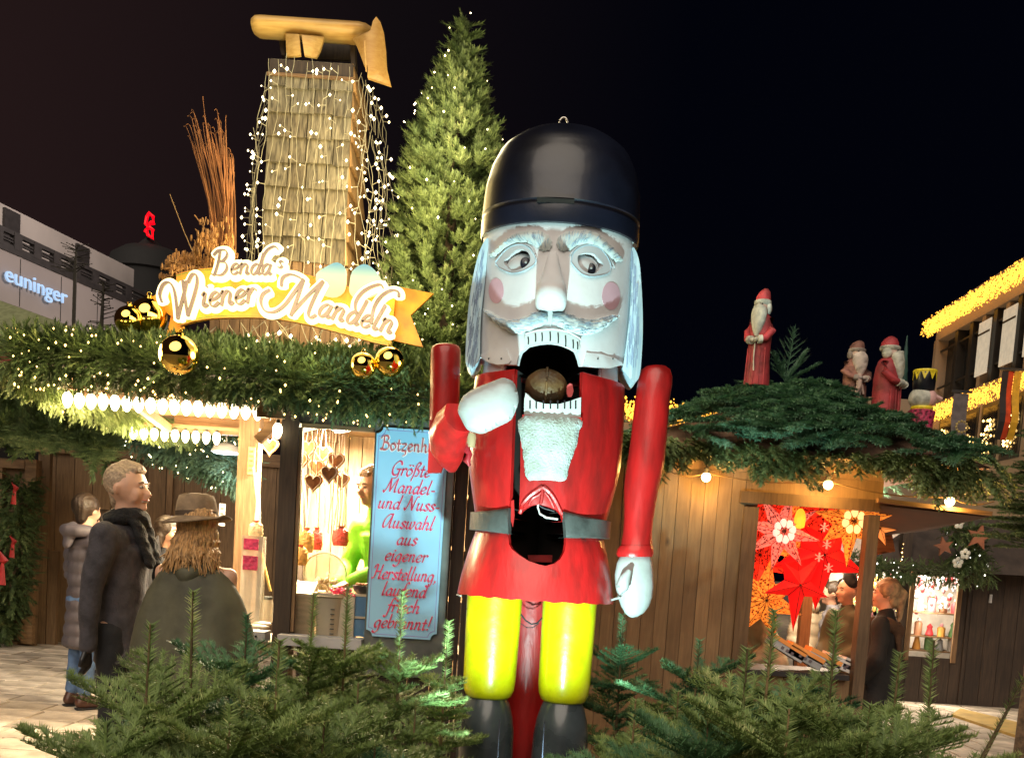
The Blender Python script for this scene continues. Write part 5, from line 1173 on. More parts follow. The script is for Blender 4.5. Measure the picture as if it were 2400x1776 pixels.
for z_ in (.28, .55): fac(uu(-90, 500), uE, zR0+.18+(zR1-zR0-.3)*z_, zR0+.18+(zR1-zR0-.3)*z_+.05, 'railing', rail_m, .02, .08)
for k, px in enumerate((-5, 40, 86, 132, 178, 222, 262, 300)): u_ = uu(px, 530+px*.5); fac(u_-.17, u_+.17, zR0+.1, zR1-.02, 'railing_post', rail_m, .06, .18)
fac(uu(-90, 500), uE+.6, zB, zR0-.05, 'facade_band', conc, 0, 1.2)
for k in range(11): u_ = uu(-60, 500)+k*1.9; fac(u_, u_+.03, zB+.02, zR0-.1, 'panel_joint', rail_m, .008, .004)
a = P0+dirL*uu(-90, 500); b = P0+dirL*(uE+.6); mb = MB()
mb.hexa([a+Vector((0, 0, zS-P0.z-.5))-nOut*2.5, b+Vector((0, 0, zS-P0.z-.5))-nOut*2.5, b+Vector((0, 0, zS-P0.z-.5))-nOut*2.6, a+Vector((0, 0, zS-P0.z-.5))-nOut*2.6], [Vector((a.x, a.y, zB-.005)), Vector((b.x, b.y, zB-.005)), Vector((b.x, b.y, zB-.005))-nOut*2.6, Vector((a.x, a.y, zB-.005))-nOut*2.6]); mb.build('curved_soffit', soff, dpt)
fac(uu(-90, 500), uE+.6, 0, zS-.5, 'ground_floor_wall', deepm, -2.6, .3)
for px in (5, 70): u_ = uu(px, 860); fac(u_-.15, u_+.15, 0, zS-.5, 'column', conc2, -2.3, .25)
# letters
cu = bpy.data.curves.new('lettering', 'FONT'); cu.body = 'euninger'; cu.size = 1; cu.extrude = .03; cu.space_character = 1.02
to = bpy.data.objects.new('tmp', cu); COL.objects.link(to); bpy.context.view_layer.update()
me = bpy.data.meshes.new_from_object(to.evaluated_get(bpy.context.evaluated_depsgraph_get())); bpy.data.objects.remove(to)
u0, u1 = uu(2, 668), uu(149, 722); wT = max(v.co.x for v in me.vertices); zl = hl_(2, 656).z; hx_ = hl_(2, 628).z-hl_(2, 656).z
for v in me.vertices:
    c = v.co.copy(); p = P0+dirL*(u0+(u1-u0)*c.x/wT); v.co = Vector((p.x, p.y, zl+c.y*hx_/.52))+nOut*(.12+c.z)
me.materials.clear(); me.materials.append(emis('blue_white_letters', (.40, .60, .9), .8)); lo_ = link('lettering', me, dpt)
lamp('facade_fill', 'AREA', tuple(hl_(60, 800)+nOut*9+Vector((0, 0, 5))), 950, (1, .86, .78), dpt, 5, rot=(R(90), 0, 0)).rotation_euler = (-nOut+Vector((0, 0, .3))).to_track_quat('-Z', 'Y').to_euler()  # unseen area lamp added to brighten the store front
lamp('soffit_light', 'AREA', tuple(hl_(60, 800)+nOut*.5-Vector((0, 0, 1.5))), 60, (.9, .9, .55), dpt, 6, rot=(R(180), 0, 0))
# domed roof far behind with red emblem
DY = 60; dm = thing('domed_tower', 'dim round roof drum behind the department store', 'building', (X(350, 700, DY), DY, 0)); q = W(352, 600, DY); dmm = pbr('dim_dome_roof', (.007, .007, .008), .8)
MB().lathe([(2.3, 0), (2.3, q.z-1.2), (2.45, q.z-1.1), (2.2, q.z-.2), (1.5, q.z+.3), (.8, q.z+.5), (.1, q.z+1.2), (.05, q.z+2.2)], (q.x, q.y, 0), 24).build('drum', dmm, dm, smooth=True)
em = thing('neon_emblem', 'red glowing rooftop emblem shaped like an outlined S above the round roof', 'neon sign', W(347, 528, DY-1)); redn = emis('red_neon', (1., .0, .008), 1.6)
P = lambda x, y: W(340+(x-1210)/3.59, 498+(y-205)/3.59, DY-1)
for pts in ([(1225,245),(1245,210),(1278,240),(1282,300),(1250,300),(1240,330),(1215,300),(1225,245)], [(1245,330),(1275,350),(1272,425),(1235,395),(1222,350),(1245,330)], [(1250,300),(1272,285)], [(1222,350),(1212,372)]):
    MB().tube([P(*p) for p in pts], .10, 6).build('neon_tube', redn, em)
MB().bar((q.x-.3, q.y, q.z+1), W(350, 556, DY-.9), .12).build('mast', dmm, em)
# faint street trees, blue parasol, red awning in front of the store
ftm = pbr('dim_tree_twig', (.03, .026, .018), .9)
def bare(px, py0, py1, Y, lab, sp):
    a = W(px, py0, Y); b = W(px+(py0-py1)*.05, py1, Y); t = thing('bare_tree', lab, 'tree', (a.x, a.y, 0)); MB().tube([(a.x, a.y, 0), a, b], [.06, .05, .02], 5).build('trunk', ftm, t)
    mb = MB()
    for k in range(46):
        f = random.random(); p = a.lerp(b, f); an = random.uniform(0, 6.28); l = sp*random.uniform(.4, 1)*(1-.4*f); e_ = p+Vector((math.cos(an)*l, math.sin(an)*l*.5, l*random.uniform(-.1, .4))); mb.tube([p, e_], [.015, .008], 3, False)
        mb.ball(e_, .018, 5, 4)
    mb.build('crown', ftm, t)
bare(237, 780, 660, 22, 'thin spindly tree in front of the store facade', .45); bare(176, 640, 575, 27, 'small dim tree standing on the store terrace', .7)
rp = thing('red_awning', 'dull red awning edge behind the green roof at the far left', 'awning', W(20, 825, 14)); MB().prism([W(-60, 790, 14), W(62, 832, 14), W(62, 850, 14), W(-60, 850, 14)], (0, .3, 0)).build('canvas', pbr('red_canvas', (.25, .03, .03), .8), rp)
bp_ = thing('blue_parasol', 'folded pale blue parasol tip above the far left roof', 'parasol', W(85, 815, 13)); t_ = W(68, 786, 13)
MB().loft([[t_+Vector((r*math.cos(a)+dx, r*math.sin(a), -dz_)) for a in [i*math.pi/4 for i in range(8)]] for r, dx, dz_ in ((.01, 0, 0), (.08, .07, .12), (.18, .14, .3))]).build('canvas', pbr('blue_canvas', (.25, .32, .5), .8), bp_)

# ================================================================ right hut
HY = 6.85
rh_ = thing('star_stall', 'wooden stall with plank front selling glowing paper stars under a fir covered roof', 'market hut', (X(1720, 1350, HY), HY, 0))
wx0 = X(1385, 1330, HY); wxa = X(1762, 1360, HY); wxb = X(2015, 1370, HY); hz_ = Z(1900, 1170, HY); sz_ = Z(1870, 1573, HY); ez = Z(1720, 1112, HY)
n_p = 12; wd = (wxa-wx0)/n_p
for i in range(n_p): MB().box((wx0+i*wd, HY+.003*(i % 2), 0), (wx0+(i+1)*wd-.003, HY+.035, ez+.1)).build('plank', woodmat('stall_plank_wood', (.30, .185, .09), (.22, .13, .062), 'z'), rh_)
pw = MATS['stall_plank_wood']
n2 = 8; wd2 = (wxb-wxa)/n2
for i in range(n2): MB().box((wxa+i*wd2, HY+.003*(i % 2), 0), (wxa+(i+1)*wd2-.005, HY+.035, sz_-.04)).build('plank', pw, rh_)
MB().box((X(1735,1165,HY-.03), HY-.04, Z(1900,1165,HY)-.07), (X(2062,1165,HY), HY-.004, Z(1900,1165,HY)+.01)).build('header', wood_h, rh_)
MB().box((wxa-.05, HY-.002, Z(1900,1165,HY)-.0), (wxb+.1, HY+.03, ez+.12)).build('lintel_board', pw, rh_)
MB().box((wxa-.1, HY-.035, 0), (wxa+.0, HY-.004, hz_-.08)).build('post', wood_h, rh_)
MB().box((wxb-.0, HY-.05, 0), (wxb+.08, HY+.05, hz_-.08)).build('post', woodmat('post_wood', (.17, .11, .062), (.10, .062, .034), 'z'), rh_)
MB().box((wxa-.02, HY-.06, sz_-.035), (wxb-.032, HY+.4, sz_)).build('counter', pbr('black_counter', (.03, .028, .03), .4), rh_)
MB().box((wx0-.02, HY-.03, ez+.02), (X(2062,1165,HY), HY-.005, ez+.14)).build('eave_board', pw, rh_)
lp = X(1690, 1350, 9.3)
MB().box((X(1900, 1300, 8.6)-.045, 8.56, 0), (X(1900, 1300, 8.6)+.045, 8.65, ez)).build('back_post', woodmat('orange_post_wood', (.4, .2, .09), (.25, .12, .05), 'z'), rh_)
MB().box((wx0, 8.6, .0), (X(1810, 1350, 8.6), 8.64, ez)).build('back_wall', wood_h, rh_)
MB().box((wx0-.02, HY+.04, ez+.1), (wxb+.1, 8.7, ez+.14)).build('ceiling', wood_h, rh_)
# roof: hip with an apex ridge, reaching right over the side awning
ap = W(1862, 905, 7.9); ap2 = W(1985, 985, 9.2)
E0 = W(1500, 1110, HY-.35); E1 = W(2318, 1172, HY-.35); E0.z = E1.z = ez+.12; E0.x = X(1440, 1100, HY-.35)
E2 = Vector((E1.x, 9.4, ez+.12)); E3 = Vector((E0.x, 9.4, ez+.12)); RA = Vector((X(1835, 905, 7.9), 7.9, ap.z-.06)); RB = Vector((ap.x+.15, 7.9, ap.z-.08))
mb = MB(); mb.add([E0, E1, E2, E3, RA, RB], [(0, 1, 5, 4), (1, 2, 5), (2, 3, 4, 5), (3, 0, 4), (3, 2, 1, 0)]); mb.build('roof', pbr('brown_roof_felt', (.20, .11, .07), .85, var=.3, scale=3, bump=.4), rh_)
def boughs(quad, n, L, sz, label, mat, lift=.06, seed=3, dens=None, spread=.55, fat=1.4, tm=None):
    random.seed(seed); a, b, c, d = [Vector(p) for p in quad]; nr = (b-a).cross(d-a).normalized(); nr = nr if nr.z > 0 else -nr; dn = ((a+b)/2-(c+d)/2).normalized(); lat = dn.cross(nr); S_ = []
    for k in range(n):
        u = random.random(); v = random.random(); p = a.lerp(b, u).lerp(d.lerp(c, u), v)+nr*(lift+random.uniform(0, .06)); dd = dn+lat*random.uniform(-spread, spread)*1.5+nr*random.uniform(.05, .35)
        S_ += branch_segs(p, dd, random.uniform(*L), droop=.04)
    V, Fc = scatter(tm or SEG[2], [s[0] for s in S_], frames([s[1] for s in S_]), np.array([[s[2], fat, fat] for s in S_])); return V, Fc
T1 = boughs((E0, E1, RB, RA), 230, (.16, .38), 1, '', fir_b, seed=3, tm=STUB, fat=1.25, spread=1.3); T2 = boughs((E1, E2, RB, RB), 100, (.2, .4), 1, '', fir_b, seed=5, tm=STUB, fat=1.2, spread=1.2); T3 = boughs((E3, E0, RA, RA), 70, (.2, .4), 1, '', fir_b, seed=8, tm=STUB, fat=1.)
V, Fc = cat([T1, T2, T3]); fir_k = needlemat('cool_fir_needles', (.04, .12, .07), (.19, .36, .22), (.38, .55, .40)); o = mesh_np('fir_covering', V, Fc, fir_k, None, 'stuff'); tag(o, 'layered blue green fir boughs covering the roof of the star stall', 'fir greenery')
# fringe on the eave
S_ = []; random.seed(12)
for k in range(150):
    u = random.random(); p = E0.lerp(E1, u)+Vector((0, random.uniform(-.02, .05), random.uniform(-.02, .08))); big_ = (abs(u-.12) < .05 or abs(u-.44) < .07 or u > .8)
    S_ += branch_segs(p, (random.uniform(-.7, .7), -.45, -.5 if not big_ else -.8), random.uniform(.12, .2) if not big_ else random.uniform(.18, .32), droop=.12)
fg_ = thing('garland', 'fir twig fringe hanging along the eave of the star stall', 'garland', tuple(E0.lerp(E1, .5)))
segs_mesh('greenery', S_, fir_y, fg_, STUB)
# a couple of upright twigs at the apex
S_ = []
for d_, l in (((.1, 0, 1), .42), ((.5, 0, .8), .28), ((-.5, -.1, .8), .25), ((.9, 0, .5), .3)): S_ += branch_segs(W(1840, 895, 7.8), d_, l, droop=-.02)
tw = thing('fir_sprig', 'upright fir sprig on the peak of the star stall roof beside the tallest Santa', 'fir sprig', W(1840, 895, 7.8)); segs_mesh('greenery', S_, fir_k, tw, STUB)
# bulbs on the eave
for (px, py, lab) in ((1655, 1118, 'round glowing bulb above the plank wall beside the nutcracker glove'), (1941, 1136, 'round glowing bulb above the window of paper stars'), (2226, 1175, 'round glowing bulb at the right end of the star stall eave')):
    p = W(px, py, HY-.14); t = thing('light_bulb', lab, 'light bulb', p, 'round bulbs along the star stall eave')
    MB().ball(p, .032, 16, 10).build('bulb', emis('round_bulb', (1., .72, .3), 16), t, smooth='all'); MB().lathe([(.018, .02), (.018, .06), (.008, .07)], p, 10).build('socket', MATS['black_socket'], t)
    MB().tube([p+Vector((0, 0, .065)), p+Vector((.0, .05, .1)), p+Vector((.0, .1, .1))], .005, 5).build('wire', MATS['black_socket'], t)
    lamp('bulb_light', 'POINT', p-Vector((0, .06, .02)), 11, (1, .55, .14), t, .035)
wr = thing('light_cable', 'thin cable looping between the bulbs on the star stall eave', 'cable', W(1941, 1125, HY-.12)); mb = MB(); A_ = [W(*q, HY-.12) for q in ((1560, 1100), (1655, 1108), (1941, 1128), (2226, 1165), (2330, 1175))]
for a, b in zip(A_, A_[1:]): mb.tube([a.lerp(b, t)-Vector((0, 0, .035*math.sin(math.pi*t))) for t in np.linspace(0, 1, 8)], .004, 4, False)
mb.build('cable', pbr('amber_cable', (.2, .12, .05), .5), wr)
# side awning
aw = thing('side_awning', 'dark brown side awning sloping out to the right of the star stall', 'awning', W(2160, 1210, 6.8))
awm = pbr('brown_awning', (.085, .045, .03), .7, var=.15)
MB().prism([W(2062, 1178, 6.75), W(2318, 1205, 6.75), W(2170, 1238, 8.0), W(2058, 1250, 8.0)], (0, 0, -.02)).build('panel', awm, aw)
MB().bar(W(2056, 1172, 6.72), W(2322, 1204, 6.72), .05, .03).build('edge_rail', wood_wx, aw)
MB().prism([W(2056, 1252, 8.0), W(2090, 1246, 8.0), W(2098, 1292, 8.0), W(2052, 1300, 8.0)], (0, .05, 0)).build('bracket_board', wood_wx, aw)
lamp('stall_inner_light', 'POINT', (X(1890, 1300, 7.9), 8.0, ez-.15), 55, (1, .55, .28), rh_, .2)
lamp('stall_inner_light', 'POINT', (X(1930, 1300, 8.9), 8.9, 2.05), 130, (1, .84, .62), rh_, .3)
# ================================================================ paper stars in the window
def lacemat(name, col, hole, s, es=1.4, dens=.14, core=None):
    m, n, b = newmat(name); L = n.links; tcn = n.nodes.new('ShaderNodeTexCoord'); vo = n.nodes.new('ShaderNodeTexVoronoi'); vo.inputs['Scale'].default_value = s; L.new(tcn.outputs['Object'], vo.inputs['Vector'])
    r_ = n.nodes.new('ShaderNodeMapRange'); r_.inputs[1].default_value = dens; r_.inputs[2].default_value = dens+.1; L.new(vo.outputs['Distance'], r_.inputs[0])
    v2 = n.nodes.new('ShaderNodeTexVoronoi'); v2.inputs['Scale'].default_value = s*.45; v2.feature = 'DISTANCE_TO_EDGE'; L.new(tcn.outputs['Object'], v2.inputs['Vector']); r2 = n.nodes.new('ShaderNodeMapRange'); r2.inputs[1].default_value = .02; r2.inputs[2].default_value = .05; L.new(v2.outputs['Distance'], r2.inputs[0])
    mx = n.nodes.new('ShaderNodeMix'); mx.data_type = 'RGBA'; mx.inputs[6].default_value = (*hole, 1); mx.inputs[7].default_value = (*col, 1); L.new(r_.outputs[0], mx.inputs[0])
    m2 = n.nodes.new('ShaderNodeMix'); m2.data_type = 'RGBA'; m2.inputs[6].default_value = (*[c*.35 for c in col], 1); L.new(r2.outputs[0], m2.inputs[0]); L.new(mx.outputs[2], m2.inputs[7])
    L.new(m2.outputs[2], b.inputs['Base Color']); L.new(m2.outputs[2], b.inputs['Emission Color']); b.inputs['Emission Strength'].default_value = es; b.inputs['Roughness'].default_value = .7
    MATS[name] = m; return m
lace_pink = lacemat('pink_lace_paper', (1., .20, .13), (.12, .005, .005), 42, .95, .3); lace_or = lacemat('orange_lace_paper', (1., .27, .03), (.16, .01, .0), 42, .95, .3)
lace_red = lacemat('red_lace_paper', (1., .035, .012), (.12, .0, .0), 42, .7, .3); plain_r = pbr('plain_red_paper', (.8, .01, .01), .6, var=.05, emit=(1., .006, .006), es=.62); pale_or = emis('pale_orange_paper', (1., .30, .06), .95); petal = emis('pale_yellow_petal', (1., .62, .22), 1.6); seam = pbr('dark_paper_seam', (.05, .008, .004), .8)
def star(px, py, Y, rpx, n, mat, lab, rin=.38, rot=0., seams=True, rads=None, core=None, depth=.3):
    c = W(px, py, Y); r = rpx*Y/F; t = thing('paper_star', lab, 'paper star', c, 'paper stars hanging in the stall window')
    for k in range(n):
        a = R(rot)+2*math.pi*k/n; rr_ = r*(rads[k] if rads else 1); ai = math.pi/n; tip = c+Vector((math.sin(a)*rr_, 0, math.cos(a)*rr_)); i0 = c+Vector((math.sin(a-ai)*r*rin, 0, math.cos(a-ai)*r*rin)); i1 = c+Vector((math.sin(a+ai)*r*rin, 0, math.cos(a+ai)*r*rin))
        f = c+Vector((0, -r*depth, 0)); bk = c+Vector((0, r*depth, 0)); mid = (i0+i1)/2
        mb = MB(); md = mid+Vector((0, -r*depth*.75, 0)); mk = mid+Vector((0, r*depth*.75, 0))
        mb.add([tip, i0, i1, f, bk, md, mk], [(0, 1, 5), (0, 5, 2), (5, 1, 3), (2, 5, 3), (0, 6, 1), (2, 6, 0), (6, 4, 1), (2, 4, 6)]); pt = mb.build('ray', mat, t, world=True)
        if seams:
            e = Vector((0, -.003, 0)); MB().tube([f+e, md+e, tip+e], .0022, 3).build('seam', seam, pt, world=False); MB().tube([f+e, i0+e], .0022, 3).build('seam', seam, pt, world=False)
    if core:
        for k in range(n):
            a = R(rot)+2*math.pi*(k+.5)/n; q = c+Vector((math.sin(a)*r*.2, -r*depth*.85, math.cos(a)*r*.2)); MB().ball(q, r*.11, 10, 6, .8, .3, 1).build('petal', core, t, smooth='all')
    MB().bar(c+Vector((0, 0, r*.3)), (c.x, c.y, ez+.1), .004).build('cord', seam, t); return t
star(1832, 1245, 6.98, 95, 8, lace_pink, 'pink lace paper star with a white glowing centre at the upper left of the window', .42, 10, core=emis('pale_pink_petal', (1., .5, .4), 1.5))
star(1993, 1222, 7.05, 98, 7, lace_or, 'orange paper star with a pale flower centre beside the window post', .42, 25, core=petal, rads=[.9,1.1,.75,1.1,.8,.9,.95])
star(1868, 1370, 7.0, 100, 5, plain_r, 'plain deep red folded star with one long point hanging down', .32, 180, rads=[1.1,.8,.65,.9,.8])
star(1790, 1405, 7.15, 98, 7, lace_or, 'orange lace star at the lower left of the window', .45, 5)
star(1925, 1190, 7.25, 100, 6, lace_red, 'red lace star high up in the middle of the window', .5, 0)
star(1922, 1300, 7.12, 118, 5, plain_r, 'tall red star with snowflake cutouts in the middle of the window', .42, 180, rads=[1.1,.95,.75,.75,.95])
star(1790, 1180, 7.3, 85, 6, lace_red, 'red lace star in the top left corner of the window', .5, 15)
star(1860, 1170, 7.4, 80, 7, lace_or, 'orange lace star near the top of the window behind the pink one', .5, 15)
star(1776, 1300, 7.35, 80, 6, lace_red, 'dark red lace star left of the plain red one', .5, 0)
star(2058, 1238, 7.6, 45, 6, pale_or, 'orange star point sticking out to the right of the post', .4, 90)
star(1905, 1250, 7.45, 90, 8, lace_or, 'orange lace star behind the tall red one in the window', .5, 0)
star(1960, 1160, 7.4, 80, 7, lace_red, 'red lace star at the top of the window right of centre', .5, 20)
star(1790, 1255, 7.5, 90, 7, lace_or, 'orange lace star at the left window edge behind the pink one', .5, 20)
p = W(1875, 1215, 6.93); bl_ = thing('candle_bulb', 'bare orange glowing lantern bulb between the paper stars', 'lantern', p); MB().lathe([(.01, -.07), (.035, -.06), (.042, 0), (.03, .05), (.012, .07)], p, 8).build('shade', emis('amber_lantern', (1., .34, .02), 1.8), bl_); MB().bar(p+Vector((0, 0, .07)), (p.x, p.y, ez+.1), .004).build('cord', seam, bl_)
# snowflake cutouts on the tall red star
fl_ = emis('pink_cutout', (1., .22, .14), 1.2); ts = [o for o in bpy.data.objects if o.get('label', '').startswith('tall red star')][0]
for (px, py) in ((1938, 1275), (1942, 1330), (1920, 1305), (1932, 1235)):
    c = W(px, py, 7.12-.36*.35-.14); mb = MB()
    for k in range(6): a = k*math.pi/3; mb.bar(c, c+Vector((math.sin(a)*.032, 0, math.cos(a)*.032)), .012, .004)
    mb.build('snowflake', fl_, ts)
lamp('star_glow', 'POINT', W(1880, 1280, 6.75)-Vector((0, .0, 0)), 4, (1, .12, .05), rh_, .15); lamp('star_glow', 'POINT', W(1900, 1400, 7.4), 7, (1, .35, .12), rh_, .2)
# goods lying on the counter
bx_o = pbr('orange_box', (.8, .32, .08), .6, var=.1); bx_g = pbr('grey_box_side', (.35, .36, .38), .6); bx_w = pbr('white_box_paper', (.65, .62, .6), .6); prn = pbr('dark_print', (.12, .1, .12), .6)
for k, (px, py, wd_, hd, ang, m1, m2, lab) in enumerate(((1840, 1522, .26, .05, -28, bx_o, bx_g, 'orange topped box farthest left in the row on the counter'), (1882, 1540, .26, .055, -26, bx_o, bx_g, 'orange box with grey side second from left on the counter'), (1925, 1548, .24, .05, -24, bx_o, bx_w, 'orange box with white side in the middle of the counter'), (1962, 1556, .2, .05, -20, bx_w, bx_w, 'white printed box second from right on the counter'), (1992, 1562, .14, .045, -20, bx_w, bx_w, 'white printed box nearest the window post'))):
    c = W(px, py, HY+.1); c.z = max(c.z, sz_+.04); t = thing('carton', lab, 'box', c, 'cartons lying on the star stall counter'); a = R(ang); ux = Vector((math.cos(a), 0, math.sin(a))); uz = Vector((-math.sin(a), 0, math.cos(a))); uy = Vector((0, 1, 0))
    def hx(w_, h0, h1, y0, y1): return [c+ux*s*w_/2+uy*y+uz*h0 for s, y in ((-1, y0), (1, y0), (1, y1), (-1, y1))], [c+ux*s*w_/2+uy*y+uz*h1 for s, y in ((-1, y0), (1, y0), (1, y1), (-1, y1))]
    MB().hexa(*hx(wd_, -hd/2, hd/2, -.06, .1)).build('carton_body', m2, t); MB().hexa(*hx(wd_+.004, hd/2+.001, hd/2+.03, -.064, .104)).build('lid', m1, t)
    for j in range(3): cc2 = c+ux*(j-1)*.04+uy*-.0615; MB().hexa([cc2+ux*-.011+uz*-.012+uy*-.001, cc2+ux*.011+uz*-.012+uy*-.001, cc2+ux*.011+uz*-.012, cc2+ux*-.011+uz*-.012], [cc2+ux*-.011+uz*.01+uy*-.001, cc2+ux*.011+uz*.01+uy*-.001, cc2+ux*.011+uz*.01, cc2+ux*-.011+uz*.01]).build('print_mark', prn, t)
# ================================================================ carved figures on the right roof
redw = pbr('faded_red_carving', (.36, .035, .045), .6, var=.3, scale=9, bump=.4, bscale=20, dirt=(.2, .03, .03)); whw = pbr('off_white_carving', (.55, .55, .48), .7, var=.2, scale=14, bump=.6, bscale=30, dirt=(.33, .34, .30)); skw = pbr('faded_face_carving', (.55, .40, .34), .6); grw = pbr('green_carving', (.04, .12, .10), .6, var=.3); drk = pbr('dull_brown_carving', (.20, .09, .07), .7, var=.4, scale=12, bump=.4)
def santa(px, top, bot, Y, yaw, lab, red_=redw, wh=whw, fade=False, sack=False, treeg=False, wdt=1.):
    b = W(px, bot, Y); h = (W(px+6, top, Y)-b).z; t = thing('santa_figure', lab, 'santa figure', b, 'carved Santa figures on the star stall roof', R(yaw)); s = h
    t.scale = (wdt, wdt, 1)
    mb = MB().loft([[(x0+rx*s*math.cos(q), ry*s*math.sin(q), z*s) for q in [2*math.pi*i/20 for i in range(20)]] for z, rx, ry, x0 in ((0, .135, .12, 0), (.1, .13, .12, 0), (.25, .115, .11, 0), (.42, .115, .11, 0), (.5, .12, .11, 0), (.62, .118, .1, 0), (.70, .1, .085, 0), (.74, .06, .06, 0))])
    mb.build('robe', red_, t, smooth=True, world=False)
    for q in (-.9, -.45, 0, .45, .9): MB().tube([(math.sin(q)*.132*s, -math.cos(q)*.122*s, .0), (math.sin(q)*.118*s, -math.cos(q)*.112*s, .38*s)], .008*s, 5).build('robe_fold', red_, t, smooth=True, world=False)
    MB().ball((0, -.012*s, .80*s), .072*s, 16, 12, 1, 1, 1.15).build('head', skw, t, smooth='all', world=False)
    MB().lathe([(.078*s, .825*s), (.088*s, .84*s), (.088*s, .865*s), (.078*s, .875*s)], (0, -.005*s, 0), 18).build('hat_brim', wh, t, smooth=True, world=False)
    MB().loft([[(r*s*math.cos(q)+dx*s, r*s*math.sin(q)+.0, z*s) for q in [2*math.pi*i/16 for i in range(16)]] for r, dx, z in ((.076, 0, .87), (.074, .0, .91), (.055, .012, .96), (.025, .02, .99))]).build('hood', red_, t, smooth=True, world=False)
    MB().loft([[(rx*s*math.cos(q), (-.045-dy)*s+ry*s*math.sin(q), z*s) for q in [2*math.pi*i/16 for i in range(16)]] for z, rx, ry, dy in ((.815, .03, .04, .04), (.78, .075, .05, .03), (.72, .085, .055, .035), (.64, .075, .05, .045), (.56, .05, .04, .055), (.49, .018, .02, .06))]).build('beard', wh, t, smooth=True, world=False)
    for sx in (-1, 1): MB().ball((sx*.07*s, .0, .79*s), .035*s, 10, 8, .8, 1.2, 1.8).build('side_hair', wh, t, smooth='all', world=False)
    MB().ball((0, -.088*s, .805*s), .016*s, 8, 6, .9, 1, 1.3).build('nose', skw, t, smooth='all', world=False)
    for sx in (-1, 1):
        MB().ball((sx*.027*s, -.08*s, .825*s), .008*s, 6, 5).build('eye', black, t, smooth='all', world=False); MB().tube([(sx*.005*s, -.1*s, .785*s), (sx*.04*s, -.09*s, .778*s)], .011*s, 6).build('moustache', wh, t, smooth=True, world=False)
        MB().tube([(sx*.1*s, 0, .68*s), (sx*.13*s, -.02*s, .56*s), (sx*.1*s, -.09*s, .47*s), (sx*.035*s, -.13*s, .45*s)], [.035*s, .042*s, .038*s, .034*s], 12).build('arm', red_, t, smooth=True, world=False)
        MB().tube([(sx*.07*s, -.115*s, .455*s), (sx*.035*s, -.14*s, .45*s)], [.045*s, .043*s], 12).build('cuff', wh, t, smooth=True, world=False)
        MB().ball((sx*.02*s, -.15*s, .45*s), .025*s, 8, 6).build('mitten', wh, t, smooth='all', world=False)
    MB().tube([(0, -.125*s, .45*s), (0, -.13*s, .28*s), (.01*s, -.13*s, .14*s)], [.006*s]*3, 5).build('trim', wh if not treeg else red_, t, world=False)
    if sack: MB().tube([(-.03*s, -.13*s, .5*s), (-.02*s, -.14*s, .35*s), (-.05*s, -.13*s, .22*s)], [.03*s, .03*s, .012*s], 8).build('teddy', skw, t, smooth=True, world=False); MB().tube([(.0, -.14*s, .36*s), (.04*s, -.13*s, .24*s)], [.02*s, .012*s], 8).build('teddy', skw, t, smooth=True, world=False)
    if treeg: MB().lathe([(.03*s, .45*s), (.045*s, .48*s), (.03*s, .6*s), (.034*s, .62*s), (.018*s, .8*s), (.02*s, .82*s), (.004*s, 1.02*s)], (-.0*s, -.14*s, 0) if False else (.11*s, -.11*s, 0), 10).build('small_tree', grw, t, smooth=True, world=False)
    return t
santa(1772, 675, 905, 7.7, -35, 'tallest carved Santa in red with a long white beard, left on the roof peak')
santa(1995, 796, 968, 8.6, 12, 'weathered brownish Santa figure holding a pale teddy, middle of the roof', drk, pbr('greyed_carving', (.42, .36, .32), .7, var=.25, scale=14, bump=.5), sack=True, wdt=1.35)
santa(2068, 785, 995, 8.4, 55, 'red Santa figure in profile facing right carrying a slim green tree', treeg=True, wdt=1.3)
# small nutcracker bust
b = W(2152, 1042, 8.3); h = .5; t = thing('nutcracker_bust', 'small nutcracker figure with yellow crown and white hair on the right roof slope', 'nutcracker', b, rz=R(70)); yl = pbr('crown_yellow', (.75, .6, .03), .4); sg_ = pbr('sparkling_red', (.4, .04, .1), .4, var=.5, scale=40, bump=.5)
MB().lathe([(.085, 0), (.095, .1), (.1, .2), (.11, .27), (.08, .29)], (0, 0, 0), 20).build('coat', sg_, t, smooth=True, world=False); MB().lathe([(.085, .285), (.09, .3), (.085, .312)], (0, 0, 0), 20).build('collar', yl, t, world=False)
MB().ball((0, .015, .38), .098, 18, 12, 1, 1, .95).build('hair', whw, t, smooth='all', world=False); MB().ball((0, -.035, .385), .075, 16, 10, .9, 1, 1.05).build('face', pbr('pink_face_paint', (.65, .38, .36), .5), t, smooth='all', world=False)
MB().tube([(0, -.09, .40), (0, -.15, .375)], [.022, .014], 8).build('nose', MATS['pink_face_paint'], t, smooth=True, world=False); MB().lathe([(.078, .44), (.085, .45), (.092, .58), (.088, .6)], (0, 0, 0), 24).build('crown', black, t, smooth=True, world=False)
for k in range(9):
    a0 = 2*math.pi*k/9; f = lambda a, r, z: (r*math.cos(a), r*math.sin(a), z); MB().add([f(a0, .0925, .592), f(a0+.62, .0925, .592), f(a0+.31, .0905, .525), f(a0, .095, .592), f(a0+.62, .095, .592), f(a0+.31, .0935, .525)], [(0, 1, 2), (5, 4, 3), (0, 3, 4, 1), (1, 4, 5, 2), (2, 5, 3, 0)]).build('crown_point', yl, t, world=False)
MB().lathe([(.0935, .59), (.096, .6), (.0935, .61)], (0, 0, 0), 24).build('crown_rim', yl, t, world=False)

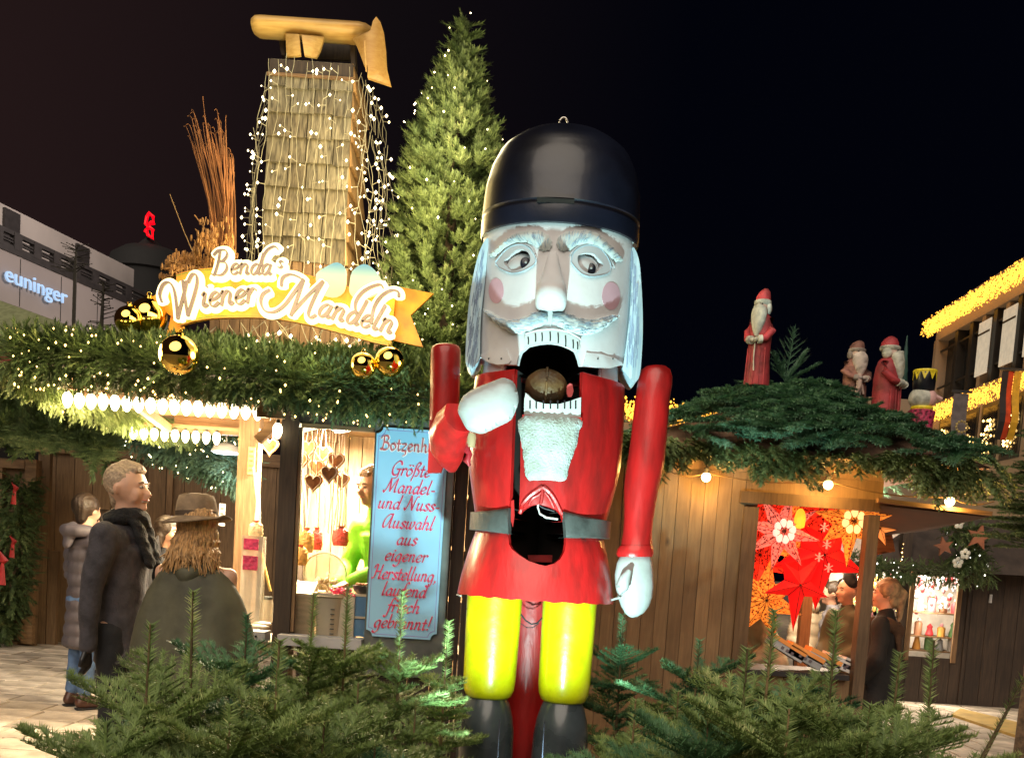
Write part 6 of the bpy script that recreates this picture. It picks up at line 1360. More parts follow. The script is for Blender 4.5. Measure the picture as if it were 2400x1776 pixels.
# ================================================================ building on the right
dirR = ray(1310, 1297); dirR = Vector((dirR.x, dirR.y, 0)).normalized(); Q0 = W(2195, 900, 34); nR = Vector((dirR.y, -dirR.x, 0)); nR = nR if nR.y < 0 else -nR
if nR.x > 0: nR = -nR
hr_ = lambda px, py: HP(px, py, Q0, nR); ur = lambda px, py: (hr_(px, py)-Q0).dot(dirR)
stn = pbr('beige_stone_facade', (.30, .22, .15), .8, var=.1, scale=.4); drkf = pbr('dark_window_frame', (.02, .018, .016), .5); wing = pbr('dark_window_glass', (.01, .011, .012), .15); winl = pbr('lit_blind', (.5, .48, .42), .6, emit=(1., .88, .66), es=.32); gdl = gold_e
rb = thing('office_building', 'beige office building with golden light bands along its roofline on the right', 'building', tuple(Q0))
def facr(u0, u1, z0, z1, name, mat, off=0., th=.3, par=rb):
    a = Q0+dirR*u0+nR*off; b = Q0+dirR*u1+nR*off; t_ = nR*th
    return MB().hexa([(a.x, a.y, z0), (b.x, b.y, z0), (b.x-t_.x, b.y-t_.y, z0), (a.x-t_.x, a.y-t_.y, z0)], [(a.x, a.y, z1), (b.x, b.y, z1), (b.x-t_.x, b.y-t_.y, z1), (a.x-t_.x, a.y-t_.y, z1)]).build(name, mat, par)
zT = hr_(2195, 756).z; zW1 = hr_(2200, 800).z; zW0 = hr_(2200, 935).z; zM = hr_(2195, 985).z; uL = ur(2183, 900); uRt = ur(2560, 800)
lo_u, hi_u = min(uL, uRt), max(uL, uRt)
facr(lo_u, hi_u, 0, zW0-.1, 'lower_wall', stn); facr(lo_u, hi_u, zW1+.05, zT+.35, 'cornice', stn, .0, .5); facr(uL-.02, uL+.25*(1 if uL < uRt else -1), zW0-.1, zW1+.05, 'corner_pier', stn, .05, 8); facr(lo_u, hi_u, zW0-.1, zW1+.05, 'glass_band', wing, -.35, .1)
for px in (2232, 2265, 2292, 2318, 2345, 2372, 2398, 2430): u_ = ur(px, 850); facr(u_-.12, u_+.12, zW0-.1, zW1+.05, 'mullion', drkf if px not in (2292, 2345, 2398) else stn, -.05, .3)
for px in (2304, 2360, 2415): u_ = ur(px, 850); facr(u_-.42, u_+.42, zW0+.2, zW1-.2, 'window', winl, .06, .03); facr(u_-.42, u_+.42, zW1-.6, zW1-.54, 'glazing_bar', drkf, .08, .01)
for z_ in (.2, .82): facr(lo_u, hi_u, zW0+(zW1-zW0)*z_, zW0+(zW1-zW0)*z_+.06, 'transom', drkf, -.1, .05)
for px, py in ((2215, 1035), (2270, 1030), (2318, 1015), (2372, 1000)):
    u_ = ur(px, py); z_ = hr_(px, py).z; facr(u_-.62, u_+.62, z_-.9, z_+.9, 'window_frame', drkf, .02, .1); w_o = facr(u_-.48, u_+.48, z_-.78, z_+.78, 'window', wing, .03, .02)
    PP = [tuple(Q0+dirR*(u_+random.uniform(-.35, .35))+nR*.08+Vector((0, 0, z_-Q0.z+random.uniform(-.7, .4)))) for k in range(36 if px > 2300 or px < 2220 else 10)]; fairy('window_light', PP, gold_e, rb, .03)
def band(px0, py0, px1, py1, n, lab, nrm=hr_, h=.26):
    t = thing('light_band', lab, 'string lights', tuple(nrm(px0, py0))); a = nrm(px0, py0); b = nrm(px1, py1); b.z = a.z; PP = [tuple(a.lerp(b, random.random())+nR*.25+Vector((0, 0, random.uniform(-h, h)))+nR*random.uniform(0, .3)) for k in range(n)]
    fairy('fairy_light', PP, emis('dense_gold_light', (1., .46, .05), 2.4), t, .021)
band(2195, 775, 2520, 590, 3400, 'golden light band along the roof edge of the right building'); band(2080, 1020, 2520, 850, 3400, 'golden light band between the storeys of the right building', h=.24)
lamp('facade_fill', 'AREA', tuple(hr_(2300, 1000)+nR*8-Vector((0, 0, 4))), 380, (1, .78, .5), rb, 5).rotation_euler = (-nR+Vector((0, 0, .5))).to_track_quat('-Z', 'Y').to_euler()  # added lamp without a visible source, lifts the office front
# farther wing with another light band, seen left of the fir roof
fw_ = thing('far_building', 'distant dark building with golden lights just above the right roof edge', 'building', W(1620, 1000, 40)); a = W(1480, 962, 40); b = W(1700, 985, 40)
MB().box((a.x-2, 40, 0), (b.x, 44, a.z-.2)).build('wall', stn, fw_); fairy('fairy_light', [tuple(a.lerp(b, random.random())+Vector((random.uniform(-.5, 0), -.2, random.gauss(0, .22)))) for k in range(700)], MATS['dense_gold_light'], fw_, .05)
MB().box((X(2030, 990, 38), 38, 0), (X(2200, 990, 38), 42, Z(2120, 935, 38))).build('wall', stn, fw_)
# flags
def flag(px, py0, py1, wpx, cols, Y, lab, cx=None):
    a = W(px, py0, Y); b = W(px-(py1-py0)*.03, py1, Y); w_ = wpx*Y/F; t = thing('flag', lab, 'flag', a); MB().bar(a+Vector((-w_*.7, 0, .05)), a+Vector((w_*.7, 0, .05)), .06).build('crossbar', drkf, t)
    n = len(cols)
    for i, m_ in enumerate(cols):
        rows = []
        for k in range(9):
            z = a.z+(b.z-a.z)*k/8; x0 = a.x-w_/2+w_*i/n; x1 = a.x-w_/2+w_*(i+1)/n; y = Y+.12*math.sin(k*.9)*(k/8); rows.append([(x0, y, z), (x1, y+.05*math.sin(i*2), z), (x1, y+.05*math.sin(i*2)+.02, z), (x0, y+.02, z)])
        MB().loft(rows).build('stripe', m_, t)
    return t
flag(2372, 870, 1030, 42, [pbr('flag_black', (.02, .015, .015), .8), pbr('flag_red', (.6, .06, .01), .8), pbr('flag_gold', (.7, .38, .02), .8)], 26, 'black, red and gold striped flag hanging at the right edge')
e_f = flag(2254, 922, 1085, 34, [pbr('grey_banner', (.12, .10, .10), .8)], 26, 'long grey banner with a faint ring of stars beside the light band')
for k in range(12):
    a = 2*math.pi*k/12; MB().ball(W(2254+13*math.cos(a), 1000+13*math.sin(a), 25.8), .035, 6, 4).build('star_dot', pbr('banner_star', (.4, .3, .1), .6), e_f)

# ================================================================ back stall at the right
SY2 = 12.6
bs = thing('goods_stall', 'dark stall with a lit shelf window and pitched dark roof at the far right', 'market hut', (X(2240, 1450, SY2), SY2, 0)); dkw = woodmat('very_dark_wood', (.05, .03, .018), (.02, .012, .008), 'z')
sx0 = X(2110, 1450, SY2); sx1 = X(2470, 1450, SY2); wz1 = Z(2190, 1350, SY2); wz0 = Z(2180, 1540, SY2); wx_0 = X(2134, 1450, SY2); wx_1 = X(2238, 1450, SY2); tz = Z(2250, 1330, SY2)
def pl_(x0, x1, z0, z1, nm='plank'):
    x = x0
    while x < x1-.01: MB().box((x, SY2, z0), (min(x+.2, x1)-.006, SY2+.04, z1)).build(nm, dkw, bs); x += .2
pl_(sx0, wx_0, 0, tz+.2); pl_(wx_0, wx_1, 0, wz0); pl_(wx_0, wx_1, wz1, tz+.2); pl_(wx_1, sx1, 0, tz+.2)
for a, b in ((wx_0-.05, wx_0+.01), (wx_1-.01, wx_1+.05)): MB().box((a, SY2-.03, wz0-.05), (b, SY2-.002, wz1+.05)).build('window_frame', wood_w, bs)
MB().box((X(2262,1450,SY2), SY2-.03, 0), (X(2262,1450,SY2)+.03, SY2-.002, tz)).build('door_edge', dkw, bs)
MB().box((X(2318,1400,SY2), SY2-.025, Z(2318,1412,SY2)), (X(2318,1400,SY2)+.03, SY2-.002, Z(2318,1392,SY2))).build('latch', led, bs)
MB().box((wx_0-.3, SY2+1., 0), (wx_1+.7, SY2+1.04, tz)).build('back_wall', pbr('pale_inner_wall', (.6, .55, .48), .6), bs)
cols_ = [pbr('goods_'+n__, c__, .5, var=.1) for n__, c__ in (('red', (.6, .04, .05)), ('white', (.65, .63, .6)), ('amber', (.7, .35, .08)), ('rose', (.6, .25, .28)), ('green', (.1, .22, .08)), ('brown', (.25, .12, .06)), ('silver', (.4, .42, .45)))]
cnames = ['red', 'white', 'amber', 'rose', 'green', 'brown', 'silver']; stn_pos = ['at the left end', 'second along', 'in the middle', 'fourth along', 'at the right end']
for r_ in range(3):
    z = wz0+.05+(wz1-wz0)*[.02, .2, .5][r_]; MB().box((wx_0, SY2+.25, z-.02), (wx_1+.45, SY2+.6, z)).build('shelf', wood_wx, bs)
    for i in range(5):
        ci = (r_*3+i*2) % 7; x = wx_0+.1+i*(wx_1-wx_0+.2)/5; t = thing('ornament', f'small {cnames[ci]} ornament {stn_pos[i]} on the '+['bottom', 'middle', 'top'][r_]+' shelf of the lit window', 'ornament', (x, SY2+.35, z), 'ornaments on the lit window shelves'); hh = random.uniform(.16, .27)
        if (i+r_) % 2: MB().lathe([(.045, 0), (.055, .02), (.03, hh*.6), (.04, hh*.75), (.002, hh)], (x, SY2+.35, z), 10).build('cone', cols_[ci], t, smooth=True)
        else: MB().lathe([(.05, 0), (.052, hh*.6), (.035, hh*.7)], (x, SY2+.35, z), 10).build('body', cols_[ci], t, smooth=True); MB().ball((x, SY2+.35, z+hh*.8), .026, 8, 6).build('top', cols_[(ci+1) % 7], t, smooth='all')
hang = thing('hanging_ornaments', 'mass of small pale ornaments hanging across the top of the lit window', 'ornament', ((wx_0+wx_1)/2, SY2+.3, wz1)); mb = MB()
for k in range(90): x = random.uniform(wx_0+.05, wx_1+.3); z = wz1-random.uniform(.02, .5)*(1 if random.random() < .7 else .4); mb.mi = random.randrange(4); mb.ball((x, SY2+random.uniform(.15, .7), z), random.uniform(.015, .035), 7, 5, 1, 1, random.choice((1, 1.8)))
mb.build('bauble', [cols_[1], cols_[3], cols_[0], cols_[6]], hang, kind='stuff')
lamp('window_light', 'AREA', ((wx_0+wx_1)/2, SY2+.3, wz1+.1), 70, (1, .85, .66), bs, .5); lamp('window_light', 'POINT', ((wx_0+wx_1)/2, SY2+.12, (wz0+wz1)/2), 9, (1, .85, .66), bs, .1)
# roof of the back stall
mb = MB(); a = W(2030, 1335, 12.2); b = W(2460, 1330, 12.2); c = W(2215, 1225, 13.2); d_ = W(2500, 1180, 13.2)
mb.prism([W(2010, 1330, 12.2), W(2480, 1352, 12.2), W(2480, 1215, 13.0), W(2260, 1205, 13.0), W(2130, 1250, 12.6)], (0, .3, .0)); mb.build('roof', pbr('dark_roof_cloth', (.05, .035, .028), .85, var=.2), bs)
g4 = thing('garland', 'dark fir garland with tiny lights along the edge of the far right stall roof', 'garland', W(2200, 1340, 12.0)); (Vg, Fg), C, d, O = garland([W(1985, 1315, 12.0), W(2060, 1335, 12.0), W(2150, 1340, 12.0), W(2330, 1348, 12.0)], 900, .13, FINE, (.9, 1.3), .5); mesh_np('greenery', Vg, Fg, fir_m, g4); fairy('fairy_light', C[:36]+d[:36]*.14, emis('white_pin_light', (1, .95, .85), 5), g4, .009)
wz_ = thing('star_wreath', 'fir wreath with wooden stars and white flowers hanging on the dark far right roof', 'wreath', W(2255, 1275, 11.9)); (Vg, Fg), C, d, O = garland([W(2215, 1250, 11.9), W(2260, 1240, 11.9), W(2300, 1290, 11.9), W(2270, 1330, 11.9), W(2240, 1300, 11.9)], 420, .16, STUB, (.9, 1.3), .3); mesh_np('greenery', Vg, Fg, fir_m, wz_)
fairy('fairy_light', C[:16]+d[:16]*.2, MATS['white_pin_light'], wz_, .008); rust = pbr('rust_brown_star', (.22, .08, .04), .6)
for (px, py, r__, rt_) in ((2296, 1258, .16, 10), (2213, 1280, .12, -15)):
    c = W(px, py, 11.65); P = []
    for k in range(10): a = R(rt_)+math.pi*k/5; rr_ = r__ if k % 2 == 0 else r__*.42; P.append(c+Vector((math.sin(a)*rr_, 0, math.cos(a)*rr_)))
    MB().prism(P, (0, .03, 0)).build('wooden_star', rust, wz_)
for (px, py) in ((2262, 1298), (2245, 1318), (2248, 1226)):
    c = W(px, py, 11.68)
    for k in range(5): a = k*1.257; MB().ball(c+Vector((math.sin(a)*.04, 0, math.cos(a)*.04)), .03, 7, 5, 1, .35, 1).build('flower_petal', whw, wz_, smooth='all')
# goods between the woman in black and the dark door
gd = thing('goods_display', 'brightly lit display of mixed ornaments in the stall opening behind the woman in black', 'display', W(2075, 1440, 12.9)); mb = MB(); MB().box((X(1940, 1400, 13.6), 13.6, .0), (X(2112, 1400, 13.6), 13.64, 2.3)).build('back_panel', MATS['pale_inner_wall'], gd)
for k in range(330):
    p = W(random.uniform(1985, 2105), random.uniform(1350, 1500), 13.0+random.uniform(0, .5)); mb.mi = random.choice((0, 0, 1, 1, 2, 3, 4, 5)); mb.ball(p, random.uniform(.02, .05), 6, 5, 1, 1, random.choice((.7, 1, 1.6)))
mb.build('ornament', cols_[:6], gd, kind='stuff'); MB().box((X(1985, 1560, 13), 12.95, 0), (X(2108, 1560, 13), 13.0, Z(2050, 1495, 13))).build('counter', woodmat('tan_counter', (.35, .24, .13), (.25, .16, .08), 'z'), gd)
lamp('display_light', 'AREA', W(2050, 1330, 12.8), 60, (1, .85, .6), gd, .6); lamp('display_light', 'POINT', W(2060, 1420, 12.3), 8, (1, .8, .55), gd, .2)
pst = thing('light_post', 'dark post wrapped with warm lights beside the goods display', 'post', W(2100, 1500, 12.3)); p = W(2112, 1450, 12.3); MB().box((p.x-.07, 12.3, 0), (p.x+.05, 12.42, 2.35)).build('post', dkw, pst); fairy('fairy_light', [(p.x+random.uniform(-.1, -.05), 12.28, z) for z in np.linspace(.7, 2.0, 26)], gold_e, pst, .008)
sb_ = thing('notice', 'narrow white notice strip on the tan counter at the right', 'sign', W(2088, 1560, 12.8)); p = W(2088, 1560, 12.85); MB().box((p.x-.05, 12.84, p.z-.13), (p.x+.03, 12.86, p.z+.16)).build('card', led, sb_)
for k in range(4): MB().box((p.x-.03, 12.832, p.z-.08+.055*k), (p.x+.01, 12.838, p.z-.05+.055*k)).build('print', greyf, sb_)
wb = thing('wedge_ramp', 'yellow edged wooden ramp on the ground at the lower right', 'ramp', G(2330, 1690)); a, b, c, d_ = G(2250, 1668), G(2460, 1720), G(2460, 1755), G(2230, 1678)
MB().hexa([a, b, c, d_], [a+Vector((0, 0, .05)), b+Vector((0, 0, .05)), c+Vector((0, 0, .03)), d_+Vector((0, 0, .03))]).build('board', pbr('ochre_edge', (.42, .28, .08), .7), wb)
# dark fir at the right edge
rt_t = thing('conifer_tree', 'dark unlit fir tree reaching in at the right edge behind the star stall roof', 'fir tree', (X(2455, 1200, 8.8), 8.8, 0)); bx = X(2455, 1200, 8.8); MB().tube([(bx, 8.8, 0), (bx+.0, 8.8, 3.1)], [.07, .02], 8).build('trunk', bark, rt_t); S_ = []; random.seed(21)
for k in range(120):
    z = random.uniform(1.9, 3.1); a = random.uniform(0, 6.28); l = (3.35-z)*.42+.1; S_ += branch_segs((bx, 8.8, z), (math.cos(a), math.sin(a), .1), l*random.uniform(.7, 1.1), droop=.03)
segs_mesh('crown', S_, fir_m, rt_t, STUB, .9)
# ================================================================ people
def capmesh(caps, name, mat, parent, voxel=.016, smooth=6, disp=None, world=False):
    mb = MB()
    for c in caps:
        p, q, r0, r1 = Vector(c[0]), Vector(c[1]), c[2], c[3]; fl = c[4] if len(c) > 4 else 1.
        L_ = (q-p).length
        if L_ < 1e-4: mb.ball(p, r0, 14, 10, 1, fl, 1 if len(c) < 6 else c[5]); continue
        d = (q-p)/L_; u = Vector((0, -1, 0)) if abs(d.y) < .9 else Vector((0, 0, 1)); a = d.cross(u).normalized(); b = a.cross(d).normalized(); rings = []; er = c[5] if len(c) > 5 else 1.
        for k in range(4): t = math.pi/2*(k+.35)/4.35; rings.append((p-d*er*r0*math.cos(t), r0*math.sin(t)))
        for k in range(7): f = k/6; rings.append((p.lerp(q, f), r0+(r1-r0)*f))
        for k in range(3, -1, -1): t = math.pi/2*(k+.35)/4.35; rings.append((q+d*er*r1*math.cos(t), r1*math.sin(t)))
        mb.loft([[c_+a*r*math.cos(t)+b*r*fl*math.sin(t) for t in [2*math.pi*j/14 for j in range(14)]] for c_, r in rings])
    me = mb.mesh(name, mat); o = bpy.data.objects.new(name, me); COL.objects.link(o)
    md = o.modifiers.new('r', 'REMESH'); md.mode = 'VOXEL'; md.voxel_size = voxel
    if smooth: ms = o.modifiers.new('s', 'SMOOTH'); ms.iterations = smooth; ms.factor = .5
    bpy.context.view_layer.update()
    m2 = bpy.data.meshes.new_from_object(o.evaluated_get(bpy.context.evaluated_depsgraph_get())); bpy.data.objects.remove(o); bpy.data.meshes.remove(me)
    m2.name = name
    if disp:
        co = np.empty(len(m2.vertices)*3, np.float32); m2.vertices.foreach_get('co', co); no = np.empty_like(co); m2.vertices.foreach_get('normal', no); co = co.reshape(-1, 3); no = no.reshape(-1, 3); co += no*disp(co)[:, None]; m2.vertices.foreach_set('co', co.ravel())
    m2.polygons.foreach_set('use_smooth', [True]*len(m2.polygons)); m2.update()
    if not m2.materials: m2.materials.append(mat)
    return link(name, m2, parent, world)
skinp = pbr('warm_skin', (.66, .38, .26), .5, var=.06, scale=6); shoe_m = pbr('brown_leather_shoe', (.06, .025, .018), .35); jean = pbr('blue_denim', (.07, .13, .26), .85, var=.2, scale=12, bump=.2); jean2 = pbr('pale_denim', (.14, .2, .26), .85, var=.2)
blk_c = pbr('black_cloth', (.012, .012, .014), .85, var=.2, bump=.2, bscale=60); navy = pbr('grey_wool_coat', (.055, .05, .058), .9, var=.2, scale=18, bump=.35, bscale=90); puff = pbr('mauve_grey_quilting', (.085, .075, .09), .55, var=.12, scale=5, bump=.15)
olive = pbr('olive_waxed_cloth', (.095, .09, .055), .7, var=.3, scale=4, bump=.35, bscale=9); hatm = pbr('brown_felt_hat', (.26, .18, .11), .9, var=.2, scale=14, bump=.2); blond = pbr('golden_brown_hair', (.44, .25, .10), .5, var=.3, scale=20, stretch=(5, 5, .6), bump=.5); grey_h = pbr('silver_brown_hair', (.34, .25, .17), .6, var=.2, scale=60, bump=.6, bscale=80)
dark_h = pbr('dark_hair', (.03, .018, .01), .5, var=.3, bump=.4); green_s = pbr('lime_green_sweater', (.20, .62, .02), .75, var=.1, scale=8, bump=.2); cream = pbr('cream_quilted_jacket', (.60, .50, .34), .65, var=.1, bump=.15); mossj = pbr('moss_jacket', (.10, .09, .05), .8, var=.2); greyj = pbr('grey_jacket', (.22, .21, .23), .8, var=.2); whitec = pbr('pale_green_quilted_coat', (.48, .48, .36), .6, var=.1, bump=.15); brownh = pbr('rust_knit_cap', (.22, .10, .04), .9, var=.2, bump=.5)
eyew_p = pbr('eye_white_brown', (.5, .42, .36), .3); lipm = pbr('lips', (.45, .14, .11), .5); teethm = pbr('teeth', (.7, .66, .58), .4)
def folds(freq, amp, seed=0.):
    def f(co): return (np.sin(co[:, 2]*freq+np.sin(co[:, 0]*14+seed)*1.4+np.sin(co[:, 1]*11)*1.1)*amp).astype(np.float32)
    return f
def quilt(step, amp, z0=0): 
    def f(co): return (amp*(np.abs(np.sin(math.pi*(co[:, 2]-z0)/step))**.45-1)).astype(np.float32)
    return f
def hand(c, d, s, fl=.5):
    """a slightly curled hand: palm, four fingers, thumb; c wrist, d pointing direction, s body scale"""
    c = Vector(c); d = Vector(d).normalized(); side = d.cross(Vector((0, 0, 1)) if abs(d.z) < .8 else Vector((0, 1, 0))).normalized(); n_ = side.cross(d); out = [(c, c+d*.085*s, .024*s, .032*s, .6)]
    for k, l in enumerate((.062, .072, .067, .052)):
        a = c+d*.085*s+side*(k-1.5)*.019*s; m_ = a+d*l*.55*s+n_*.004*s; e_ = m_+d*l*.42*s+n_*.018*s; out += [(a, m_, .0098*s, .0088*s), (m_, e_, .0088*s, .0075*s)]
    a = c+d*.035*s-side*.026*s; out += [(a, a+d*.035*s-side*.024*s, .012*s, .010*s), (a+d*.035*s-side*.024*s, a+d*.062*s-side*.026*s+n_*.008*s, .010*s, .008*s)]
    return out
def person(lab, pos, H, yaw, grp=None, arms=None, lean=0., head_yaw=0., head_tilt=0., vox=.017, feet=True, glasses=False, smile=False, handvis=True, legs_w=1., skin=None):
    s = H/1.8; t = thing('person', lab, 'person', pos, grp, R(yaw)); sk = skin or skinp; P = {}
    lz = lambda y, z: (y-lean*max(0, z-.95)*1.0, z)
    def pt(x, y, z): y2, z2 = lz(y, z); return Vector((x*s, y2*s, z2*s))
    hc = pt(0, -.015, 1.665); P['hc'] = hc; P['neck'] = pt(0, .01, 1.5); P['s'] = s; P['pt'] = pt
    arms = arms or {}
    A = {}
    for sx in (-1, 1):
        e_, w_ = arms.get(sx, ((sx*.235, .02, 1.13), (sx*.24, -.05, .88))); A[sx] = (pt(sx*.185, .01, 1.42), pt(*e_), pt(*w_))
    P['arms'] = A
    R_h = Matrix.Rotation(R(head_yaw), 4, 'Z') @ Matrix.Rotation(R(head_tilt), 4, 'X')
    hp = lambda x, y, z: hc+(R_h @ Vector((x, y, z)))*s*.93; P['hp'] = hp
    caps = [(pt(0, .01, .98), pt(0, 0, 1.2), .1*s, .095*s, .72), (pt(0, 0, 1.2), pt(0, .0, 1.36), .1*s, .105*s, .7), (pt(-.13, .01, 1.41), pt(.13, .01, 1.41), .062*s, .062*s), (pt(0, .015, 1.42), hp(0, .02, -.07), .058*s, .054*s),
            (hp(0, .015, .03), hp(0, .015, .03), .094*s, .094*s, 1.12, 1.12), (hp(0, -.02, -.03), hp(0, -.035, -.085), .07*s, .045*s, .9), (hp(0, -.1, .005), hp(0, -.117, -.022), .011*s, .017*s), (hp(-.04, -.08, .035), hp(.04, -.08, .035), .016*s, .016*s),
            (hp(0, -.1, -.055), hp(0, -.1, -.055), .017*s, .017*s, .8), (hp(0, -.085, -.098), hp(0, -.085, -.098), .02*s, .02*s, .9)]
    for sx in (-1, 1):
        caps += [(hp(sx*.096, .02, .015), hp(sx*.1, .03, -.02), .02*s, .013*s, .8), (hp(sx*.045, -.07, -.02), hp(sx*.045, -.06, -.05), .026*s, .022*s)]
        a, b, c = A[sx]; caps += [(a, b, .048*s, .036*s), (b, c, .036*s, .026*s)]
        if handvis: caps += hand(c, (c-b).normalized(), s)
        else: caps += [(c, c+(c-b).normalized()*.09*s, .028*s, .03*s)]
        caps += [(pt(sx*.095, .01, .95), pt(sx*.1, -.01, .5), .066*s, .048*s), (pt(sx*.1, -.01, .5), pt(sx*.105, .02, .1), .048*s, .034*s), (pt(sx*.105, .03, .06), pt(sx*.12, -.13, .04), .036*s, .032*s)]
    capmesh(caps, 'body', sk, t, min(vox, .0125), 3)
    for sx in (-1, 1):
        e = hp(sx*.034, -.089, .017); MB().ball(e, .0125*s, 10, 8, 1, .6, .7).build('eye', eyew_p, t, smooth='all', world=False); MB().ball(hp(sx*.034, -.0965, .017), .006*s, 8, 6, 1, .5, 1).build('iris', black, t, smooth='all', world=False)
        MB().tube([hp(sx*.016, -.1, .038), hp(sx*.035, -.102, .045), hp(sx*.055, -.088, .038)], .0045*s, 5).build('eyebrow', grey_h, t, world=False)
    MB().tube([hp(-.026, -.094, -.058), hp(-.012, -.108, -.055), hp(.012, -.108, -.055), hp(.026, -.094, -.058)], .0048*s, 6, flat=.8).build('lips', lipm, t, smooth=True, world=False)
    if smile: MB().tube([hp(-.028, -.09, -.064), hp(0, -.1075, -.0625), hp(.028, -.09, -.064)], .005*s, 6, flat=.9).build('teeth', teethm, t, smooth=True, world=False)
    if glasses:
        for sx in (-1, 1): MB().tube([hp(sx*.036+.024*math.cos(a), -.112, .015+.02*math.sin(a)) for a in np.linspace(0, 6.283, 15)], .0028*s, 5, False).build('glasses_rim', black, t, world=False)
        for sx in (-1, 1): MB().tube([hp(sx*.06, -.11, .02), hp(sx*.098, .0, .02)], .0025*s, 5).build('glasses_arm', black, t, world=False)
    return t, P
def trousers(t, P, mat, top=.98, bot=.09, w_=1., disp=None, vox=.02, dx=0):
    s = P['s']; pt = P['pt']; caps = [(pt(0, .01, top+.04), pt(0, .01, .9), .13*s, .135*s, .84)]
    for sx in (-1, 1): caps += [(pt(sx*.09, .01, .92), pt(sx*.1, -.01, .5), .088*s*w_, .068*s*w_), (pt(sx*.1, -.01, .5), pt(sx*.105, .02, bot+.06), .068*s*w_, .058*s*w_)]
    capmesh(caps, 'trousers', mat, t, vox, 4, disp or folds(40, .003))
def shoes(t, P, mat):
    s = P['s']; pt = P['pt']
    for sx in (-1, 1):
        capmesh([(pt(sx*.105, .05, .06), pt(sx*.115, -.08, .05), .05*s, .045*s), (pt(sx*.115, -.08, .048), pt(sx*.122, -.16, .042), .047*s, .038*s), (pt(sx*.105, .05, .06), pt(sx*.105, .03, .12), .048*s, .045*s)], 'shoe', mat, t, .014, 3)
        MB().tube([pt(sx*.105, .085, .012), pt(sx*.115, -.08, .012), pt(sx*.122, -.19, .012)], [.045*s, .05*s, .035*s], 10, flat=.25).build('sole', blk_c, t, smooth=True, world=False)
def coat(t, P, mat, hem=.85, hw=.2, name='coat', disp=None, vox=.018, sleeve=.062, shw=.0, front=.0, cuffs=1.0, smooth=5):
    s = P['s']; pt = P['pt']; zs = np.linspace(1.36, hem, 7); caps = []
    for a, b in zip(zs, zs[1:]):
        f0 = (1.36-a)/(1.36-hem); f1 = (1.36-b)/(1.36-hem); caps.append((pt(0, .005, a), pt(0, .005, b), (.168-.018*math.sin(math.pi*f0)+(hw-.168)*f0)*s, (.168-.018*math.sin(math.pi*f1)+(hw-.168)*f1)*s, .72, .12))
    caps += [(pt(-.13-shw, .01, 1.4), pt(.13+shw, .01, 1.4), .085*s, .085*s), (pt(0, .01, 1.42), pt(0, .015, 1.5), .1*s, .078*s)]
    for sx in (-1, 1): a, b, c = P['arms'][sx]; caps += [(a, b, .078*s+.2*(sleeve-.062), sleeve*s), (b, b.lerp(c, cuffs), sleeve*s, (sleeve-.012)*s)]
    return capmesh(caps, name, mat, t, vox, smooth, disp)
def hair(t, P, mat, kind='short', name='hair'):
    s = P['s']; hp = P['hp']
    if kind == 'short': caps = [(hp(0, .038, .055), hp(0, .038, .055), .1*s, .1*s, 1.02, .98), (hp(0, -.05, .118), hp(0, .02, .132), .034*s, .042*s), (hp(0, .07, .02), hp(0, .072, -.05), .072*s, .055*s, .6), (hp(-.075, .045, .03), hp(-.075, .05, -.01), .026*s, .02*s), (hp(.075, .045, .03), hp(.075, .05, -.01), .026*s, .02*s), (hp(-.035, -.058, .112), hp(.035, -.058, .112), .022*s, .022*s)]
    elif kind == 'long': caps = [(hp(0, .03, .045), hp(0, .03, .045), .11*s, .11*s, 1.05, 1.05), (hp(0, .07, .0), hp(0, .085, -.17), .1*s, .08*s, .6), (hp(-.09, .03, -.02), hp(-.11, .05, -.14), .04*s, .035*s), (hp(.09, .03, -.02), hp(.11, .05, -.14), .04*s, .035*s)]
    elif kind == 'tail': caps = [(hp(0, .03, .05), hp(0, .03, .05), .108*s, .108*s, 1.05, 1.02), (hp(0, .075, .03), hp(0, .08, -.05), .09*s, .07*s, .7), (hp(-.06, .02, .03), hp(.06, .02, .03), .06*s, .06*s), (hp(0, .11, .06), hp(0, .16, .02), .035*s, .04*s), (hp(0, .16, .02), hp(0, .15, -.24), .042*s, .018*s)]
    else: caps = [(hp(0, .035, .05), hp(0, .035, .05), .108*s, .108*s, 1.06, 1.02), (hp(0, .075, .03), hp(0, .08, -.05), .09*s, .065*s, .7)]
    return capmesh(caps, name, mat, t, .011, 2, lambda co: (np.sin(co[:, 0]*260+np.sin(co[:, 2]*30)*3)*.0025).astype(np.float32))
def foot(px, Y): return (X(px, 1300, Y), Y, 0)
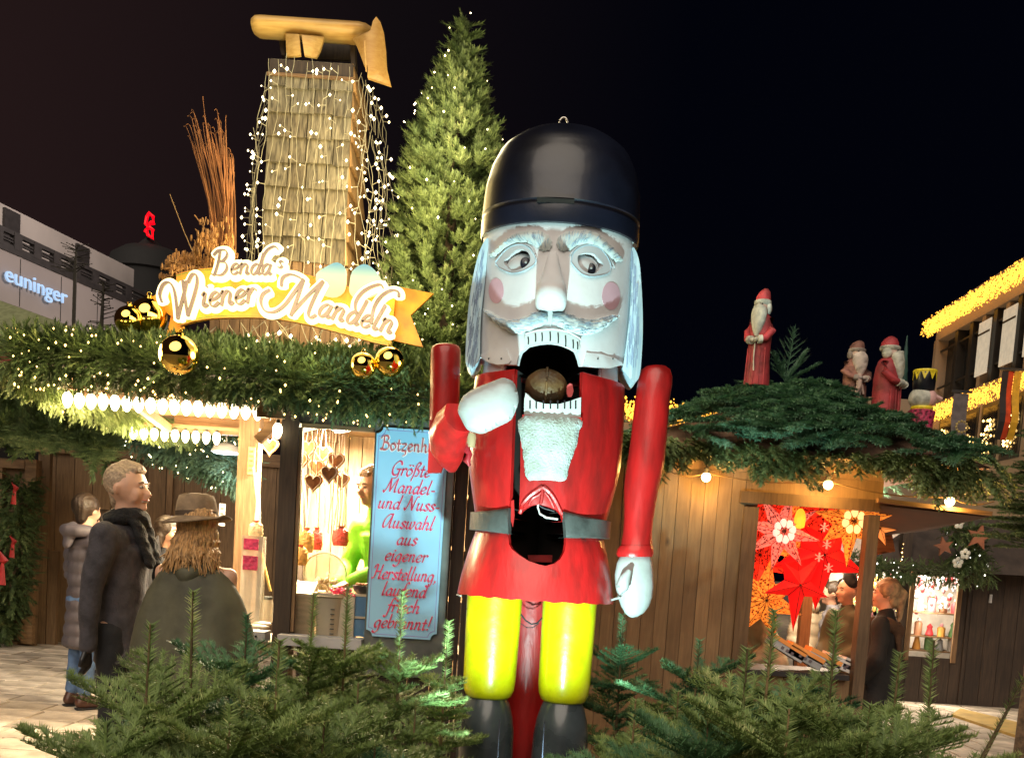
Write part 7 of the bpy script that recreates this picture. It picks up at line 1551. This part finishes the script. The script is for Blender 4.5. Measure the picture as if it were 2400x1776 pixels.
# man in the grey coat
def base_at(px, py, Y, z=0): p = W(px, py, Y); return (p.x, Y, z)
t, P = person('smiling grey-haired man in dark wool coat and black scarf, seen in profile facing right', base_at(296, 1190, 5.6), 1.94, 84, smile=True, head_yaw=-2, head_tilt=-3, arms={-1: ((-.24, .05, 1.13), (-.23, .06, .86)), 1: ((.24, .05, 1.13), (.24, -.0, .87))})
coat(t, P, navy, .76, .175, disp=folds(28, .0035), vox=.014, sleeve=.056); trousers(t, P, blk_c); shoes(t, P, shoe_m); hair(t, P, grey_h)
s = P['s']; hp = P['hp']; pt = P['pt']; scm = pbr('black_knit_scarf', (.014, .014, .016), .95, var=.3, scale=30, bump=.7, bscale=50)
capmesh([(hp(.075*math.cos(a), .02+.085*math.sin(a), -.155+.015*math.sin(a*2)), hp(.075*math.cos(a+.6), .02+.085*math.sin(a+.6), -.155+.015*math.sin(a*2+1.2)), .045*s, .045*s) for a in np.arange(0, 6.3, .6)]+[(pt(.05, -.09, 1.49), pt(.06, -.155, 1.28), .042*s, .04*s, .6), (pt(.06, -.155, 1.28), pt(.05, -.16, 1.08), .04*s, .045*s, .5), (pt(-.05, -.09, 1.49), pt(-.02, -.15, 1.3), .045*s, .04*s, .6)], 'scarf', scm, t, .011, 3, lambda co: (np.sin(co[:, 2]*90+co[:, 0]*60)*.003).astype(np.float32))
MB().prism([pt(.035, -.135, 1.40), pt(.11, -.12, 1.44), pt(.12, -.15, 1.26), pt(.03, -.168, 1.1)], (0, -.012, 0)).build('lapel', navy, t, world=False)
glv = pbr('black_leather_glove', (.015, .015, .018), .4)
for sx in (-1, 1): a, b, c = P['arms'][sx]; capmesh([(x[0], x[1], x[2]+.003, x[3]+.003)+tuple(x[4:]) for x in hand(c, (c-b).normalized(), s)], 'glove', glv, t, .007, 1)
# woman with the brown hat, from behind
t, P = person('woman seen from behind in brown felt hat and wide olive cape with golden brown hair', base_at(466, 1240, 5.2), 1.73, 176, head_yaw=-8, arms={-1: ((-.17, .0, 1.12), (-.1, -.1, 1.0)), 1: ((.17, .0, 1.12), (.1, -.1, 1.0))})
s = P['s']; hp = P['hp']; pt = P['pt']
trousers(t, P, blk_c); shoes(t, P, blk_c); hair(t, P, blond, 'long')
mb = MB(); rr = random.Random(4)
for k in range(190):
    a = rr.uniform(-1.9, 1.9)+math.pi/2; x0 = math.cos(a)*.1; y0 = math.sin(a)*.1+.03; l = rr.uniform(.17, .27); q_ = rr.uniform(-.02, .02); mb.tube([hp(x0, y0, .0), hp(x0*1.2+q_, y0*1.12+.01, -.07), hp(x0*1.4-q_, y0*1.2+.02, -.13), hp(x0*1.5+q_+rr.uniform(-.04, .04), y0*1.25+.035, -l)], [.006, .0075, .0065, .002], 4)
mb.build('hair_strands', blond, t, smooth=True, world=False)['kind'] = 'stuff'
mb = MB(); n_ = 40; rings = []
for z, rx, ry in ((1.48, .10, .09), (1.45, .15, .125), (1.40, .23, .16), (1.3, .30, .19), (1.15, .37, .22), (1.0, .41, .245), (.88, .42, .25), (.76, .37, .235), (.68, .30, .21), (.63, .25, .18)):
    rings.append([pt(.86*rx*math.cos(a)*(1+.035*math.sin(5*a+z*4)+.02*math.sin(9*a)), ry*math.sin(a)*(1+.05*math.sin(6*a+z*3))+.01, z+.02*math.sin(3*a)) for a in [2*math.pi*j/n_ for j in range(n_)]])
mb.loft(rings, False); mb.build('cape', olive, t, smooth='all', world=False)
capmesh([(pt(-.1, .06, 1.47), pt(0, .13, 1.42), .045*s, .055*s), (pt(0, .13, 1.42), pt(.1, .06, 1.47), .055*s, .045*s), (pt(0, .12, 1.44), pt(0, .15, 1.33), .06*s, .05*s, .6)], 'hood', olive, t, .014, 5)
R_ = Matrix.Rotation(R(-28), 4, 'Z') @ Matrix.Rotation(R(4), 4, 'Y'); ho = lambda x, y, z: P['hc']+(R_ @ Vector((x, y+.02, z)))*s
mb = MB().loft([[ho(rx*math.cos(a), ry*math.sin(a)*1.1, z+.028*abs(math.sin(a))*(-1 if rx > .12 else 0)+(.022 if rx > .15 and math.sin(a) < 0 else 0)-(.02*max(0, 1-abs(math.cos(a))*2.5) if z > .16 else 0)) for a in [2*math.pi*j/32 for j in range(32)]] for z, rx, ry in ((.05, .098, .1), (.052, .175, .17), (.06, .18, .175), (.066, .12, .12), (.07, .103, .108), (.11, .1, .106), (.15, .093, .1), (.185, .08, .09), (.195, .05, .055), (.185, .01, .01))], False)
mb.build('hat', hatm, t, smooth='all', world=False); MB().loft([[ho(.1045*math.cos(a), .109*1.1*math.sin(a), z) for a in [2*math.pi*j/32 for j in range(32)]] for z in (.072, .098)], False).build('hat_band', pbr('dark_hat_band', (.08, .05, .03), .7), t, smooth='all', world=False)
# man in long quilted coat
t, P = person('person in long mauve grey quilted coat and jeans standing with back turned at the left', (X(196, 1400, 8.4), 8.4, 0), 1.83, 140, head_yaw=20, vox=.02, arms={-1: ((-.26, -.03, 1.14), (-.1, -.25, 1.25)), 1: ((.26, -.03, 1.14), (.1, -.25, 1.22))})
coat(t, P, puff, .52, .21, disp=quilt(.105, .022, .0), vox=.015, sleeve=.085, smooth=3); trousers(t, P, jean, w_=1.05); shoes(t, P, shoe_m); hair(t, P, dark_h, 'full')
s = P['s']; pt = P['pt']; hp = P['hp']; capmesh([(pt(.13*math.cos(a), .05+.1*math.sin(a), 1.5), pt(.13*math.cos(a+.7), .05+.1*math.sin(a+.7), 1.5), .055*s, .055*s) for a in np.arange(-.3, 3.2, .7)]+[(pt(0, .12, 1.5), pt(0, .15, 1.4), .08, .06, .6)], 'hood', puff, t, .014, 4)
# legs of someone behind, and dark haired person
t, P = person('person in pale jeans and dark jacket mostly hidden behind the quilted coat', (X(236, 1400, 9.9), 9.9, 0), 1.72, -60, vox=.02); coat(t, P, greyj, .85, .2, disp=folds(30, .004)); trousers(t, P, jean2); shoes(t, P, blk_c); hair(t, P, dark_h, 'full')
t, P = person('dark-haired person in dark coat half hidden between the grey-haired man and the hat woman', (X(392, 1300, 7.8), 7.8, 0), 1.68, 70, vox=.02); coat(t, P, blk_c, .8, .2); trousers(t, P, blk_c); shoes(t, P, blk_c); hair(t, P, dark_h, 'long')
# vendor
t, P = person('vendor in bright lime green sweater leaning over the goods inside the almond stall', (X(890, 1300, 6.98)+.05, 6.98, .3), 1.80, -42, vox=.016, lean=.22, arms={-1: ((-.22, -.12, 1.12), (-.12, -.32, 1.0)), 1: ((.24, -.1, 1.14), (.10, -.36, 1.02))}, head_tilt=10)
coat(t, P, green_s, .98, .18, 'sweater', folds(34, .004), sleeve=.064, vox=.015); trousers(t, P, blk_c); shoes(t, P, blk_c); hair(t, P, grey_h)
# customers at the star stall
t, P = person('woman in cream quilted jacket with rust cap and glasses inside the star stall view', (X(1906, 1400, 9.6), 9.6, 0), 1.47, 12, glasses=True, smile=True, arms={-1: ((-.24, -.02, 1.12), (-.05, -.2, 1.0)), 1: ((.24, -.02, 1.12), (.1, -.22, 1.0))})
coat(t, P, cream, .88, .21, disp=quilt(.12, .014), sleeve=.074); trousers(t, P, blk_c); shoes(t, P, blk_c); s = P['s']; hp = P['hp']
capmesh([(hp(0, .03, .07), hp(0, .03, .07), .118*s, .118*s, 1.05, .9), (hp(-.08, -.0, .06), hp(.08, -.0, .06), .05*s, .05*s)], 'cap', brownh, t, .012, 2); capmesh([(hp(0, .05, -.14), hp(0, -.03, -.14), .075*s, .075*s)], 'neck_scarf', cream, t, .014, 2)
t, P = person('person with dark hair and grey fluffy collar turned away behind the red star tip', (X(1950, 1400, 9.3), 9.3, 0), 1.5, -100, vox=.02); coat(t, P, greyj, .8, .21, disp=folds(60, .006)); trousers(t, P, blk_c); shoes(t, P, blk_c); hair(t, P, dark_h, 'full')
t, P = person('older man with black beret and moss green jacket leaning in at the stall window', (X(1992, 1400, 8.25), 8.25, 0), 1.56, -62, lean=.05, head_yaw=-8, arms={-1: ((-.25, -.02, 1.14), (-.12, -.22, .96)), 1: ((.24, -.02, 1.14), (.05, -.26, 1.0))})
coat(t, P, mossj, .82, .21, disp=folds(30, .005), cuffs=.85); trousers(t, P, blk_c); shoes(t, P, blk_c); s = P['s']; hp = P['hp']; capmesh([(hp(0, .03, .105), hp(.01, .04, .11), .112*s, .112*s, 1.1, .5), (hp(-.08, .0, .09), hp(.08, .0, .09), .045*s, .045*s)], 'beret', blk_c, t, .011, 3)
t, P = person('woman with blond ponytail in black coat and brown scarf standing right of the window post', (X(2072, 1450, 7.5), 7.5, 0), 1.57, -120, vox=.018, head_yaw=15, arms={-1: ((-.3, .03, 1.12), (-.22, -.1, .93)), 1: ((.3, .03, 1.12), (.22, -.1, .93))})
coat(t, P, blk_c, .62, .23, disp=folds(22, .005), sleeve=.075); trousers(t, P, blk_c); shoes(t, P, blk_c); hair(t, P, pbr('ash_blond_hair', (.30, .21, .12), .55, var=.25, scale=20, bump=.4), 'tail'); s = P['s']; pt = P['pt']
capmesh([(pt(-.12, .05, 1.42), pt(.02, .13, 1.36), .06*s, .06*s), (pt(.02, .13, 1.36), pt(.14, .06, 1.42), .06*s, .06*s), (pt(.02, .12, 1.36), pt(.05, .16, 1.18), .08*s, .04*s, .5), (pt(-.1, -.08, 1.42), pt(.1, -.08, 1.42), .055*s, .055*s)], 'scarf', pbr('brown_shawl', (.11, .055, .03), .9, var=.2, bump=.5), t, .014, 3)
t, P = person('person in pale quilted coat bending over the goods at the left of the star window', (X(1822, 1450, 8.05), 8.05, 0), 1.52, -75, lean=.45, head_tilt=20, vox=.02, arms={-1: ((-.2, -.1, 1.12), (-.12, -.28, .98)), 1: ((.2, -.1, 1.12), (.1, -.3, .98))})
coat(t, P, whitec, .8, .23, disp=quilt(.09, .014), sleeve=.08); trousers(t, P, jean); shoes(t, P, blk_c); hair(t, P, grey_h)

# ================================================================ goods in the almond stall
ging = pbr('gingerbread', (.33, .13, .04), .7, var=.2, scale=20, bump=.4); icing = pbr('icing', (.75, .6, .5), .5)
hs = [(705,1080),(725,1050),(742,1095),(757,1062),(772,1110),(788,1080),(800,1125),(690,1045),(735,1130),(633,1045)]
wrd = ['top left corner', 'left side', 'left side, lower', 'middle', 'middle, lower', 'right of the middle', 'nearest the vendor', 'far left near the post', 'bottom middle', 'narrow side window']
for k, (px, py) in enumerate(hs):
    Y = 6.6+.12*(k % 4)+(.1 if k == 9 else 0); c = W(px, py, Y); t = thing('gingerbread_heart', 'gingerbread heart hanging in the stall window, '+wrd[k], 'gingerbread heart', c, 'gingerbread hearts hanging in the almond stall'); r = .062; a0 = random.uniform(-.5, .5)
    H_ = [(16*math.sin(a)**3/16, (13*math.cos(a)-5*math.cos(2*a)-2*math.cos(3*a)-math.cos(4*a))/16) for a in [2*math.pi*i/24 for i in range(24)]]
    f = lambda x, z, d, q=1.: c+Vector((x*r*q*math.cos(a0), x*r*q*math.sin(a0)-d, z*r*1.15*q))
    MB().loft([[f(x, z, 0) for x, z in H_], [f(x, z, .012) for x, z in H_], [f(x, z, .018, .85) for x, z in H_]]).build('heart', ging, t, smooth=True); MB().tube([f(x, z, .019, .82) for x, z in H_+H_[:1]], .004, 5, False).build('icing_line', icing, t)
    MB().tube([c+Vector((-.02, 0, r*.8)), (c.x, c.y, ceil-.01), c+Vector((.02, 0, r*.8))], .004, 4).build('ribbon', icing, t)
rb_w = pbr('pale_ribbon', (.75, .68, .5), .5); rbn = thing('hanging_ribbons', 'cluster of long pale ribbons and clear bags hanging in the almond stall window', 'ribbons', W(740, 1180, 6.9)); mb = MB()
for k in range(34): x = random.choice((random.uniform(698, 712), random.uniform(722, 758), random.uniform(770, 812), random.uniform(592, 606))); a = W(x, random.uniform(1090, 1110), 6.75+random.uniform(0, .3)); b = W(x+random.uniform(-12, 12), random.uniform(1225, 1270), 6.75+random.uniform(0, .3)); mb.tube([a, a.lerp(b, .5)+Vector((.01, 0, 0)), b], .0045, 4, False)
mb.build('ribbon', rb_w, rbn, kind='stuff')
sweets = [pbr('sweets_'+n__, c__, .4, var=.2, scale=40, bump=.6, bscale=60) for n__, c__ in (('gold', (.7, .38, .1)), ('red', (.7, .08, .06)), ('pale', (.75, .6, .35)), ('pinkred', (.75, .05, .15)))]
def bag(px, py, Y, r, h, m_, lab):
    c = W(px, py, Y); t = thing('sweet_bag', lab, 'bag of sweets', c, 'bags of sweets in the almond stall'); MB().loft([[c+Vector((rr_*math.cos(a), rr_*.6*math.sin(a), z)) for a in [2*math.pi*j/14 for j in range(14)]] for z, rr_ in ((-h/2, r*.8), (-h/4, r), (h/4, r*.9), (h*.42, r*.3), (h/2, r*.45))]).build('bag', m_, t, smooth=True); MB().lathe([(r*.33, h*.40), (r*.36, h*.43), (r*.33, h*.46)], c, 12).build('tie', sweets[1], t)
bag(718, 1265, 6.75, .055, .17, sweets[0], 'golden bag of sweets hanging left in the main window'); bag(742, 1262, 6.9, .045, .16, sweets[1], 'red and white bag of sweets beside the golden one'); bag(798, 1255, 6.8, .06, .14, sweets[1], 'orange red bag of sweets in front of the vendor')
bag(705, 1300, 6.65, .05, .14, sweets[0], 'amber bag of sweets lowest at the left window edge'); bag(600, 1240, 6.5, .05, .12, sweets[2], 'beige sack on top of the narrow display stand')
pls = pbr('cream_plastic', (.75, .66, .5), .35, var=.04); woodb = pbr('pale_wood_box', (.6, .45, .28), .6, var=.1, stretch=(1, 1, 6))
c = W(770, 1440, YF+.2); t = thing('bucket', 'cream plastic bucket standing on the counter behind the window', 'bucket', c); bz_ = sillz-.075; MB().lathe([(.075, bz_-c.z), (.092, .12), (.1, .13), (.1, .145), (.088, .145), (.07, bz_-c.z+.02)], c, 28, False).build('bucket_body', pls, t, smooth=True); MB().lathe([(.101, .118), (.106, .124), (.101, .13)], c, 28, False).build('rim', pls, t)
for k in range(6): MB().box((c.x+.03, c.y-.097, c.z-.12+k*.032), (c.x+.055, c.y-.0965+.012, c.z-.114+k*.032)).build('mark', greyf, t)
c = W(706, 1440, YF+.2); t = thing('wooden_bin', 'pale wooden bin left of the bucket', 'box', c); MB().box((c.x-.075, c.y-.06, bz_), (c.x+.075, c.y+.1, c.z+.13)).build('bin_side', woodb, t); MB().hexa([(c.x-.08, c.y-.065, c.z+.131), (c.x+.08, c.y-.065, c.z+.131), (c.x+.08, c.y+.105, c.z+.131), (c.x-.08, c.y+.105, c.z+.131)], [(c.x-.08, c.y-.065, c.z+.145), (c.x+.08, c.y-.065, c.z+.145), (c.x+.08, c.y+.105, c.z+.22), (c.x-.08, c.y+.105, c.z+.22)]).build('lid', pls, t)
c = W(762, 1345, YF+.42); t = thing('scoop_bowl', 'large clear round bowl of sweets tilted towards the window', 'bowl', c); clear = pbr('cloudy_plastic', (.8, .74, .6), .2, alpha=.45)
for a0, m_, nm in ((0, clear, 'bowl'),): MB().loft([[c+Vector((r*math.cos(a), y-.25*r*math.sin(a), r*math.sin(a))) for a in [2*math.pi*j/30 for j in range(30)]] for y, r in ((0, .15), (-.005, .143), (.05, .13), (.09, .09), (.1, .01))], False).build(nm, m_, t, smooth='all')
MB().tube([c+Vector((.147*math.cos(a), -.0365*math.sin(a), .147*math.sin(a))) for a in np.linspace(0, 6.283, 30)], .006, 6, False).build('rim', pls, t)
sw = MB()
for k in range(60): sw.ball(c+Vector((random.uniform(-.08, .08), random.uniform(.0, .06), random.uniform(-.11, -.03))), .014, 6, 4)
sw.build('sweets', sweets[2], t, kind='stuff')
c = W(800, 1385, YF+.22); t = thing('sweet_heap', 'heap of red wrapped sweets beside the bucket', 'sweets', c); mb = MB()
for k in range(50): mb.ball(c+Vector((random.gauss(0, .04), random.gauss(0, .03), random.uniform(-.03, .015))), .012, 6, 4)
mb.build('sweet', sweets[3], t, kind='stuff'); MB().box((c.x-.09, c.y-.05, bz_), (c.x+.1, c.y+.08, c.z-.03)).build('tray', pls, t)
blu = pbr('blue_crate', (.12, .30, .55), .45, var=.05)
for k, (px, py, w_, h_, lab) in enumerate(((848, 1420, .07, .09, 'blue crate at the right edge of the stall window, upper one'), (832, 1466, .11, .07, 'blue crate at the bottom right of the stall window'))):
    c = W(px, py, YF+.2); t = thing('crate', lab, 'crate', c, 'blue crates in the almond stall'); z0 = max(c.z-h_, bz_ if k else c.z-h_); MB().box((c.x-w_, c.y, z0), (c.x+w_, c.y+.15, c.z+h_*.7)).build('crate_body', blu, t); MB().box((c.x-w_-.006, c.y-.006, c.z+h_*.7+.001), (c.x+w_+.006, c.y+.156, c.z+h_*.7+.016)).build('rim', pls, t)
c = W(850, 1375, YF+.25); t = thing('nut_bowl', 'dark bowl of nuts near the blue crate', 'bowl', c); MB().lathe([(.03, -.05), (.06, -.02), (.07, .01)], c, 18).build('bowl', greyf, t, smooth=True); mb = MB()
for k in range(20): mb.ball(c+Vector((random.uniform(-.04, .04), random.uniform(-.04, .04), .015)), .012, 6, 4)
mb.build('nut', ging, t, kind='stuff')
# narrow side window display
c = W(590, 1400, 6.42); t = thing('display_stand', 'narrow clear display stand with pink red labels in the side window', 'display', c); st_z = sillz
MB().box((c.x-.075, 6.4, st_z+.001), (c.x+.06, 6.5, W(590, 1255, 6.42).z)).build('panel', clear, t)
for (py0, py1) in ((1262, 1288), (1302, 1335)): MB().box((c.x-.06, 6.388, W(590, py1, 6.42).z), (c.x+.035, 6.398, W(590, py0, 6.42).z)).build('label', sweets[3], t)
t = thing('glass_jar', 'glass jar with dark lid behind the narrow display stand', 'jar', W(630, 1420, 6.6)); c = W(628, 1415, 6.6); MB().lathe([(.035, -.12), (.038, 0), (.03, .03)], c, 16).build('jar', clear, t, smooth=True); MB().lathe([(.032, .03), (.032, .05)], c, 16).build('lid', greyf, t)
t = thing('yellow_strip', 'slanted yellow plastic strip in the narrow side window', 'strip', W(625, 1330, 6.5)); MB().bar(W(612, 1295, 6.5), W(634, 1385, 6.5), .03, .012).build('strip', pbr('yellow_plastic', (.8, .55, .15), .4), t)
t = thing('price_tag', 'small yellow printed sign fixed to the lit wooden post', 'sign', W(590, 1080, 7.3)); p = W(590, 1080, 7.34); MB().box((p.x-.025, 7.33, p.z-.1), (p.x+.025, 7.34, p.z+.1)).build('card', pbr('yellow_card', (.75, .5, .12), .5), t)
for k in range(5): MB().box((p.x-.015, 7.322, p.z-.075+k*.034), (p.x+.015, 7.327, p.z-.06+k*.034)).build('print', ging, t)
t = thing('paper_stack', 'white paper bags lying on the side window ledge', 'paper bags', W(610, 1460, 6.4)); c = W(605, 1462, 6.4); MB().ball((c.x, 6.4, sillz+.012), .06, 12, 8, 1.3, .8, .3).build('bag', pls, t, smooth='all'); MB().ball((c.x+.02, 6.42, sillz+.03), .05, 12, 8, 1.3, .8, .3).build('bag', pls, t, smooth='all')
lamp('counter_light', 'POINT', (X(770, 1200, 6.9), 6.95, 2.25), 55, (1, .78, .48), hut, .1); lamp('counter_light', 'POINT', (X(620, 1200, 6.9), 6.8, 2.3), 26, (1, .80, .52), hut, .08)
# ================================================================ fir saplings in front
fir_f = needlemat('fresh_fir_needles', (.07, .12, .035), (.24, .33, .10), (.50, .52, .22)); fir_g = needlemat('deep_fir_needles', (.035, .10, .045), (.12, .25, .11), (.26, .40, .2)); twm = pbr('fir_twig_bark', (.16, .11, .05), .8, var=.3)
BIG = [seg_template(L=.1, nn=62, nl=.027, nw=.0046, stem=.0028, seed=20+i, flat=.5, lean=.5) for i in range(2)]
LEAD = seg_template(L=.1, nn=64, nl=.036, nw=.0052, stem=.0045, seed=31, flat=1.0, lean=.55)
def sapling(px, ytop, Y, lab, lead=.28, wid=.42, mat=None, whorls=5, seed=0, br_scale=1., zcut=.25):
    random.seed(seed); p = W(px, ytop, Y); h = p.z; t = thing('fir_sapling', lab, 'fir tree', (p.x, Y, 0), 'cut fir trees set around the nutcracker'); lx = random.uniform(-.02, .02)
    MB().tube([(p.x+lx, Y, 0), (p.x+lx*.5, Y, h*.6), (p.x, Y, h)], [.018, .007, .003], 8).build('trunk', twm, t)
    L_ = []; n = int(lead/.1+.5)
    for k in range(n): L_.append((np.array([p.x, Y, h-lead+lead*k/n]), np.array([random.uniform(-.05, .05), random.uniform(-.05, .05), 1.]), lead/n/.1))
    S_ = []; z = h-lead; gap = .13; k = 0
    while z > zcut and k < whorls:
        if k == 0: tiltx, tilty = random.uniform(-.1, .1), random.uniform(-.06, .06)
        L0 = wid*(.5+.5*min(1, (k+1)/3))*br_scale; nb = 5 if k else 4; a0 = random.uniform(0, 6.28)
        for j in range(nb):
            a = a0+2*math.pi*j/nb+random.uniform(-.25, .25); S_ += branch_segs((p.x, Y, z+random.uniform(-.02, .02)), (math.cos(a), math.sin(a), .6 if k == 0 else random.uniform(.12, .42)), L0*random.uniform(.6, 1.3), droop=random.uniform(-.02, .06), tw=.68)
        if k:
            for j in range(3): a = random.uniform(0, 6.28); S_ += branch_segs((p.x, Y, z+gap*.5), (math.cos(a), math.sin(a), .5), L0*.4, droop=.0, tw=.5)
        z -= gap; gap = min(.2, gap+.02); k += 1
    V1, F1 = scatter(LEAD, [s[0] for s in L_], frames([s[1] for s in L_], np.tile([0, 1., 0], (len(L_), 1))), np.array([[s[2], 1., 1.] for s in L_])); O = [s[0] for s in S_]; V2, F2 = scatter(BIG[seed % 2], O, frames([s[1] for s in S_]), np.array([[s[2], 1, 1] for s in S_]))
    V, Fc = cat([(V1, F1), (V2, F2)]); mesh_np('crown', V, Fc, mat or fir_f, t)
sp = [ # px, top y, Y, lead, width, seed, material, label
 (352, 1462, 3.1, .34, .42, 1, fir_f, 'fir tree with thick needled leader before the gap between man and hat woman'),
 (452, 1385, 3.5, .42, .42, 2, fir_f, 'fir tree with the tallest leader, in front of the olive cape'),
 (580, 1440, 3.9, .30, .42, 3, fir_g, 'fir tree whose thin leader rises by the side window ledge'),
 (735, 1392, 4.5, .40, .45, 4, fir_f, 'fir tree with dark thin leader in front of the main stall window, left one'),
 (815, 1375, 4.6, .42, .40, 5, fir_f, 'fir tree with thin leader at the right of the stall window beside the blue board'),
 (943, 1385, 4.5, .42, .36, 6, fir_f, 'fir tree with leader crossing the lower half of the blue board'),
 (1052, 1455, 4.9, .36, .24, 7, fir_f, 'fir tree just left of the nutcracker legs'),
 (655, 1500, 3.0, .26, .42, 8, fir_f, 'broad fir tree at the front, centre left'),
 (250, 1690, 2.7, .14, .40, 9, fir_f, 'low fir tree at the bottom left corner'),
 (840, 1600, 3.4, .2, .38, 10, fir_f, 'bushy fir tree in front, below the blue board'),
 (975, 1640, 4.0, .18, .24, 11, fir_f, 'bright green lit fir tree at the left boot'),
 (540, 1650, 2.6, .16, .42, 12, fir_f, 'fir tree at the bottom edge below the hat woman'),
 (760, 1690, 2.8, .15, .42, 13, fir_f, 'fir tree at the bottom edge below the main window'),
 (880, 1740, 3.0, .14, .3, 14, fir_g, 'fir tree at the bottom edge left of the boots'),
 (1460, 1440, 5.5, .30, .34, 15, fir_g, 'fir tree with star shaped top against the plank wall right of the legs'),
 (1640, 1500, 4.6, .22, .40, 16, fir_g, 'dark fir tree against the plank wall, farther right'),
 (1490, 1640, 3.4, .26, .25, 17, fir_f, 'fir tree with bright lit leader at the right boot'),
 (1815, 1430, 3.1, .40, .42, 18, fir_f, 'fir tree whose leader crosses the left half of the star window'),
 (1962, 1432, 3.2, .42, .42, 19, fir_f, 'fir tree with tall leader rising in front of the stall window post'),
 (1752, 1520, 2.9, .3, .40, 20, fir_f, 'fir tree with a thick needled leader below the star window'),
 (2110, 1530, 3.3, .36, .40, 21, fir_f, 'fir tree with leader in front of the goods counter'),
 (2190, 1500, 3.6, .42, .34, 22, fir_f, 'fir tree with thin leader in front of the dark door'),
 (1590, 1620, 4.0, .2, .36, 23, fir_f, 'bushy fir tree between nutcracker and star stall'),
 (1660, 1690, 2.8, .14, .42, 24, fir_g, 'fir tree at the bottom edge right of the boots'),
 (1850, 1660, 2.6, .16, .42, 25, fir_f, 'fir tree at the bottom edge below the star window'),
 (2040, 1650, 2.7, .18, .42, 26, fir_f, 'fir tree at the bottom edge below the woman in black'),
 (2180, 1700, 2.9, .2, .36, 27, fir_f, 'fir tree at the bottom right'),
 (1730, 1600, 3.9, .2, .44, 28, fir_g, 'fir tree in the second row below the plank wall'),
 (1900, 1590, 3.9, .2, .44, 29, fir_g, 'fir tree in the second row below the star window sill'),
 (1352, 1770, 4.6, .12, .2, 30, fir_g, 'low fir tree right behind the right boot'),
]
for (px, ty, Y, ld_, wd_, sd, m_, lab) in sp: sapling(px, ty, Y, lab, ld_, wd_, m_, 6, sd)
# slanting leader at the right edge
S_ = []; random.seed(77); a = W(2290, 1800, 2.8); b = W(2400, 1590, 2.8); d = b-a; n = int(d.length/.1)
for k in range(n+1): S_.append((np.array(a.lerp(b, k/(n+1))), np.array(d.normalized()), d.length/(n+1)/.1))
t = thing('fir_branch', 'slanting fir branch at the bottom right corner', 'fir branch', a); V, Fc = scatter(BIG[0], [s[0] for s in S_], frames([s[1] for s in S_]), np.array([[s[2], 1.1, 1.1] for s in S_])); mesh_np('needles', V, Fc, fir_f, t)
MB().tube([a-d.normalized()*.6, a, b], [.01, .007, .003], 6).build('stem', twm, t)
random.seed(78)
S_ = []
for (px, py, Y, dx, dz, l) in ((560, 1475, 4.2, -.85, .35, .5), (900, 1500, 4.3, .8, .35, .45), (720, 1540, 3.6, .5, .5, .4)):
    S_ += branch_segs(W(px, py+60, Y), (dx, -.3, dz), l, droop=-.01)
